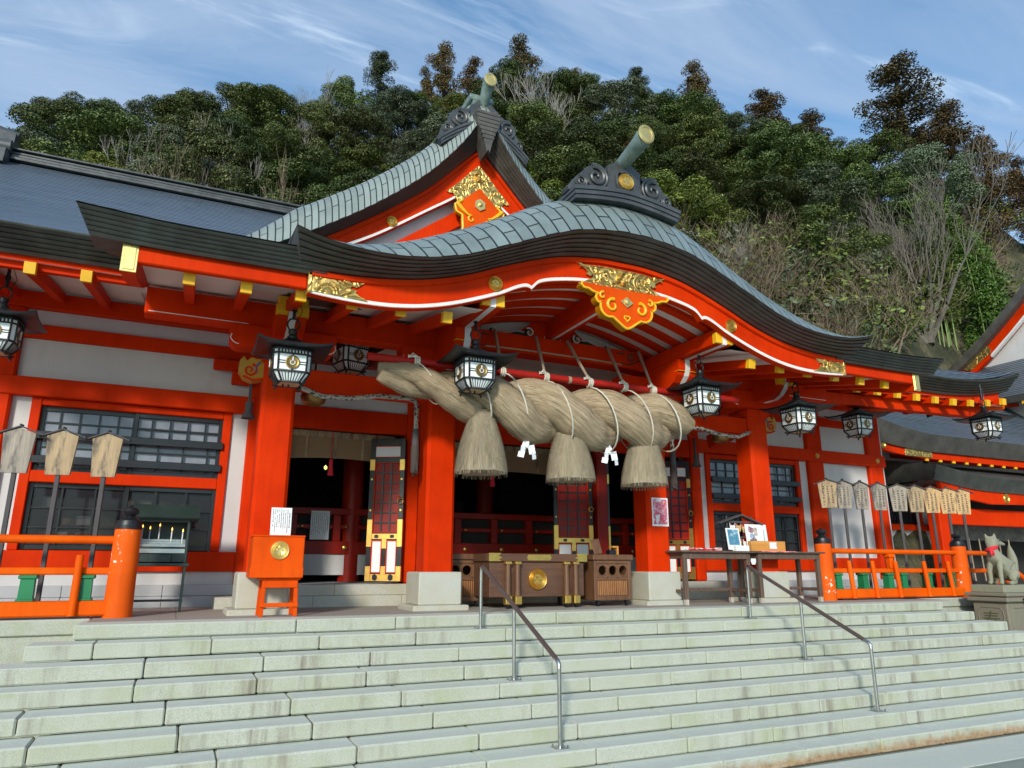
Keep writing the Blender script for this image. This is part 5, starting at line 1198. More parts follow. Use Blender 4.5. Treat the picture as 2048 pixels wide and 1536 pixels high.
# ---------------------------------------------------------------- balustrades
def finial(mb, x, y, z, k=1.0):
    mb.lathe([(.150*k, 0), (.152*k, .02), (.135*k, .075), (.075*k, .105), (.055*k, .13), (.085*k, .155), (.105*k, .19), (.085*k, .225), (.03*k, .245), (.012*k, .265), (.001, .27)], (x, y, z), 24)
def fence(lab, posts, xa, xb, sticks, struts, mid=()):
    F_ = thing('balustrade', lab, 'fence', ((xa+xb)/2, 1.2, 0), 'orange balustrades on the terrace'); y = 1.2
    for x in posts:
        mb = MB(); mb.lathe([(.165, 0), (.160, .3), (.150, 1.0), (.147, 1.06), (.13, 1.10), (.001, 1.10)], (x, y, 0), 32); p_ = mb.build('post', M['orangechip'], F_, 40)
        mb = MB(); finial(mb, x, y, 1.08); mb.lathe([(.157, 0), (.157, .03)], (x, y, 1.05), 24)
        for a in (-70, -20, 200): mb.lathe([(.014, 0), (.001, .012)], (x+.14*math.cos(R_(a)), y+.14*math.sin(R_(a)), 1.13), 8)
        mb.build('finial', M['iron'], p_, 40)
    e = [xa]+[p for p in posts]+[xb]; e = sorted(set(e))
    for a, b in zip(e, e[1:]):
        mb = MB(); mb.tube([(a, y, .915), ((a+b)/2, y, .913), (b, y, .915)], .05, 14); mb.build('top_rail', M['orange'], F_, 60)
        mb = MB(); mb.b2(a, b, y-.05, y+.05, .50, .585, .015); mb.build('middle_rail', M['orange'], F_)
        mb = MB(); mb.b2(a, b, y-.11, y+.11, .025, .20, .02); mb.build('bottom_rail', M['orange'], F_)
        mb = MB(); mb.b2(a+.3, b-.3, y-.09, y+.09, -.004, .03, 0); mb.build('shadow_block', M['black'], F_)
    for x in sticks: mb = MB(); mb.tube([(x, y-.085, .73), (x+.0, y-.135, .03)], [.042, .046], 12); mb.build('front_stick', M['orange'], F_, 50)
    for x in mid:
        mb = MB(); mb.b2(x-.05, x+.05, y-.055, y+.055, .58, .84, .01); mb.b2(x-.085, x+.085, y-.08, y+.08, .80, .87, .012); mb.build('rail_block', M['orange'], F_)
    for x in struts:
        mb = MB(); mb.prism([(x-.075, .205), (x+.075, .205), (x+.07, .46), (x-.07, .46)], y-.07, y+.07); mb.b2(x-.095, x+.095, y-.09, y+.09, .455, .50, .012); mb.b2(x-.09, x+.09, y-.085, y+.085, .20, .23, .008); mb.build('green_strut', M['green'], F_)
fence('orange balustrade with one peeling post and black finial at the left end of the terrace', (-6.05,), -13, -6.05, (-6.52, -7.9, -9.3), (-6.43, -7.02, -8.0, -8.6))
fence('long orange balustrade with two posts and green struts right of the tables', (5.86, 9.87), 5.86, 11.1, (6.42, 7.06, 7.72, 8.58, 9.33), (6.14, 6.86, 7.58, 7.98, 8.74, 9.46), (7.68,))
SR = thing('sloping_handrail', 'orange rail sloping down behind the stone fox', 'handrail', (11.6, 1.2, .4)); mb = MB(); mb.tube([(11.1, 1.2, .92), (12.6, 1.2, .02)], .05, 12); mb.build('top_rail', M['orange'], SR, 60)
mb = MB(); mb.tube([(11.1, 1.2, .50), (12.2, 1.2, -.2)], .04, 10); mb.build('lower_rail', M['orange'], SR, 60)
mb = MB(); mb.b2(11.02, 11.16, 1.13, 1.27, 0, .95, .01); mb.build('post', M['orange'], SR)
# ---------------------------------------------------------------- wooden name boards on stakes
def nameboard(lab, x, y, z, yaw, mt, k=1.0, seed=0):
    T = thing('name_board', lab, 'wooden board', (x, y, 0), 'wooden boards on stakes behind the balustrades'); Rz = Matrix.Rotation(yaw, 3, 'Z'); o = Vector((x, y, 0)); q = random.Random(seed)
    def fin(mb, name, m_, par): mb.v = [tuple(o+Rz @ Vector(p)) for p in mb.v]; return mb.build(name, m_, par)
    h = .57*k; wt, wb = .185*k, .145*k; mb = MB()
    mb.prism([(-wb, z), (wb, z), (wt, z+h*.88), (0, z+h), (-wt, z+h*.88)], -.018, .018); fin(mb, 'board', M[mt], T)
    mb = MB()
    for s_ in (-1, 1): mb.bar((0, 0, z+h+.022), (s_*.275*k, 0, z+h*.83+.012), .075, .018, .003)
    mb.bar((0, -.045, z+h+.04), (0, .045, z+h+.04), .02, .02, .003); fin(mb, 'little_roof', M['post'], T)
    mb = MB(); mb.b2(-.028, .028, .0, .035, 0, z+.3, .006); fin(mb, 'stake', M['post'], T)
    # faded, illegible brush writing
    mb = MB()
    for c in range(3 if seed > 3 else 0):
        u = (-.085+.085*c)*k; zz = z+h*.80
        while zz > z+h*.14:
            l = q.uniform(.018, .040); mb.prism([(u+q.uniform(-.028, -.012), zz-l), (u+q.uniform(.010, .028), zz-l*q.uniform(.6, 1.2)), (u+q.uniform(.012, .026), zz), (u+q.uniform(-.026, -.01), zz+q.uniform(-.01, .01))], -.0205, -.0185); zz -= l+q.uniform(.010, .022)
    if mb.v: fin(mb, 'faded_writing', plain('faded_ink', (.10, .085, .07), .8) if 'fink' not in M else M['fink'], T)
M['fink'] = plain('faded_board_ink', (.115, .095, .075), .85, var=.4, vs=20)
for i, (x, mt, lb) in enumerate(((-7.43, 'boardgrey', 'grey weathered blank wooden board on a stake, leftmost by the left balustrade'), (-6.96, 'boardtan', 'pale tan blank wooden board on a stake, middle one by the left balustrade'), (-6.45, 'boardtan', 'brownish blank wooden board on a stake nearest the candle stand'))):
    nameboard(lb, x, 1.62, 1.73, R_(-12-i*2), mt, 1.0, i)
RB = [(6.72, 'boardtan', -36, 'first'), (7.18, 'boardgrey', -18, 'second'), (7.70, 'boardgrey', -10, 'third'), (8.25, 'boardgrey', -14, 'fourth'), (8.86, 'boardgrey', -34, 'fifth'), (9.42, 'boardtan', -24, 'sixth'), (9.95, 'boardnew', -28, 'seventh'), (10.5, 'boardnew', -36, 'eighth'), (11.02, 'boardnew', -30, 'ninth')]
ww = {'boardtan': 'brown', 'boardgrey': 'grey weathered', 'boardnew': 'fresh honey-coloured'}
for i, (x, mt, yw, od) in enumerate(RB): nameboard('%s wooden name board, %s from the left behind the right balustrade' % (ww[mt], od), x, 1.7, 1.80, R_(yw), mt, 1.0, i+5)
# ---------------------------------------------------------------- tables
def table(xa, xb, ya, yb, h, lab):
    T = thing('wooden_table', lab, 'table', ((xa+xb)/2, (ya+yb)/2, 0), 'weathered wooden tables'); mb = MB()
    n = 3; w_ = (yb-ya+.12)/n
    for i in range(n): mb.b2(xa-.09, xb+.09, ya-.06+i*w_+.003, ya-.06+(i+1)*w_-.003, h-.032, h, .005)
    mb.build('tabletop', M['table'], T)
    mb = MB(); mb.b2(xa, xb, ya-.001, ya+.025, h-.135, h-.033, .004); mb.b2(xa, xb, yb-.025, yb+.001, h-.135, h-.033, .004); mb.b2(xa, xa+.025, ya+.03, yb-.03, h-.13, h-.033, .004); mb.b2(xb-.025, xb, ya+.03, yb-.03, h-.13, h-.033, .004); mb.build('apron', M['table'], T)
    for x in (xa+.04, xb-.04):
        for y in (ya+.04, yb-.04):
            mb = MB(); mb.b2(x-.037, x+.037, y-.037, y+.037, .09, h-.033, .006); l_ = mb.build('leg', M['table'], T)
            mb = MB(); mb.b2(x-.033, x+.033, y-.033, y+.033, 0, .092, .006); mb.build('bare_tip', M['tip'], l_)
    for x in (xa+.04, xb-.04): mb = MB(); mb.b2(x-.02, x+.02, ya+.07, yb-.07, .19, .245, .004); mb.build('stretcher', M['table'], T)
    mb = MB(); mb.b2(xa+.06, xb-.06, yb-.06, yb-.02, .20, .255, .004); mb.build('stretcher', M['table'], T)
table(2.15, 3.58, .72, 1.26, .875, 'dark weathered wooden table covered with small charms by the right inner pillar')
table(3.82, 5.30, .78, 1.32, .880, 'dark weathered wooden table carrying the honey coloured box')
rq = random.Random(11)
T = thing('charm_pile', 'low pile of pale red and white paper charms on the left table', 'charms', (2.75, .92, .875)); mb = MB(); mb2 = MB(); mb3 = MB()
mb3.b2(2.40, 3.02, .76, 1.08, .876, .886, .003)
for i in range(70):
    m_ = mb if rq.random() < .6 else mb2; m_.box((rq.uniform(2.42, 3.0), rq.uniform(.78, 1.05), .895+rq.uniform(0, .025)), (.07, .02, .008), .001, Matrix.Rotation(rq.uniform(0, 3), 3, 'Z') @ Matrix.Rotation(rq.uniform(-.4, .4), 3, 'X'))
mb3.build('tray', M['bib'], T); mb.build('white_charms', M['paper'], T); mb2.build('red_charms', M['bib'], T)
T = thing('small_label_stand', 'small dark wooden label stand between the charms and the blue sign', 'label', (3.0, .95, .875)); mb = MB(); mb.b2(2.98, 3.16, .93, .99, .876, .945, .004); mb.build('block', M['woodv'], T); mb = MB(); mb.b2(3.0, 3.14, .924, .929, .885, .93, 0); mb.build('paper', M['paper'], T)
T = thing('blue_sign', 'white framed sign with blue picture on a white base, left table', 'sign', (3.5, .9, .875))
Rm = Matrix.Rotation(R_(-8), 3, 'X'); o = Vector((3.45, .93, .90)); mb = MB(); mb.box(o+Rm @ Vector((0, 0, .19)), (.30, .012, .38), .003, Rm); mb.box((3.55, .90, .925), (.30, .10, .10), .004); mb.build('frame', M['paper'], T)
bl = MT('blue_picture', .4); bv = bl.co('Object'); bl.color(bl.mix(bl.rng(bl.noise(bv, 11, 4), .5, .62), (.07, .22, .34), (.36, .50, .56))); mb = MB(); mb.box(o+Rm @ Vector((0, -.008, .22)), (.235, .002, .27), 0, Rm); mb.build('picture', bl.m, T)
T = thing('fox_plaque_rack', 'little roofed rack hung with white fox face plaques behind the blue sign', 'plaque rack', (3.7, 1.1, .875)); mb = MB()
mb.b2(3.40, 3.42, 1.05, 1.07, .876, 1.50, 0); mb.b2(3.98, 4.0, 1.05, 1.07, .876, 1.5, 0); mb.b2(3.38, 4.02, 1.05, 1.07, 1.38, 1.41, 0); mb.b2(3.38, 4.02, 1.05, 1.07, 1.12, 1.14, 0)
mb.bar((3.20, 1.06, 1.36), (3.72, 1.06, 1.52), .14, .022, .003); mb.bar((3.72, 1.06, 1.52), (4.2, 1.06, 1.36), .14, .022, .003); mb.build('frame', M['post'], T)
for i, (u, z, mt) in enumerate(((3.52, 1.30, 'paper'), (3.66, 1.30, 'boardnew'), (3.80, 1.28, 'boardnew'), (3.80, 1.02, 'paper'), (3.64, 1.04, 'boardnew'))):
    mb = MB(); mb.prism([(u-.035, z-.075), (u+.035, z-.075), (u+.06, z-.01), (u+.062, z+.075), (u+.025, z+.03), (u-.025, z+.03), (u-.062, z+.075), (u-.06, z-.01)], 1.035, 1.042); pq = mb.build('fox_plaque', M[mt], T)
    mb = MB(); [mb.box((u+s_*.022, 1.033, z-.012), (.018, .002, .006), 0) for s_ in (-1, 1)]; mb.box((u, 1.033, z-.055), (.01, .002, .008), 0); [mb.box((u+s_*.048, 1.033, z+.045), (.014, .002, .03), 0) for s_ in (-1, 1)]; mb.build('face_marks', M['bib'], pq)
T = thing('hanging_fox_mask', 'tiny white fox face hanging under the edge of the left table', 'plaque', (3.55, .70, .72)); u, z = 3.62, .70; mb = MB(); mb.prism([(u-.03, z-.05), (u+.03, z-.05), (u+.055, z), (u+.05, z+.05), (u-.05, z+.05), (u-.055, z)], .690, .70); mb.build('face', M['paper'], T); mb = MB(); [mb.box((u+s_*.02, .688, z+.005), (.014, .002, .005), 0) for s_ in (-1, 1)]; mb.build('face_marks', M['ink'], T)
T = thing('honey_wood_box', 'honey coloured wooden box with a white label on the right table', 'box', (4.2, 1.0, .88)); mb = MB()
mb.b2(3.80, 4.60, .90, .915, .884, 1.06, .004); mb.b2(3.80, 4.60, 1.16, 1.175, .884, 1.06, .004); mb.b2(3.80, 3.815, .915, 1.16, .884, 1.058, .003); mb.b2(4.585, 4.6, .915, 1.16, .884, 1.058, .003); mb.b2(3.815, 4.585, .915, 1.16, .884, .9, 0); mb.b2(4.085, 4.09, .897, .9, .884, 1.06, 0); mb.build('case', M['honey'], T)
paper('box_label', 'small white label with faint writing stuck on the honey coloured box', (4.30, .892, .925), .17, .115, 0, 1, 0, 'paper', 9)
T = thing('pink_cloth', 'thin pink cloth under the honey coloured box on the right table', 'cloth', (4.2, .9, .88)); mb = MB(); xs_ = frange(3.86, 4.66, 12); mb.grid([[(x, 1.1, .8835) for x in xs_], [(x, .73, .8835) for x in xs_], [(x, .712, .868+.006*math.sin(x*21)) for x in xs_]]); mb.build('sheet', plain('pink_cloth', (.72, .22, .24), .85), T)
T = thing('picture_board', 'white board with snapshots and a column of writing behind the honey coloured box', 'sign', (4.02, .98, 1.0)); Rm = Matrix.Rotation(R_(-6), 3, 'X'); o = Vector((4.04, .99, .95)); mb = MB(); mb.box(o+Rm @ Vector((0, 0, .2)), (.50, .012, .42), .002, Rm); mb.build('board', M['paper'], T)
for k_, (u, z, w_, h_, cc, an) in enumerate(((-.13, .31, .13, .10, (.25, .10, .12), 20), (-.02, .28, .08, .14, (.42, .28, .22), 0), (-.11, .20, .10, .07, (.20, .32, .48), 10), (-.10, .12, .15, .10, (.10, .07, .09), -32))):
    pm = MT('snapshot_print', .4); pm.color(pm.mix(pm.rng(pm.noise(pm.co('Object', (1, 1, 1)), 16, 3), .45, .6), cc, (.62, .55, .58))); mb = MB(); mb.box(o+Rm @ Vector((u, -.0085-.0006*k_, z)), (w_, .001, h_), 0, Rm @ Matrix.Rotation(R_(an), 3, 'Y')); mb.build('snapshot', pm.m, T)
mb = MB()
for i in range(9): mb.box(o+Rm @ Vector((.17, -.0085, .30-.028*i)), (.018, .001, .016), 0, Rm)
mb.build('writing', M['ink'], T)
po = MT('pink_poster', .45); pv = po.co('Object', (1, 1, 1)); pa = po.noise(pv, 6.5, 2); pb = po.noise(po.co('Object', (1, 1, 1), (0, 0, 2)), 9, 3)
po.color(po.mix(po.rng(pb, .53, .60, 0, .85), po.ramp(pa, [(.36, (.74, .70, .72)), (.46, (.70, .30, .36)), (.54, (.56, .05, .11)), (.64, (.74, .66, .68))]), (.62, .06, .12)))
T = thing('poster', 'pink and red poster with white border taped to the right inner pillar', 'poster', (1.99, 1.09, 1.5)); mb = MB(); mb.b2(1.83, 2.165, 1.090, 1.096, 1.28, 1.76, 0); mb.build('white_sheet', M['paper'], T); mb = MB(); mb.b2(1.855, 2.14, 1.088, 1.0895, 1.31, 1.735, 0); mb.build('printed_picture', po.m, T)
# ---------------------------------------------------------------- candle stand
CS = thing('candle_stand', 'dark green metal candle stand with pitched lid on thin legs by the left balustrade post', 'candle stand', (-5.65, 2.0, 0)); xa, xb = -5.98, -5.33
mb = MB()
for x in (xa+.02, xb-.02):
    for y in (1.98, 2.38): mb.b2(x-.016, x+.016, y-.016, y+.016, 0, .62, .003)
mb.b2(xa, xb, 1.965, 1.99, .14, .17, .003); mb.b2(xa-.03, xb+.03, 1.95, 2.42, .60, .645, .004); mb.build('leg_frame', M['dgreenm'], CS)
mb = MB()
for x in (xa+.01, xb-.04): mb.b2(x, x+.03, 1.97, 2.0, .645, 1.27, .003)
mb.b2(xa, xb, 2.36, 2.39, .645, 1.27, .0); mb.b2(xa, xa+.012, 2.0, 2.36, .645, 1.27, 0); mb.b2(xb-.012, xb, 2.0, 2.36, .645, 1.27, 0); mb.b2(xa+.03, xb-.04, 1.97, 2.0, 1.19, 1.24, .003); mb.build('cabinet', M['dgreenm'], CS)
mb = MB(); mb.prism([(1.86, 1.25), (1.88, 1.23), (2.2, 1.33), (2.50, 1.23), (2.52, 1.25), (2.32, 1.43), (2.05, 1.43)], xa-.10, xb+.10, 'x'); mb.build('lid', M['dgreenm'], CS)
mb = MB()
for i, y in enumerate((2.03, 2.13, 2.23)): mb.b2(xa+.03, xb-.04, y, y+.03, .86+.035*i, .90+.035*i, .003)
mb.b2(xa+.03, xb-.04, 1.975, 1.985, .775, .835, .003); mb.build('tray_rail', M['steel'], CS)
mb = MB(); mb.b2(xa+.03, xb-.04, 2.0, 2.34, .66, .86, 0); mb.b2(xa+.17, xa+.45, 1.955, 1.99, .655, .76, .006); mb.build('drawer', M['dgreenm'], CS)
fl = bpy.data.materials.new('candle_flame'); fl.use_nodes = True; fb = fl.node_tree.nodes['Principled BSDF']; fb.inputs['Base Color'].default_value = (1, .6, .1, 1); fb.inputs['Emission Color'].default_value = (1, .52, .10, 1); fb.inputs['Emission Strength'].default_value = 2.5
for i, (x, y, z, h, od) in enumerate(((-5.84, 2.24, .968, .13, 'second from the left'), (-5.72, 2.24, .968, .17, 'tallest'), (-5.56, 2.14, .933, .15, 'third from the left'), (-5.42, 2.04, .90, .16, 'rightmost'), (-5.935, 2.24, .968, .15, 'leftmost, beside the orange post'))):
    T = thing('candle', 'thin white burning candle on the candle stand, %s' % od, 'candle', (x, y, z), 'candles on the stand'); mb = MB(); mb.tube([(x, y, z), (x, y, z+h)], .008, 8); mb.build('stick', M['paper'], T, 60)
    mb = MB(); mb.lathe([(.002, 0), (.010, .012), (.007, .028), (.001, .045)], (x, y, z+h+.004), 8); mb.build('flame', fl, T, 60)
# lamp glowing inside
T = thing('altar_lamp', 'tiny yellow lamp glowing in the dark hall behind the left doorway', 'lamp', (-2.9, 5.6, 2.55)); em = bpy.data.materials.new('lamp_glow'); em.use_nodes = True; eb = em.node_tree.nodes['Principled BSDF']; eb.inputs['Emission Color'].default_value = (.85, .9, .25, 1); eb.inputs['Emission Strength'].default_value = 1.2
mb = MB(); mb.lathe([(.001, 0), (.03, .02), (.035, .06), (.001, .10)], (-2.9, 5.6, 2.5), 10); mb.build('bulb', em, T, 60); mb = MB(); mb.tube([(-2.9, 5.6, 2.6), (-2.9, 5.6, 3.6)], .01, 6); mb.build('cord', M['black'], T)
# shelves with amulet boxes behind the lower window
SH = thing('amulet_shelf', 'dark red display shelf behind the lower left window', 'shelf', (-6.3, 3.7, .85)); mb = MB()
for z in (.95, 1.2, 1.45): mb.b2(-7.45, -5.1, 3.55, 3.85, z-.02, z, 0)
mb.build('shelf_board', M['dred'], SH)
mb = MB(); mb.b2(-7.5, -5.05, 3.86, 3.88, .85, 1.79, 0); mb.build('back_board', M['dred'], SH)
for i in range(17):
    x = -7.3+rq.uniform(-.05, .05)+.27*(i % 8); z = (.95, 1.2, 1.45)[i//6 if i < 17 else 2]; mt = (M['boardnew'], M['paper'], M['boardtan'])[i % 3]
    mb = MB(); w_ = rq.uniform(.07, .10); h = rq.uniform(.10, .17); mb.b2(x-w_, x+w_, 3.60, 3.72, z, z+h, .008)
    o = mb.build('amulet_box', mt, None, None, (x, 3.66, z)); tag(o, 'small amulet box on the dim shelf behind the lower left window', 'box', 'amulet boxes behind the window')
# ---------------------------------------------------------------- stone fox on its pedestal
PD = thing('stone_pedestal', 'carved grey stone pedestal with a cut character, right of the steps', 'pedestal', (9.8, .3, -1.44)); X0, X1, Y0, Y1 = 9.20, 10.75, -.05, .62
mb = MB(); mb.b2(X0, X1, Y0, Y1, -1.44, -.045, .02); pdb = mb.build('base_block', M['pedestal'], PD)
mb = MB(); mb.b2(X0-.07, X1+.07, Y0-.07, Y1+.07, -.045, .05, .045); mb.b2(X0-.09, X1+.09, Y0-.09, Y1+.09, .06, .13, .03); mb.build('cap_slab', M['pedestal'], PD)
mb = MB(); mb.b2(X0-.02, X1-.05, Y0-.0, Y1-.02, .13, .275, .012); mb.build('fox_slab', M['fox'], PD)
mb = MB(); a, b, c_, d_ = Y0+.09, Y1-.09, -.62, -.15
P = [(a+.05, c_), (b-.05, c_), (b, c_+.05), (b, d_-.07), (b-.06, d_), (a+.06, d_), (a, d_-.07), (a, c_+.05)]; P.append(P[0]); mb.tube([(X0-.002, y, z) for y, z in P], .010, 6)
for xa_, xb_ in ((X0+.12, X0+.7), (X0+.8, X1-.12)): Q = [(xa_, -1.1), (xb_, -1.1), (xb_, -.2), (xb_-.05, -.15), (xa_+.05, -.15), (xa_, -.2)]; Q.append(Q[0]); mb.tube([(x, Y0-.002, z) for x, z in Q], .011, 6)
mb.build('panel_moulding', M['pedestal'], pdb, 60)
try:
    fc = bpy.data.curves.new('inscription', 'FONT'); fc.body = '\u5949'; fc.size = .36; fc.align_x = 'CENTER'; fc.extrude = .003; fo = bpy.data.objects.new('tmp_text', fc); COL.objects.link(fo)
    dg = bpy.context.evaluated_depsgraph_get(); me_ = bpy.data.meshes.new_from_object(fo.evaluated_get(dg)); bpy.data.objects.remove(fo)
    if len(me_.vertices) > 4:
        Rt = Matrix(((0, 0, -1), (-1, 0, 0), (0, 1, 0))); me_.transform(Rt.to_4x4()); zz = [v_.co.z for v_ in me_.vertices]; yy = [v_.co.y for v_ in me_.vertices]
        me_.transform(Matrix.Translation((0, -(max(yy)+min(yy))/2, -(max(zz)+min(zz))/2))); me_.materials.clear(); me_.materials.append(plain('carved_character', (.075, .085, .04), .9))
        io = bpy.data.objects.new('inscription', me_); COL.objects.link(io); io.parent = pdb; io.location = Vector((X0-.002, (a+b)/2, -.385))-PD.location
except Exception as e_: print('text', e_)
T = thing('dark_rope', 'dark rope with red scraps lying under the fox pedestal cap', 'rope', (10.0, -.1, -.02)); mb = MB()
for i in range(26): x = 9.62+i*.042; mb.tube([(x-.02, -.13, .02), (x+.01, -.15, -.005), (x+.03, -.12, -.035)], .02, 5)
mb.build('coil', M['black'], T, 60)
FX = thing('stone_fox', 'grey stone fox sitting on the pedestal with red neckerchief, looking back over its shoulder', 'fox statue', (9.65, .27, .275))
def skin(name, chains, mat, par, sub=2):
    V = []; E = []; Rr = []
    for ch in chains:
        prev = None
        for it in ch:
            if isinstance(it, int): prev = it; continue
            p, r = it; V.append(p); Rr.append(r if isinstance(r, tuple) else (r, r))
            if prev is not None: E.append((prev, len(V)-1))
            prev = len(V)-1
    me = bpy.data.meshes.new(name); me.from_pydata(V, E, []); o = bpy.data.objects.new(name, me); COL.objects.link(o); o.parent = par
    m_ = o.modifiers.new('skin', 'SKIN'); m_.use_smooth_shade = True; me.skin_vertices.new() if not me.skin_vertices else None
    for sv, r in zip(me.skin_vertices[0].data, Rr): sv.radius = r
    me.skin_vertices[0].data[0].use_root = True
    s_ = o.modifiers.new('sub', 'SUBSURF'); s_.levels = sub; s_.render_levels = sub; me.materials.append(mat); return o
k = 1.0
body = [[((.28, 0, .17), .19), ((.17, 0, .33), .17), ((.02, 0, .48), .155), ((-.10, 0, .60), .12), ((-.13, 0, .72), .085), ((-.12, -.01, .84), .105), ((-.03, -.03, .845), .085), ((.06, -.05, .815), .055), ((.15, -.07, .79), .036), ((.185, -.08, .785), .022)],
        [2, ((-.12, -.10, .42), .07), ((-.145, -.11, .27), .05), ((-.15, -.11, .10), .042), ((-.155, -.115, .035), .048), ((-.21, -.12, .028), .038)],
        [2, ((-.10, .10, .42), .07), ((-.13, .11, .27), .05), ((-.13, .11, .10), .042), ((-.135, .115, .035), .048), ((-.19, .12, .028), .038)],
        [0, ((.17, -.17, .20), .115), ((.07, -.185, .13), .075), ((.17, -.185, .05), .05), ((.02, -.19, .035), .045), ((-.03, -.19, .03), .036)],
        [0, ((.17, .17, .20), .115), ((.07, .185, .13), .075), ((.17, .185, .05), .05), ((.02, .19, .035), .045)],
        [5, ((-.17, .045, .93), .038), ((-.185, .055, 1.0), .008)], [5, ((-.10, -.065, .935), .038), ((-.10, -.08, 1.005), .008)],
        [0, ((.42, 0, .10), .07), ((.50, .02, .16), .075), ((.54, .03, .32), (.09, .085)), ((.54, .03, .50), (.10, .085)), ((.50, .02, .66), (.065, .06)), ((.45, .0, .80), .012)]]
skin('body', body, M['fox'], FX)
mb = MB(); P = [Vector((-.125+.105*math.cos(t), .0+.10*math.sin(t), .715+.03*math.cos(t+1.2))) for t in [i/24*2*math.pi for i in range(25)]]
mb.tube(P, .021, 8); mb.tube([p+Vector((-.012, -.0, -.03)) for p in P], .019, 8); mb.tube([(-.225, -.04, .70), (-.25, -.05, .63), (-.235, -.055, .56)], [.022, .03, .012], 8); mb.tube([(-.225, -.03, .70), (-.225, -.08, .64), (-.21, -.09, .58)], [.02, .026, .01], 8)
mb.v = [tuple(Vector(p)+FX.location) for p in mb.v]; mb.build('neckerchief', M['bib'], FX, 60)
mb = MB()
for yy, xx_ in ((-.105, .0),): mb.tube([(-.05, -.115, .865), (-.015, -.115, .862), (.02, -.108, .85)], [.003, .008, .003], 6); mb.tube([(.07, -.098, .785), (.13, -.10, .772), (.18, -.10, .772)], .004, 5)
mb.v = [tuple(Vector(p)+FX.location) for p in mb.v]; mb.build('face_lines', M['ink'], FX, 60)
# ---------------------------------------------------------------- side buildings at the right
SB = thing('side_hall', 'lower red and white annex hall with sweeping grey roof at the right', 'building', (17, 6, 0))
def zr(x): return .36*max(0, 1-(x-12.4)/2.6)**1.6 if x < 15 else 0
xs = frange(12.35, 26, 60); mb = MB(); rows = []; uv = []; L = 0; pv = None
for y, z in ((4.82, 4.50), (5.1, 4.66), (5.6, 4.88), (6.4, 5.30), (7.2, 5.82), (8.0, 6.45), (8.8, 7.15)):
    if pv: L += math.hypot(y-pv[0], z-pv[1])
    pv = (y, z); rows.append([(x+(y-4.82)*.35*(x < 12.4), y, z+zr(x)*max(0, 1-(y-4.8)/2.2)) for x in xs]); uv.append([(L, x) for x in xs])
mb.grid(rows, uv, True); mb.build('roof', M['slate'], SB, 60); mb = MB(); rows = []
for i in range(5):
    for e, o_ in ((i/5, 0), ((i+1)/5-.006, -.02)): rows.append([(x, 5.0-.18*e+o_, 4.0+.50*e+zr(x)*(.6+.4*e)) for x in xs])
mb.grid(rows, None, True); mb.grid([[(x, 5.0, 4.0+zr(x)*.6) for x in xs], [(x, 6.2, 4.15) for x in xs]]); k_ = mb.add([(12.35, 5.0, 4.2), (12.35, 4.82, 4.86), (12.8, 6.5, 5.4), (12.6, 6.5, 4.2)]); mb.face([k_+3, k_+2, k_+1, k_]); mb.build('eave_edge', M['bandbrown'], SB, 30)
mb = MB(); mb.grid([[(x, 5.08, 4.0+zr(x)*.6) for x in xs], [(x, 5.08, 3.80+zr(x)*.55) for x in xs], [(x, 5.2, 3.80+zr(x)*.55) for x in xs]]); mb.build('eave_board', M['red'], SB)
mb = MB(); mb.b2(13.9, 15.1, 5.05, 5.075, 3.83, 4.05, .004); mb.build('gilt_corner_plate', M['goldcarve'], SB); crest(SB, (12.95, 5.07, 4.10), .13)
for i in range(15): mb = MB(); x = 14.9+i*.62; mb.bar((x, 5.1, 3.80), (x, 6.6, 4.1), .11, .12, .004); r_ = mb.build('rafter', M['red'], SB); mb = MB(); mb.b2(x-.06, x+.06, 5.085, 5.13, 3.73, 3.86, .003); mb.build('end_cap', M['yellow'], r_)
mb = MB(); mb.b2(12.9, 16.4, 6.3, 6.6, -.2, 4.2, 0); mb.b2(16.4, 26, 8.2, 8.4, -.2, 6, 0); mb.b2(16.3, 16.5, 6.6, 8.3, -.2, 4.2, 0); mb.build('wall', M['plaster'], SB)
mb = MB(); mb.b2(12.7, 13.15, 6.1, 6.6, -.2, 4.2, .02); mb.b2(13.15, 16.2, 6.12, 6.4, 3.62, 3.86, .01); mb.b2(13.15, 16.2, 6.12, 6.4, 1.72, 1.9, .01); mb.b2(13.15, 16.5, 6.1, 6.4, .5, .9, .01); mb.b2(15.62, 15.8, 6.14, 6.4, 1.9, 3.62, .01); mb.build('timber_frame', M['red'], SB)
mb = MB(); mb.b2(13.75, 15.62, 6.24, 6.32, 1.9, 3.62, 0); wd = mb.build('window', M['black'], SB); mb = MB(); mb.b2(13.85, 15.52, 6.225, 6.235, 1.98, 3.54, 0); mb.build('pane', gl.m, wd); mb = MB()
for i in range(1, 6): x = 13.85+1.67*i/6; mb.b2(x-.018, x+.018, 6.19, 6.222, 1.95, 3.58, 0)
for i in range(1, 5): z = 1.98+1.56*i/5; mb.b2(13.8, 15.6, 6.185, 6.221, z-.018, z+.018, 0)
mb.build('lattice', M['black'], wd)
PB = thing('side_porch', 'small annex porch with dark roof edge, red beams and a dim curtained entrance', 'building', (17, 5, 0)); xs = frange(14.2, 24, 30); zz_ = lambda x: .22*max(0, 1-(x-14.2)/2.4)**1.6
mb = MB(); rows = []
for i in range(5):
    for e, o_ in ((i/5, 0), ((i+1)/5-.006, -.02)): rows.append([(x-.12*e*(x < 14.3), 4.5-.22*e+o_, 2.86+.40*e+zz_(x)-.012*(x-14.2)) for x in xs])
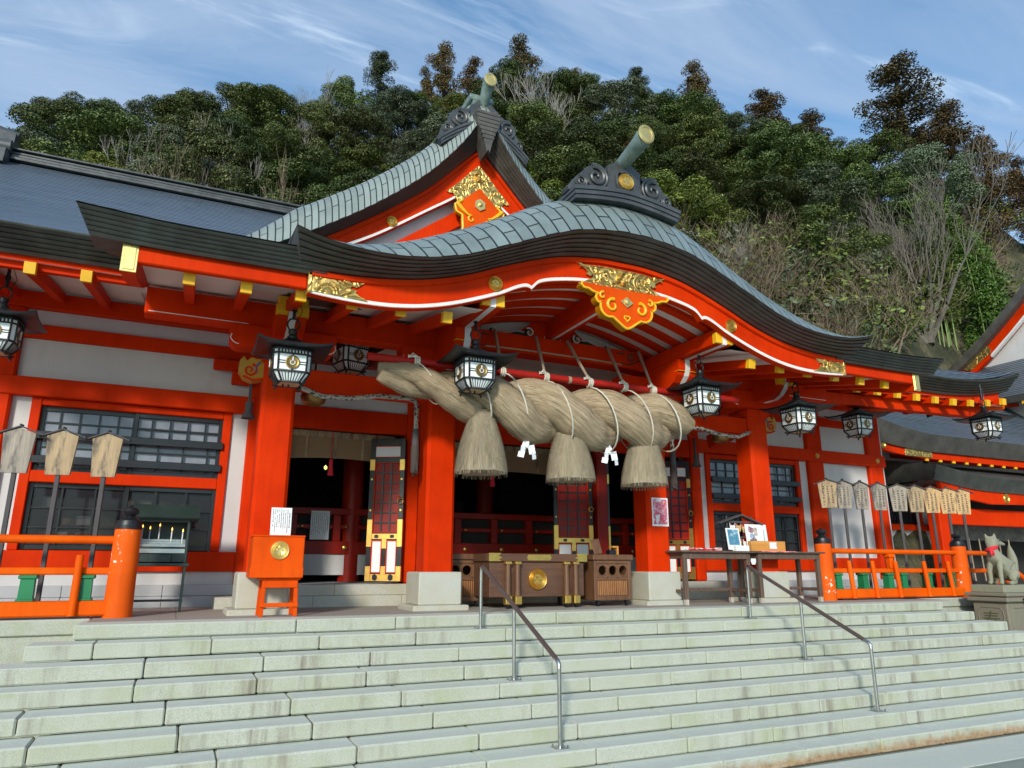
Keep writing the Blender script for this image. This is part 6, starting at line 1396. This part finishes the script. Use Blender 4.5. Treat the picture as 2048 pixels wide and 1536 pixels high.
mb.grid(rows, None, True); mb.grid([[(x, 4.28, 3.26+zz_(x)-.012*(x-14.2)) for x in xs], [(x, 6.2, 3.85) for x in xs]], None, True); mb.grid([[(x, 4.5, 2.86+zz_(x)-.012*(x-14.2)) for x in xs], [(x, 6.0, 3.0) for x in xs]]); k_ = mb.add([(14.2, 4.5, 3.08), (14.08, 4.28, 3.48), (14.4, 6.2, 3.85), (14.4, 6.2, 3.1)]); mb.face([k_+3, k_+2, k_+1, k_]); mb.build('roof', M['band'], PB, 30)
mb = MB(); mb.prism([(14.5, 3.05), (16.0, 2.90), (24, 2.8), (24, 2.52), (18.4, 2.50), (16.8, 2.46), (14.6, 2.70)], 4.55, 4.66); mb.build('gable_board', M['red'], PB); crest(PB, (17.5, 4.55, 2.66), .15)
mb = MB(); mb.b2(14.8, 15.2, 4.9, 5.3, -.2, 3.0, .03); mb.b2(15.2, 24, 4.95, 5.2, 1.85, 2.35, .02); mb.build('timber_frame', M['red'], PB)
mb = MB(); mb.b2(15.9, 24, 5.9, 5.92, 1.45, 1.9, 0); mb.build('curtain', plain('grey_curtain', (.13, .12, .11), .8, var=.4, vs=6), PB); mb = MB(); mb.b2(15.9, 24, 7.0, 7.1, -.2, 3.0, 0); mb.build('dark_back_wall', DKB, PB)
mb = MB(); [mb.tube([(16.2+i*.5, 5.7, 1.5), (16.25+i*.5, 5.7, .2)], .02, 6) for i in range(7)]; mb.build('hanging_cord', M['cordgrey'], PB)
GH = thing('gabled_hall', 'far hall with grey roof and red gable edge cut off by the right border', 'building', (27, 9, 0))
A_ = [(11.6, 9.15), (10.6, 9.75), (9.6, 10.45), (8.6, 11.25), (7.6, 12.1), (6.4, 13.2)]
mb = MB(); mb.prism([(y, z+.32) for y, z in A_]+[(y, z-.12) for y, z in reversed(A_)], 26.4, 27.0, 'x'); mb.grid([[(26.4, y, z+.32) for y, z in A_], [(30, y, z+.45) for y, z in A_]]); mb.build('gable_roof', M['bandbrown'], GH)
mb = MB(); mb.prism([(y, z-.10) for y, z in A_]+[(y-.1, z-.62) for y, z in reversed(A_)], 26.75, 26.95, 'x'); gb = mb.build('gable_board', M['red'], GH); mb = MB(); mb.prism([(y, z-.60) for y, z in A_[2:]]+[(y, z-.72) for y, z in reversed(A_[2:])], 26.72, 26.9, 'x'); mb.build('white_edge_line', M['trimwhite'], gb)
mb = MB(); mb.prism([(10.9, 9.45), (9.7, 10.28), (9.55, 10.1), (9.6, 9.9), (9.9, 9.75), (10.6, 9.32)], 26.70, 26.74, 'x'); mb.build('gilt_plate', M['goldcarve'], gb)
mb = MB(); mb.prism([(12, 9.0), (5, 9.0), (6.4, 13)], 27.1, 27.3, 'x'); mb.b2(25.9, 27.5, 5, 12, 2, 7.6, 0); mb.build('wall', M['plaster'], GH)
mb = MB(); ys = frange(4.5, 12.2, 12); mb.grid([[(24.6, y, 7.35+.05*max(0, y-9)**1.5) for y in ys], [(25.6, y, 8.1+.04*max(0, y-9)**1.5) for y in ys], [(27.2, y, 9.5) for y in ys]], [[(0, y) for y in ys], [(1.25, y) for y in ys], [(3.4, y) for y in ys]]); mb.build('skirt_roof', M['slate'], GH, 60)
mb = MB(); mb.grid([[(24.6, y, 7.35+.05*max(0, y-9)**1.5) for y in ys], [(24.75, y, 7.10+.05*max(0, y-9)**1.5) for y in ys], [(25.9, y, 7.3) for y in ys]]); mb.build('eave_edge', M['bandbrown'], GH)
for i in range(8): mb = MB(); y = 5+i*.85; mb.bar((24.8, y, 7.06), (25.9, y, 7.2), .11, .12, .003); r_ = mb.build('rafter', M['red'], GH); mb = MB(); mb.b2(24.77, 24.85, y-.06, y+.06, 6.98, 7.12, .003); mb.build('end_cap', M['yellow'], r_)
# ---------------------------------------------------------------- hillside
CREST = [(-40, 16.5), (-18.2, 20.5), (-14.1, 24.0), (-11.1, 26.4), (-6.9, 27.5), (-2.1, 30.4), (4.1, 32.3), (10.0, 32.8), (15.8, 35.0), (20.8, 36.2), (25.9, 36.7), (30.5, 36.1), (37.3, 34.9), (43.5, 31.5), (47.8, 29.8), (51.4, 28.2), (54.2, 26.5), (57.9, 25.5), (61.1, 23.7), (63.5, 22.2), (67.2, 19.3), (95, 14.0)]
def crestz(a):
    if a <= CREST[0][0]: return CREST[0][1]
    for (p, q), (r, s) in zip(CREST, CREST[1:]):
        if a <= r: return q+(s-q)*(a-p)/(r-p)
    return CREST[-1][1]
def r0_(a): return 24+16*max(0, min(1, (a-54)/8))
def terr(x, y):
    dx, dy = x-CAM.x, y-CAM.y; r = math.hypot(dx, dy); a = math.degrees(math.atan2(dx, dy)); r0 = r0_(a); rc = max(52, r0+16)
    t = (r-r0)/(rc-r0); z = crestz(a)
    if t <= 0: return G-.1
    return (min(t, 1)**.92)*z*(1 if t < 1 else 1)-max(0, r-rc)*.25+.8*noise.noise(Vector((x*.15, y*.15, 0)))*min(1, t*3)+.0
rows = []
for i in range(40):
    r = 22+i*2.2 if i < 20 else 66+(i-20)*9
    rows.append([(CAM.x+r*math.sin(R_(a)), CAM.y+r*math.cos(R_(a)), terr(CAM.x+r*math.sin(R_(a)), CAM.y+r*math.cos(R_(a)))) for a in [-45+q*1.4 for q in range(101)]])
hm = MT('hill_soil', .95); hv = hm.co('Object'); hm.color(hm.ramp(hm.noise(hv, .6, 7, .7), [(.3, (.022, .030, .012)), (.5, (.055, .058, .028)), (.62, (.13, .11, .06)), (.75, (.04, .055, .02))])); hm.bump(hm.noise(hv, 3, 6), .8, .3)
mb = MB(); mb.grid(rows, None, True); struct(mb.build('hill', hm.m, None, 180))
def leafmat(name, c1, c2, c3, tr=.0):
    m = MT(name, .5, 0, .35); oi = m.n('ShaderNodeObjectInfo'); v = m.co('Object'); n = m.noise(v, .9, 4); g = m.n('ShaderNodeNewGeometry')
    col = m.ramp(m.rng(g.outputs['Random Per Island'], 0, 1), [(.0, c1), (.55, c2), (1, c3)])
    col = m.mix(m.rng(n, .35, .7, 0, .6), col, c1)
    h = m.n('ShaderNodeHueSaturation'); m.l(col, h.inputs['Color']); m.l(m.rng(oi.outputs['Random'], 0, 1, .475, .52), h.inputs['Hue']); m.l(m.rng(m.math('FRACT', m.math('MULTIPLY', oi.outputs['Random'], 7.3)), 0, 1, .65, 1.45), h.inputs['Value'])
    m.color(h.outputs[0]); m.b.inputs['Subsurface Weight'].default_value = 0; return m.m
LM = {'broad': leafmat('evergreen_leaves', (.028, .048, .013), (.085, .118, .028), (.18, .215, .052)),
      'light': leafmat('yellow_green_leaves', (.05, .072, .012), (.12, .16, .025), (.22, .25, .05)),
      'grey': leafmat('grey_green_leaves', (.05, .07, .034), (.11, .14, .075), (.19, .22, .13)),
      'sugi': leafmat('russet_cedar_leaves', (.05, .042, .014), (.13, .088, .028), (.22, .145, .05)),
      'sugig': leafmat('green_cedar_leaves', (.018, .028, .010), (.038, .052, .018), (.08, .075, .025)),
      'bamboo': leafmat('bamboo_leaves', (.05, .10, .012), (.10, .17, .022), (.17, .24, .04)),
      'dry': leafmat('dry_brush_leaves', (.11, .075, .04), (.20, .145, .085), (.30, .235, .15))}
M['bark'] = plain('grey_bark', (.13, .115, .095), .9, var=.35, vs=4); M['barkdark'] = plain('dark_bark', (.045, .036, .028), .9, var=.3)
M['barkpale'] = plain('pale_bark', (.30, .275, .24), .9, var=.25, vs=5); M['culm'] = plain('bamboo_culm', (.14, .22, .05), .5, var=.2); M['drytwig'] = plain('dry_twigs', (.22, .165, .11), .9, var=.3)
tr_ = random.Random(21)
def leaf(mb, c, s, nrm, q):
    a = Vector((q.gauss(0, 1), q.gauss(0, 1), q.gauss(0, 1))); n = (nrm+a*.55).normalized(); t = n.cross(Vector((q.gauss(0, 1), q.gauss(0, 1), q.gauss(0, 1)))).normalized(); b = n.cross(t)
    l = s*q.uniform(.7, 1.3); w_ = l*.5; k = mb.add([c-t*l*.5, c+b*w_*.5, c+t*l*.5, c-b*w_*.5]); mb.face((k, k+1, k+2, k+3))
def crown(clumps, per, ls, q, flat=.75):
    mb = MB()
    for c, r in clumps:
        for _ in range(int(per*r*r)):
            d = Vector((q.gauss(0, 1), q.gauss(0, 1), q.gauss(0, 1))).normalized()
            if d.z < -.25 and q.random() < .75: continue
            p = Vector(c)+Vector((d.x*r, d.y*r, d.z*r*flat))*(.62+.42*q.random())
            leaf(mb, p, ls, d+Vector((0, 0, .5)), q)
    return mb
MINR = [.010]
def branches(mb, p, d, L, r, lev, q, spread=.55, up=.25, tips=None, n=(2, 4)):
    segs = 3; P = [p]; R2 = [max(r, MINR[0])]; cur = p; dd = d
    for i in range(segs): dd = (dd+Vector((q.gauss(0, .10), q.gauss(0, .10), q.gauss(0, .06)+.04))).normalized(); cur = cur+dd*L/segs; P.append(cur); R2.append(max(MINR[0]*.85, r*(1-.45*(i+1)/segs)))
    mb.tube(P, R2, 5 if lev > 1 else 3, False)
    if lev <= 0:
        if tips is not None: tips.append(cur)
        return
    for _ in range(q.randint(*n)):
        t = q.choice((1, 2, 3, 3)); s = Vector((q.gauss(0, 1), q.gauss(0, 1), q.gauss(0, .5))).normalized(); nd = (dd+s*spread+Vector((0, 0, up))).normalized()
        branches(mb, P[t], nd, L*q.uniform(.6, .85), R2[t]*.66, lev-1, q, spread, up, tips, n)
def proto(name, label, cat, group, trunk, crownmb, tm, cm, cname='crown'):
    T = thing(name, label, cat, (0, 0, 0), group)
    if trunk: trunk.build('trunk', tm, T, 60)
    if crownmb: crownmb.build(cname, cm, T)
    return T
PR = {}
def dome(q, w, h, n, base=.45):
    cl = []
    for _ in range(n):
        a = q.uniform(0, 6.283); u = q.random()**.6; zz = q.random(); rr = math.sqrt(max(.05, 1-(zz*2-.9)**2 if zz > .45 else 1-.25*(.45-zz)))*u
        cl.append(((math.cos(a)*w*rr, math.sin(a)*w*rr, h*(base+(1-base)*zz*.93)), q.uniform(.16, .30)*w))
    for i in range(n//2):
        a = q.uniform(0, 6.283); th = q.uniform(.1, 1.5); cl.append(((math.cos(a)*w*math.sin(th), math.sin(a)*w*math.sin(th), h*(base+.05)+h*(.93-base)*math.cos(th)), q.uniform(.18, .28)*w))
    return cl
for i in range(4):
    q = random.Random(100+i); tk = MB(); tips = []
    branches(tk, Vector((0, 0, 0)), Vector((.05, 0, 1)), 2.6, .20, 2, q, .6, .35, tips)
    PR['broad', i] = proto('evergreen_tree', '', 'tree', 'evergreen trees on the hillside', tk, crown(dome(q, 2.9, 7.0, 30, .10), 2300, .125, q), M['barkdark'], LM[('broad', 'broad', 'light', 'grey')[i]])
for i in range(3):
    q = random.Random(200+i); tk = MB(); tk.tube([(0, 0, 0), (.05, 0, 4), (0, .1, 8), (0, 0, 10.4)], [.22, .17, .10, .03], 7); cl = []
    for _ in range(46):
        t = q.random()**.8; z = 2.2+8.3*t; rr = (2.1*(1-t)**.75+.35)*q.uniform(.35, 1); a = q.uniform(0, 6.283)
        tk.tube([(0, 0, z-.3), (math.cos(a)*rr*.6, math.sin(a)*rr*.6, z-.1), (math.cos(a)*rr, math.sin(a)*rr, z)], [.04, .03, .015], 4, False)
        cl.append(((math.cos(a)*rr, math.sin(a)*rr, z), q.uniform(.34, .62)))
        cl.append(((math.cos(a)*rr*.5, math.sin(a)*rr*.5, z+.1), q.uniform(.3, .5)))
    PR['sugi', i] = proto('cedar_tree', '', 'tree', 'cedar trees on the ridge', tk, crown(cl, 1300, .125, q, .85), M['barkdark'], LM['sugig' if i == 2 else 'sugi'])
for i in range(3):
    q = random.Random(300+i); tk = MB(); nl = (7, 6, 9)[i]
    for s_ in range(nl):
        an = 6.283*s_/nl+q.uniform(-.4, .4); ti = q.uniform(.15, .75); branches(tk, Vector((q.uniform(-.12, .12), q.uniform(-.12, .12), 0)), Vector((math.cos(an)*ti, math.sin(an)*ti, 1)).normalized(), 2.5*q.uniform(.8, 1.15), .105, 5, q, .40, .22, None, (2, 3))
    PR['bare', i] = proto('bare_tree', '', 'tree', 'leafless trees on the hillside', tk, None, M['barkpale' if i != 2 else 'bark'], None)
for i in range(2):
    q = random.Random(400+i); tk = MB(); cl = []
    for c in range(9):
        x, y, lean = q.uniform(-.9, .9), q.uniform(-.9, .9), q.uniform(-.6, .6); H = q.uniform(6.5, 9); tk.tube([(x, y, 0), (x+lean*.2, y, H*.5), (x+lean, y, H*.9), (x+lean*1.6, y, H)], [.05, .045, .025, .01], 6, False)
        for _ in range(20): t = q.uniform(.25, 1); cl.append(((x+lean*t*t+q.gauss(0, .45), y+q.gauss(0, .45), H*t), q.uniform(.25, .5)*(1.3-t*.5)))
    PR['bamboo', i] = proto('bamboo_clump', '', 'bamboo', 'bamboo on the hillside', tk, crown(cl, 800, .17, q, 1.2), M['culm'], LM['bamboo'], 'foliage')
MINR[0] = .0045
for i in range(3):
    q = random.Random(500+i); tk = MB(); branches(tk, Vector((0, 0, 0)), Vector((0, 0, 1)), .5, .03, 3, q, .9, .1, None, (3, 4))
    PR['bush', i] = proto('bush', '', 'bush', 'bushes on the lower slope', tk, crown([((q.gauss(0, .55), q.gauss(0, .55), .45+q.random()*.7), q.uniform(.3, .55)) for _ in range(11)], 330, .14, q), M['drytwig'], LM[('grey', 'broad', 'light')[i]], 'foliage')
for i in range(3):
    q = random.Random(600+i); tk = MB()
    for s_ in range(9): branches(tk, Vector((q.gauss(0, .3), q.gauss(0, .3), 0)), Vector((q.gauss(0, .6), q.gauss(0, .6), 1)).normalized(), .95, .022, 3, q, .8, .05, None, (2, 4))
    PR['dry', i] = proto('dry_bush', '', 'bush', 'dry leafless bushes on the hillside', tk, crown([((q.gauss(0, .6), q.gauss(0, .6), .5+q.random()*1.0), .4) for _ in range(5)], 60, .09, q) if i != 1 else None, M['drytwig'], LM['dry'], 'foliage')
used = set(); CNT = {}
LB = {'broad': ('round dark evergreen tree', 'dense dome-shaped evergreen tree', 'yellow-green leafy tree', 'grey-green leafy tree'), 'sugi': ('tall russet cedar', 'ragged brown cedar', 'slender dark green cedar'), 'bare': ('leafless grey tree with fanned branches', 'leafless pale tree with fine branches', 'leafless many-stemmed tree'), 'bamboo': ('bright green bamboo clump', 'leaning green bamboo clump'), 'bush': ('grey-green bush', 'dark green bush', 'yellow-green bush'), 'dry': ('tangled tan dry bush', 'bare tan twiggy bush', 'pale dry bush')}
HT = {'broad': 7.0, 'sugi': 10.6, 'bare': 8.0, 'bamboo': 9.0, 'bush': 1.5, 'dry': 1.9}; WD = {'broad': 5.6, 'sugi': 4.4, 'bare': 6.5, 'bamboo': 3.2, 'bush': 2.2, 'dry': 2.4}
def where(x, y):
    a = math.degrees(math.atan2(x-CAM.x, y-CAM.y)); r = math.hypot(x-CAM.x, y-CAM.y)
    h = 'on the ridge' if r > 48 else ('high on the slope' if r > 41 else ('half way up the slope' if r > 34 else 'low on the slope'))
    s = 'above the left wing roof' if a < 2 else ('left of the upper gable' if a < 12 else ('behind the upper gable' if a < 20 else ('between the two gables' if a < 28 else ('behind the undulating gable' if a < 38 else ('right of the undulating gable' if a < 48 else 'above the right annex')))))
    return h+' '+s
def put(kind, i, x, y, hs, ws, rot):
    p = PR[kind, i]; o = p if (kind, i) not in used else copy_tree(p); used.add((kind, i))
    o.location = (x, y, terr(x, y)-.15); o.scale = (ws, ws, hs); o.rotation_euler = (0, 0, rot)
    b = LB[kind][i]+' '+where(x, y); o['label'] = b; CNT.setdefault(b, []).append(o); return o
TREES = [
('broad',-16.3,37.7,26.4,5.0),('broad',-14.6,40.1,30.3,4.9),('broad',-12.6,40.4,30.6,4.1),('broad',-9.5,40.8,32.1,2.9),('broad',-7.4,40.9,33.7,5.1),('broad',-5.1,41.0,34.8,5.1),('broad',-2.5,40.9,35.2,4.3),('bare_pale',0.1,37.6,35.2,5.4),('broad',3.1,40.2,37.4,3.5),('sugi_green',6.3,43.7,44.0,4.4),('sugi',11.5,42.2,45.3,4.9),('sugi',14.7,43.2,45.8,4.6),('sugi',18.6,41.5,48.0,6.0),('sugi',10.5,44.6,44.4,3.0),('bare',14.9,30.0,35.6,7.5),('sugi',23.5,40.0,45.3,3.6),('sugi_green',28.3,36.9,44.9,2.4),('sugi',30.8,32.3,42.7,5.4),('sugi',32.0,31.3,38.3,3.8),('sugi',33.9,27.9,38.1,5.3),('sugi',36.1,25.4,35.0,5.2),('sugi',36.2,28.4,36.5,4.2),('sugi',38.1,19.3,36.1,7.3),('sugi',37.7,16.1,30.2,5.1),('sugi',40.2,15.8,28.0,5.4),('sugi',42.8,15.2,26.9,3.8),('sugi',40.1,19.9,31.0,5.2),('bare',26.2,12.0,21.0,8.8),('bare',18.2,15.4,16.5,4.0),('bamboo',29.8,12.8,20.3,2.8),('bamboo',27.8,12.1,17.0,2.0),('bamboo',30.3,11.4,17.2,2.6),('broad',27.2,20.4,28.0,6.2),('broad',29.4,19.4,27.0,4.4),('broad',24.9,21.4,25.5,5.3),('broad',21.5,30.6,36.5,6.3),('broad',24.2,28.7,35.3,5.0),('broad',18.3,28.0,31.0,5.3),('broad',20.2,21.6,24.4,4.3),('broad',26.7,18.0,23.7,4.4),('broad',22.8,17.9,21.7,4.7),('broad',23.0,14.6,18.6,3.2),('broad',15.4,33.1,33.8,6.1),('broad',6.2,36.5,34.9,4.9),('broad',2.8,34.2,30.7,5.3),('broad',0.3,35.6,31.3,5.0),('dry',-7.8,26.9,20.0,4.3),('dry',-2.7,24.8,19.4,2.5),('bare',-5.2,31.0,25.3,4.0),('broad',-6.2,28.9,23.7,3.5),('bare',-9.5,32.8,25.8,3.8)]
nb_ = 0
for t in TREES:
    kd, x, y, zt, wd_ = t; i = nb_; nb_ += 1
    kind = {'bare_pale': 'bare', 'sugi_green': 'sugi'}.get(kd, kd); v = {'bare_pale': 1, 'sugi_green': 2}.get(kd, (0, 1, 0, 3)[i % 4] if kind == 'broad' else (i % 2 if kind in ('sugi', 'bamboo') else (0, 2)[i % 2] if kind == 'bare' else i % 3))
    h = max(2.5, zt-terr(x, y)+.15); hs = h/HT[kind]; ws = wd_/WD[kind]
    if kind == 'broad': hs = min(hs, 1.25); ws = max(ws, .95)
    if kind == 'sugi': ws = max(ws, hs*.75)*1.05
    put(kind, v, x, y, hs, ws, tr_.uniform(0, 6.28))
TK = [(t[1], t[2]) for t in TREES]
# the rest of the wood
a = -17.0
n_ = 0
for ring, r in enumerate((28.5, 31.5, 34.5, 38, 41.5, 45, 48.5, 52, 55)):
    a = -19+ring*1.3
    while a < 70:
        step = math.degrees(3.5/r)*tr_.uniform(.8, 1.2); rr = r+tr_.uniform(-1.6, 1.6); aa = a+tr_.uniform(-.6, .6); a += step
        if rr < r0_(aa)+4: continue
        if 36 < aa < 64 and rr < r0_(aa)+11.5: continue
        x = CAM.x+rr*math.sin(R_(aa)); y = CAM.y+rr*math.cos(R_(aa))
        if x > 20 and y < 15: continue
        if min(math.hypot(x-p, y-q_) for p, q_ in TK) < 1.8: continue
        u = tr_.random(); kind, v = ('broad', tr_.choice((0, 0, 1, 1, 2, 3)))
        if u < .10: kind, v = 'bare', tr_.choice((0, 1, 2))
        elif u < .17 and r > 40: kind, v = 'sugi', tr_.choice((0, 1, 2))
        s = tr_.uniform(.62, .92)*(1 if r < 50 else .75)
        if kind == 'sugi': s *= .62
        if kind == 'bare': s *= .75
        put(kind, v, x, y, s, s*tr_.uniform(1.05, 1.5), tr_.uniform(0, 6.28)); n_ += 1
nbush = 0
while nbush < 280:
    aa = tr_.uniform(34, 61); rr = r0_(aa)+tr_.uniform(1.0, 14); x = CAM.x+rr*math.sin(R_(aa)); y = CAM.y+rr*math.cos(R_(aa)); nbush += 1
    if y < 10.2 or (x > 22.5 and y < 13): nbush -= 1; continue
    kind = 'bush' if tr_.random() < .6 else 'dry'; s = tr_.uniform(.9, 1.9)
    put(kind, tr_.randrange(3), x, y, s, s*tr_.uniform(.9, 1.3), tr_.uniform(0, 6.28))
for _ in range(40):
    aa = tr_.uniform(-16, 33); rr = 25+tr_.uniform(1.5, 9); x = CAM.x+rr*math.sin(R_(aa)); y = CAM.y+rr*math.cos(R_(aa)); kind = 'bush' if tr_.random() < .4 else 'dry'; s = tr_.uniform(1.0, 1.9)
    put(kind, tr_.randrange(3), x, y, s, s*tr_.uniform(.9, 1.3), tr_.uniform(0, 6.28))
for b, os_ in CNT.items():
    if len(os_) > 1:
        for o in os_: o['group'] = b+' group'
print('trees', n_, len(bpy.data.objects))
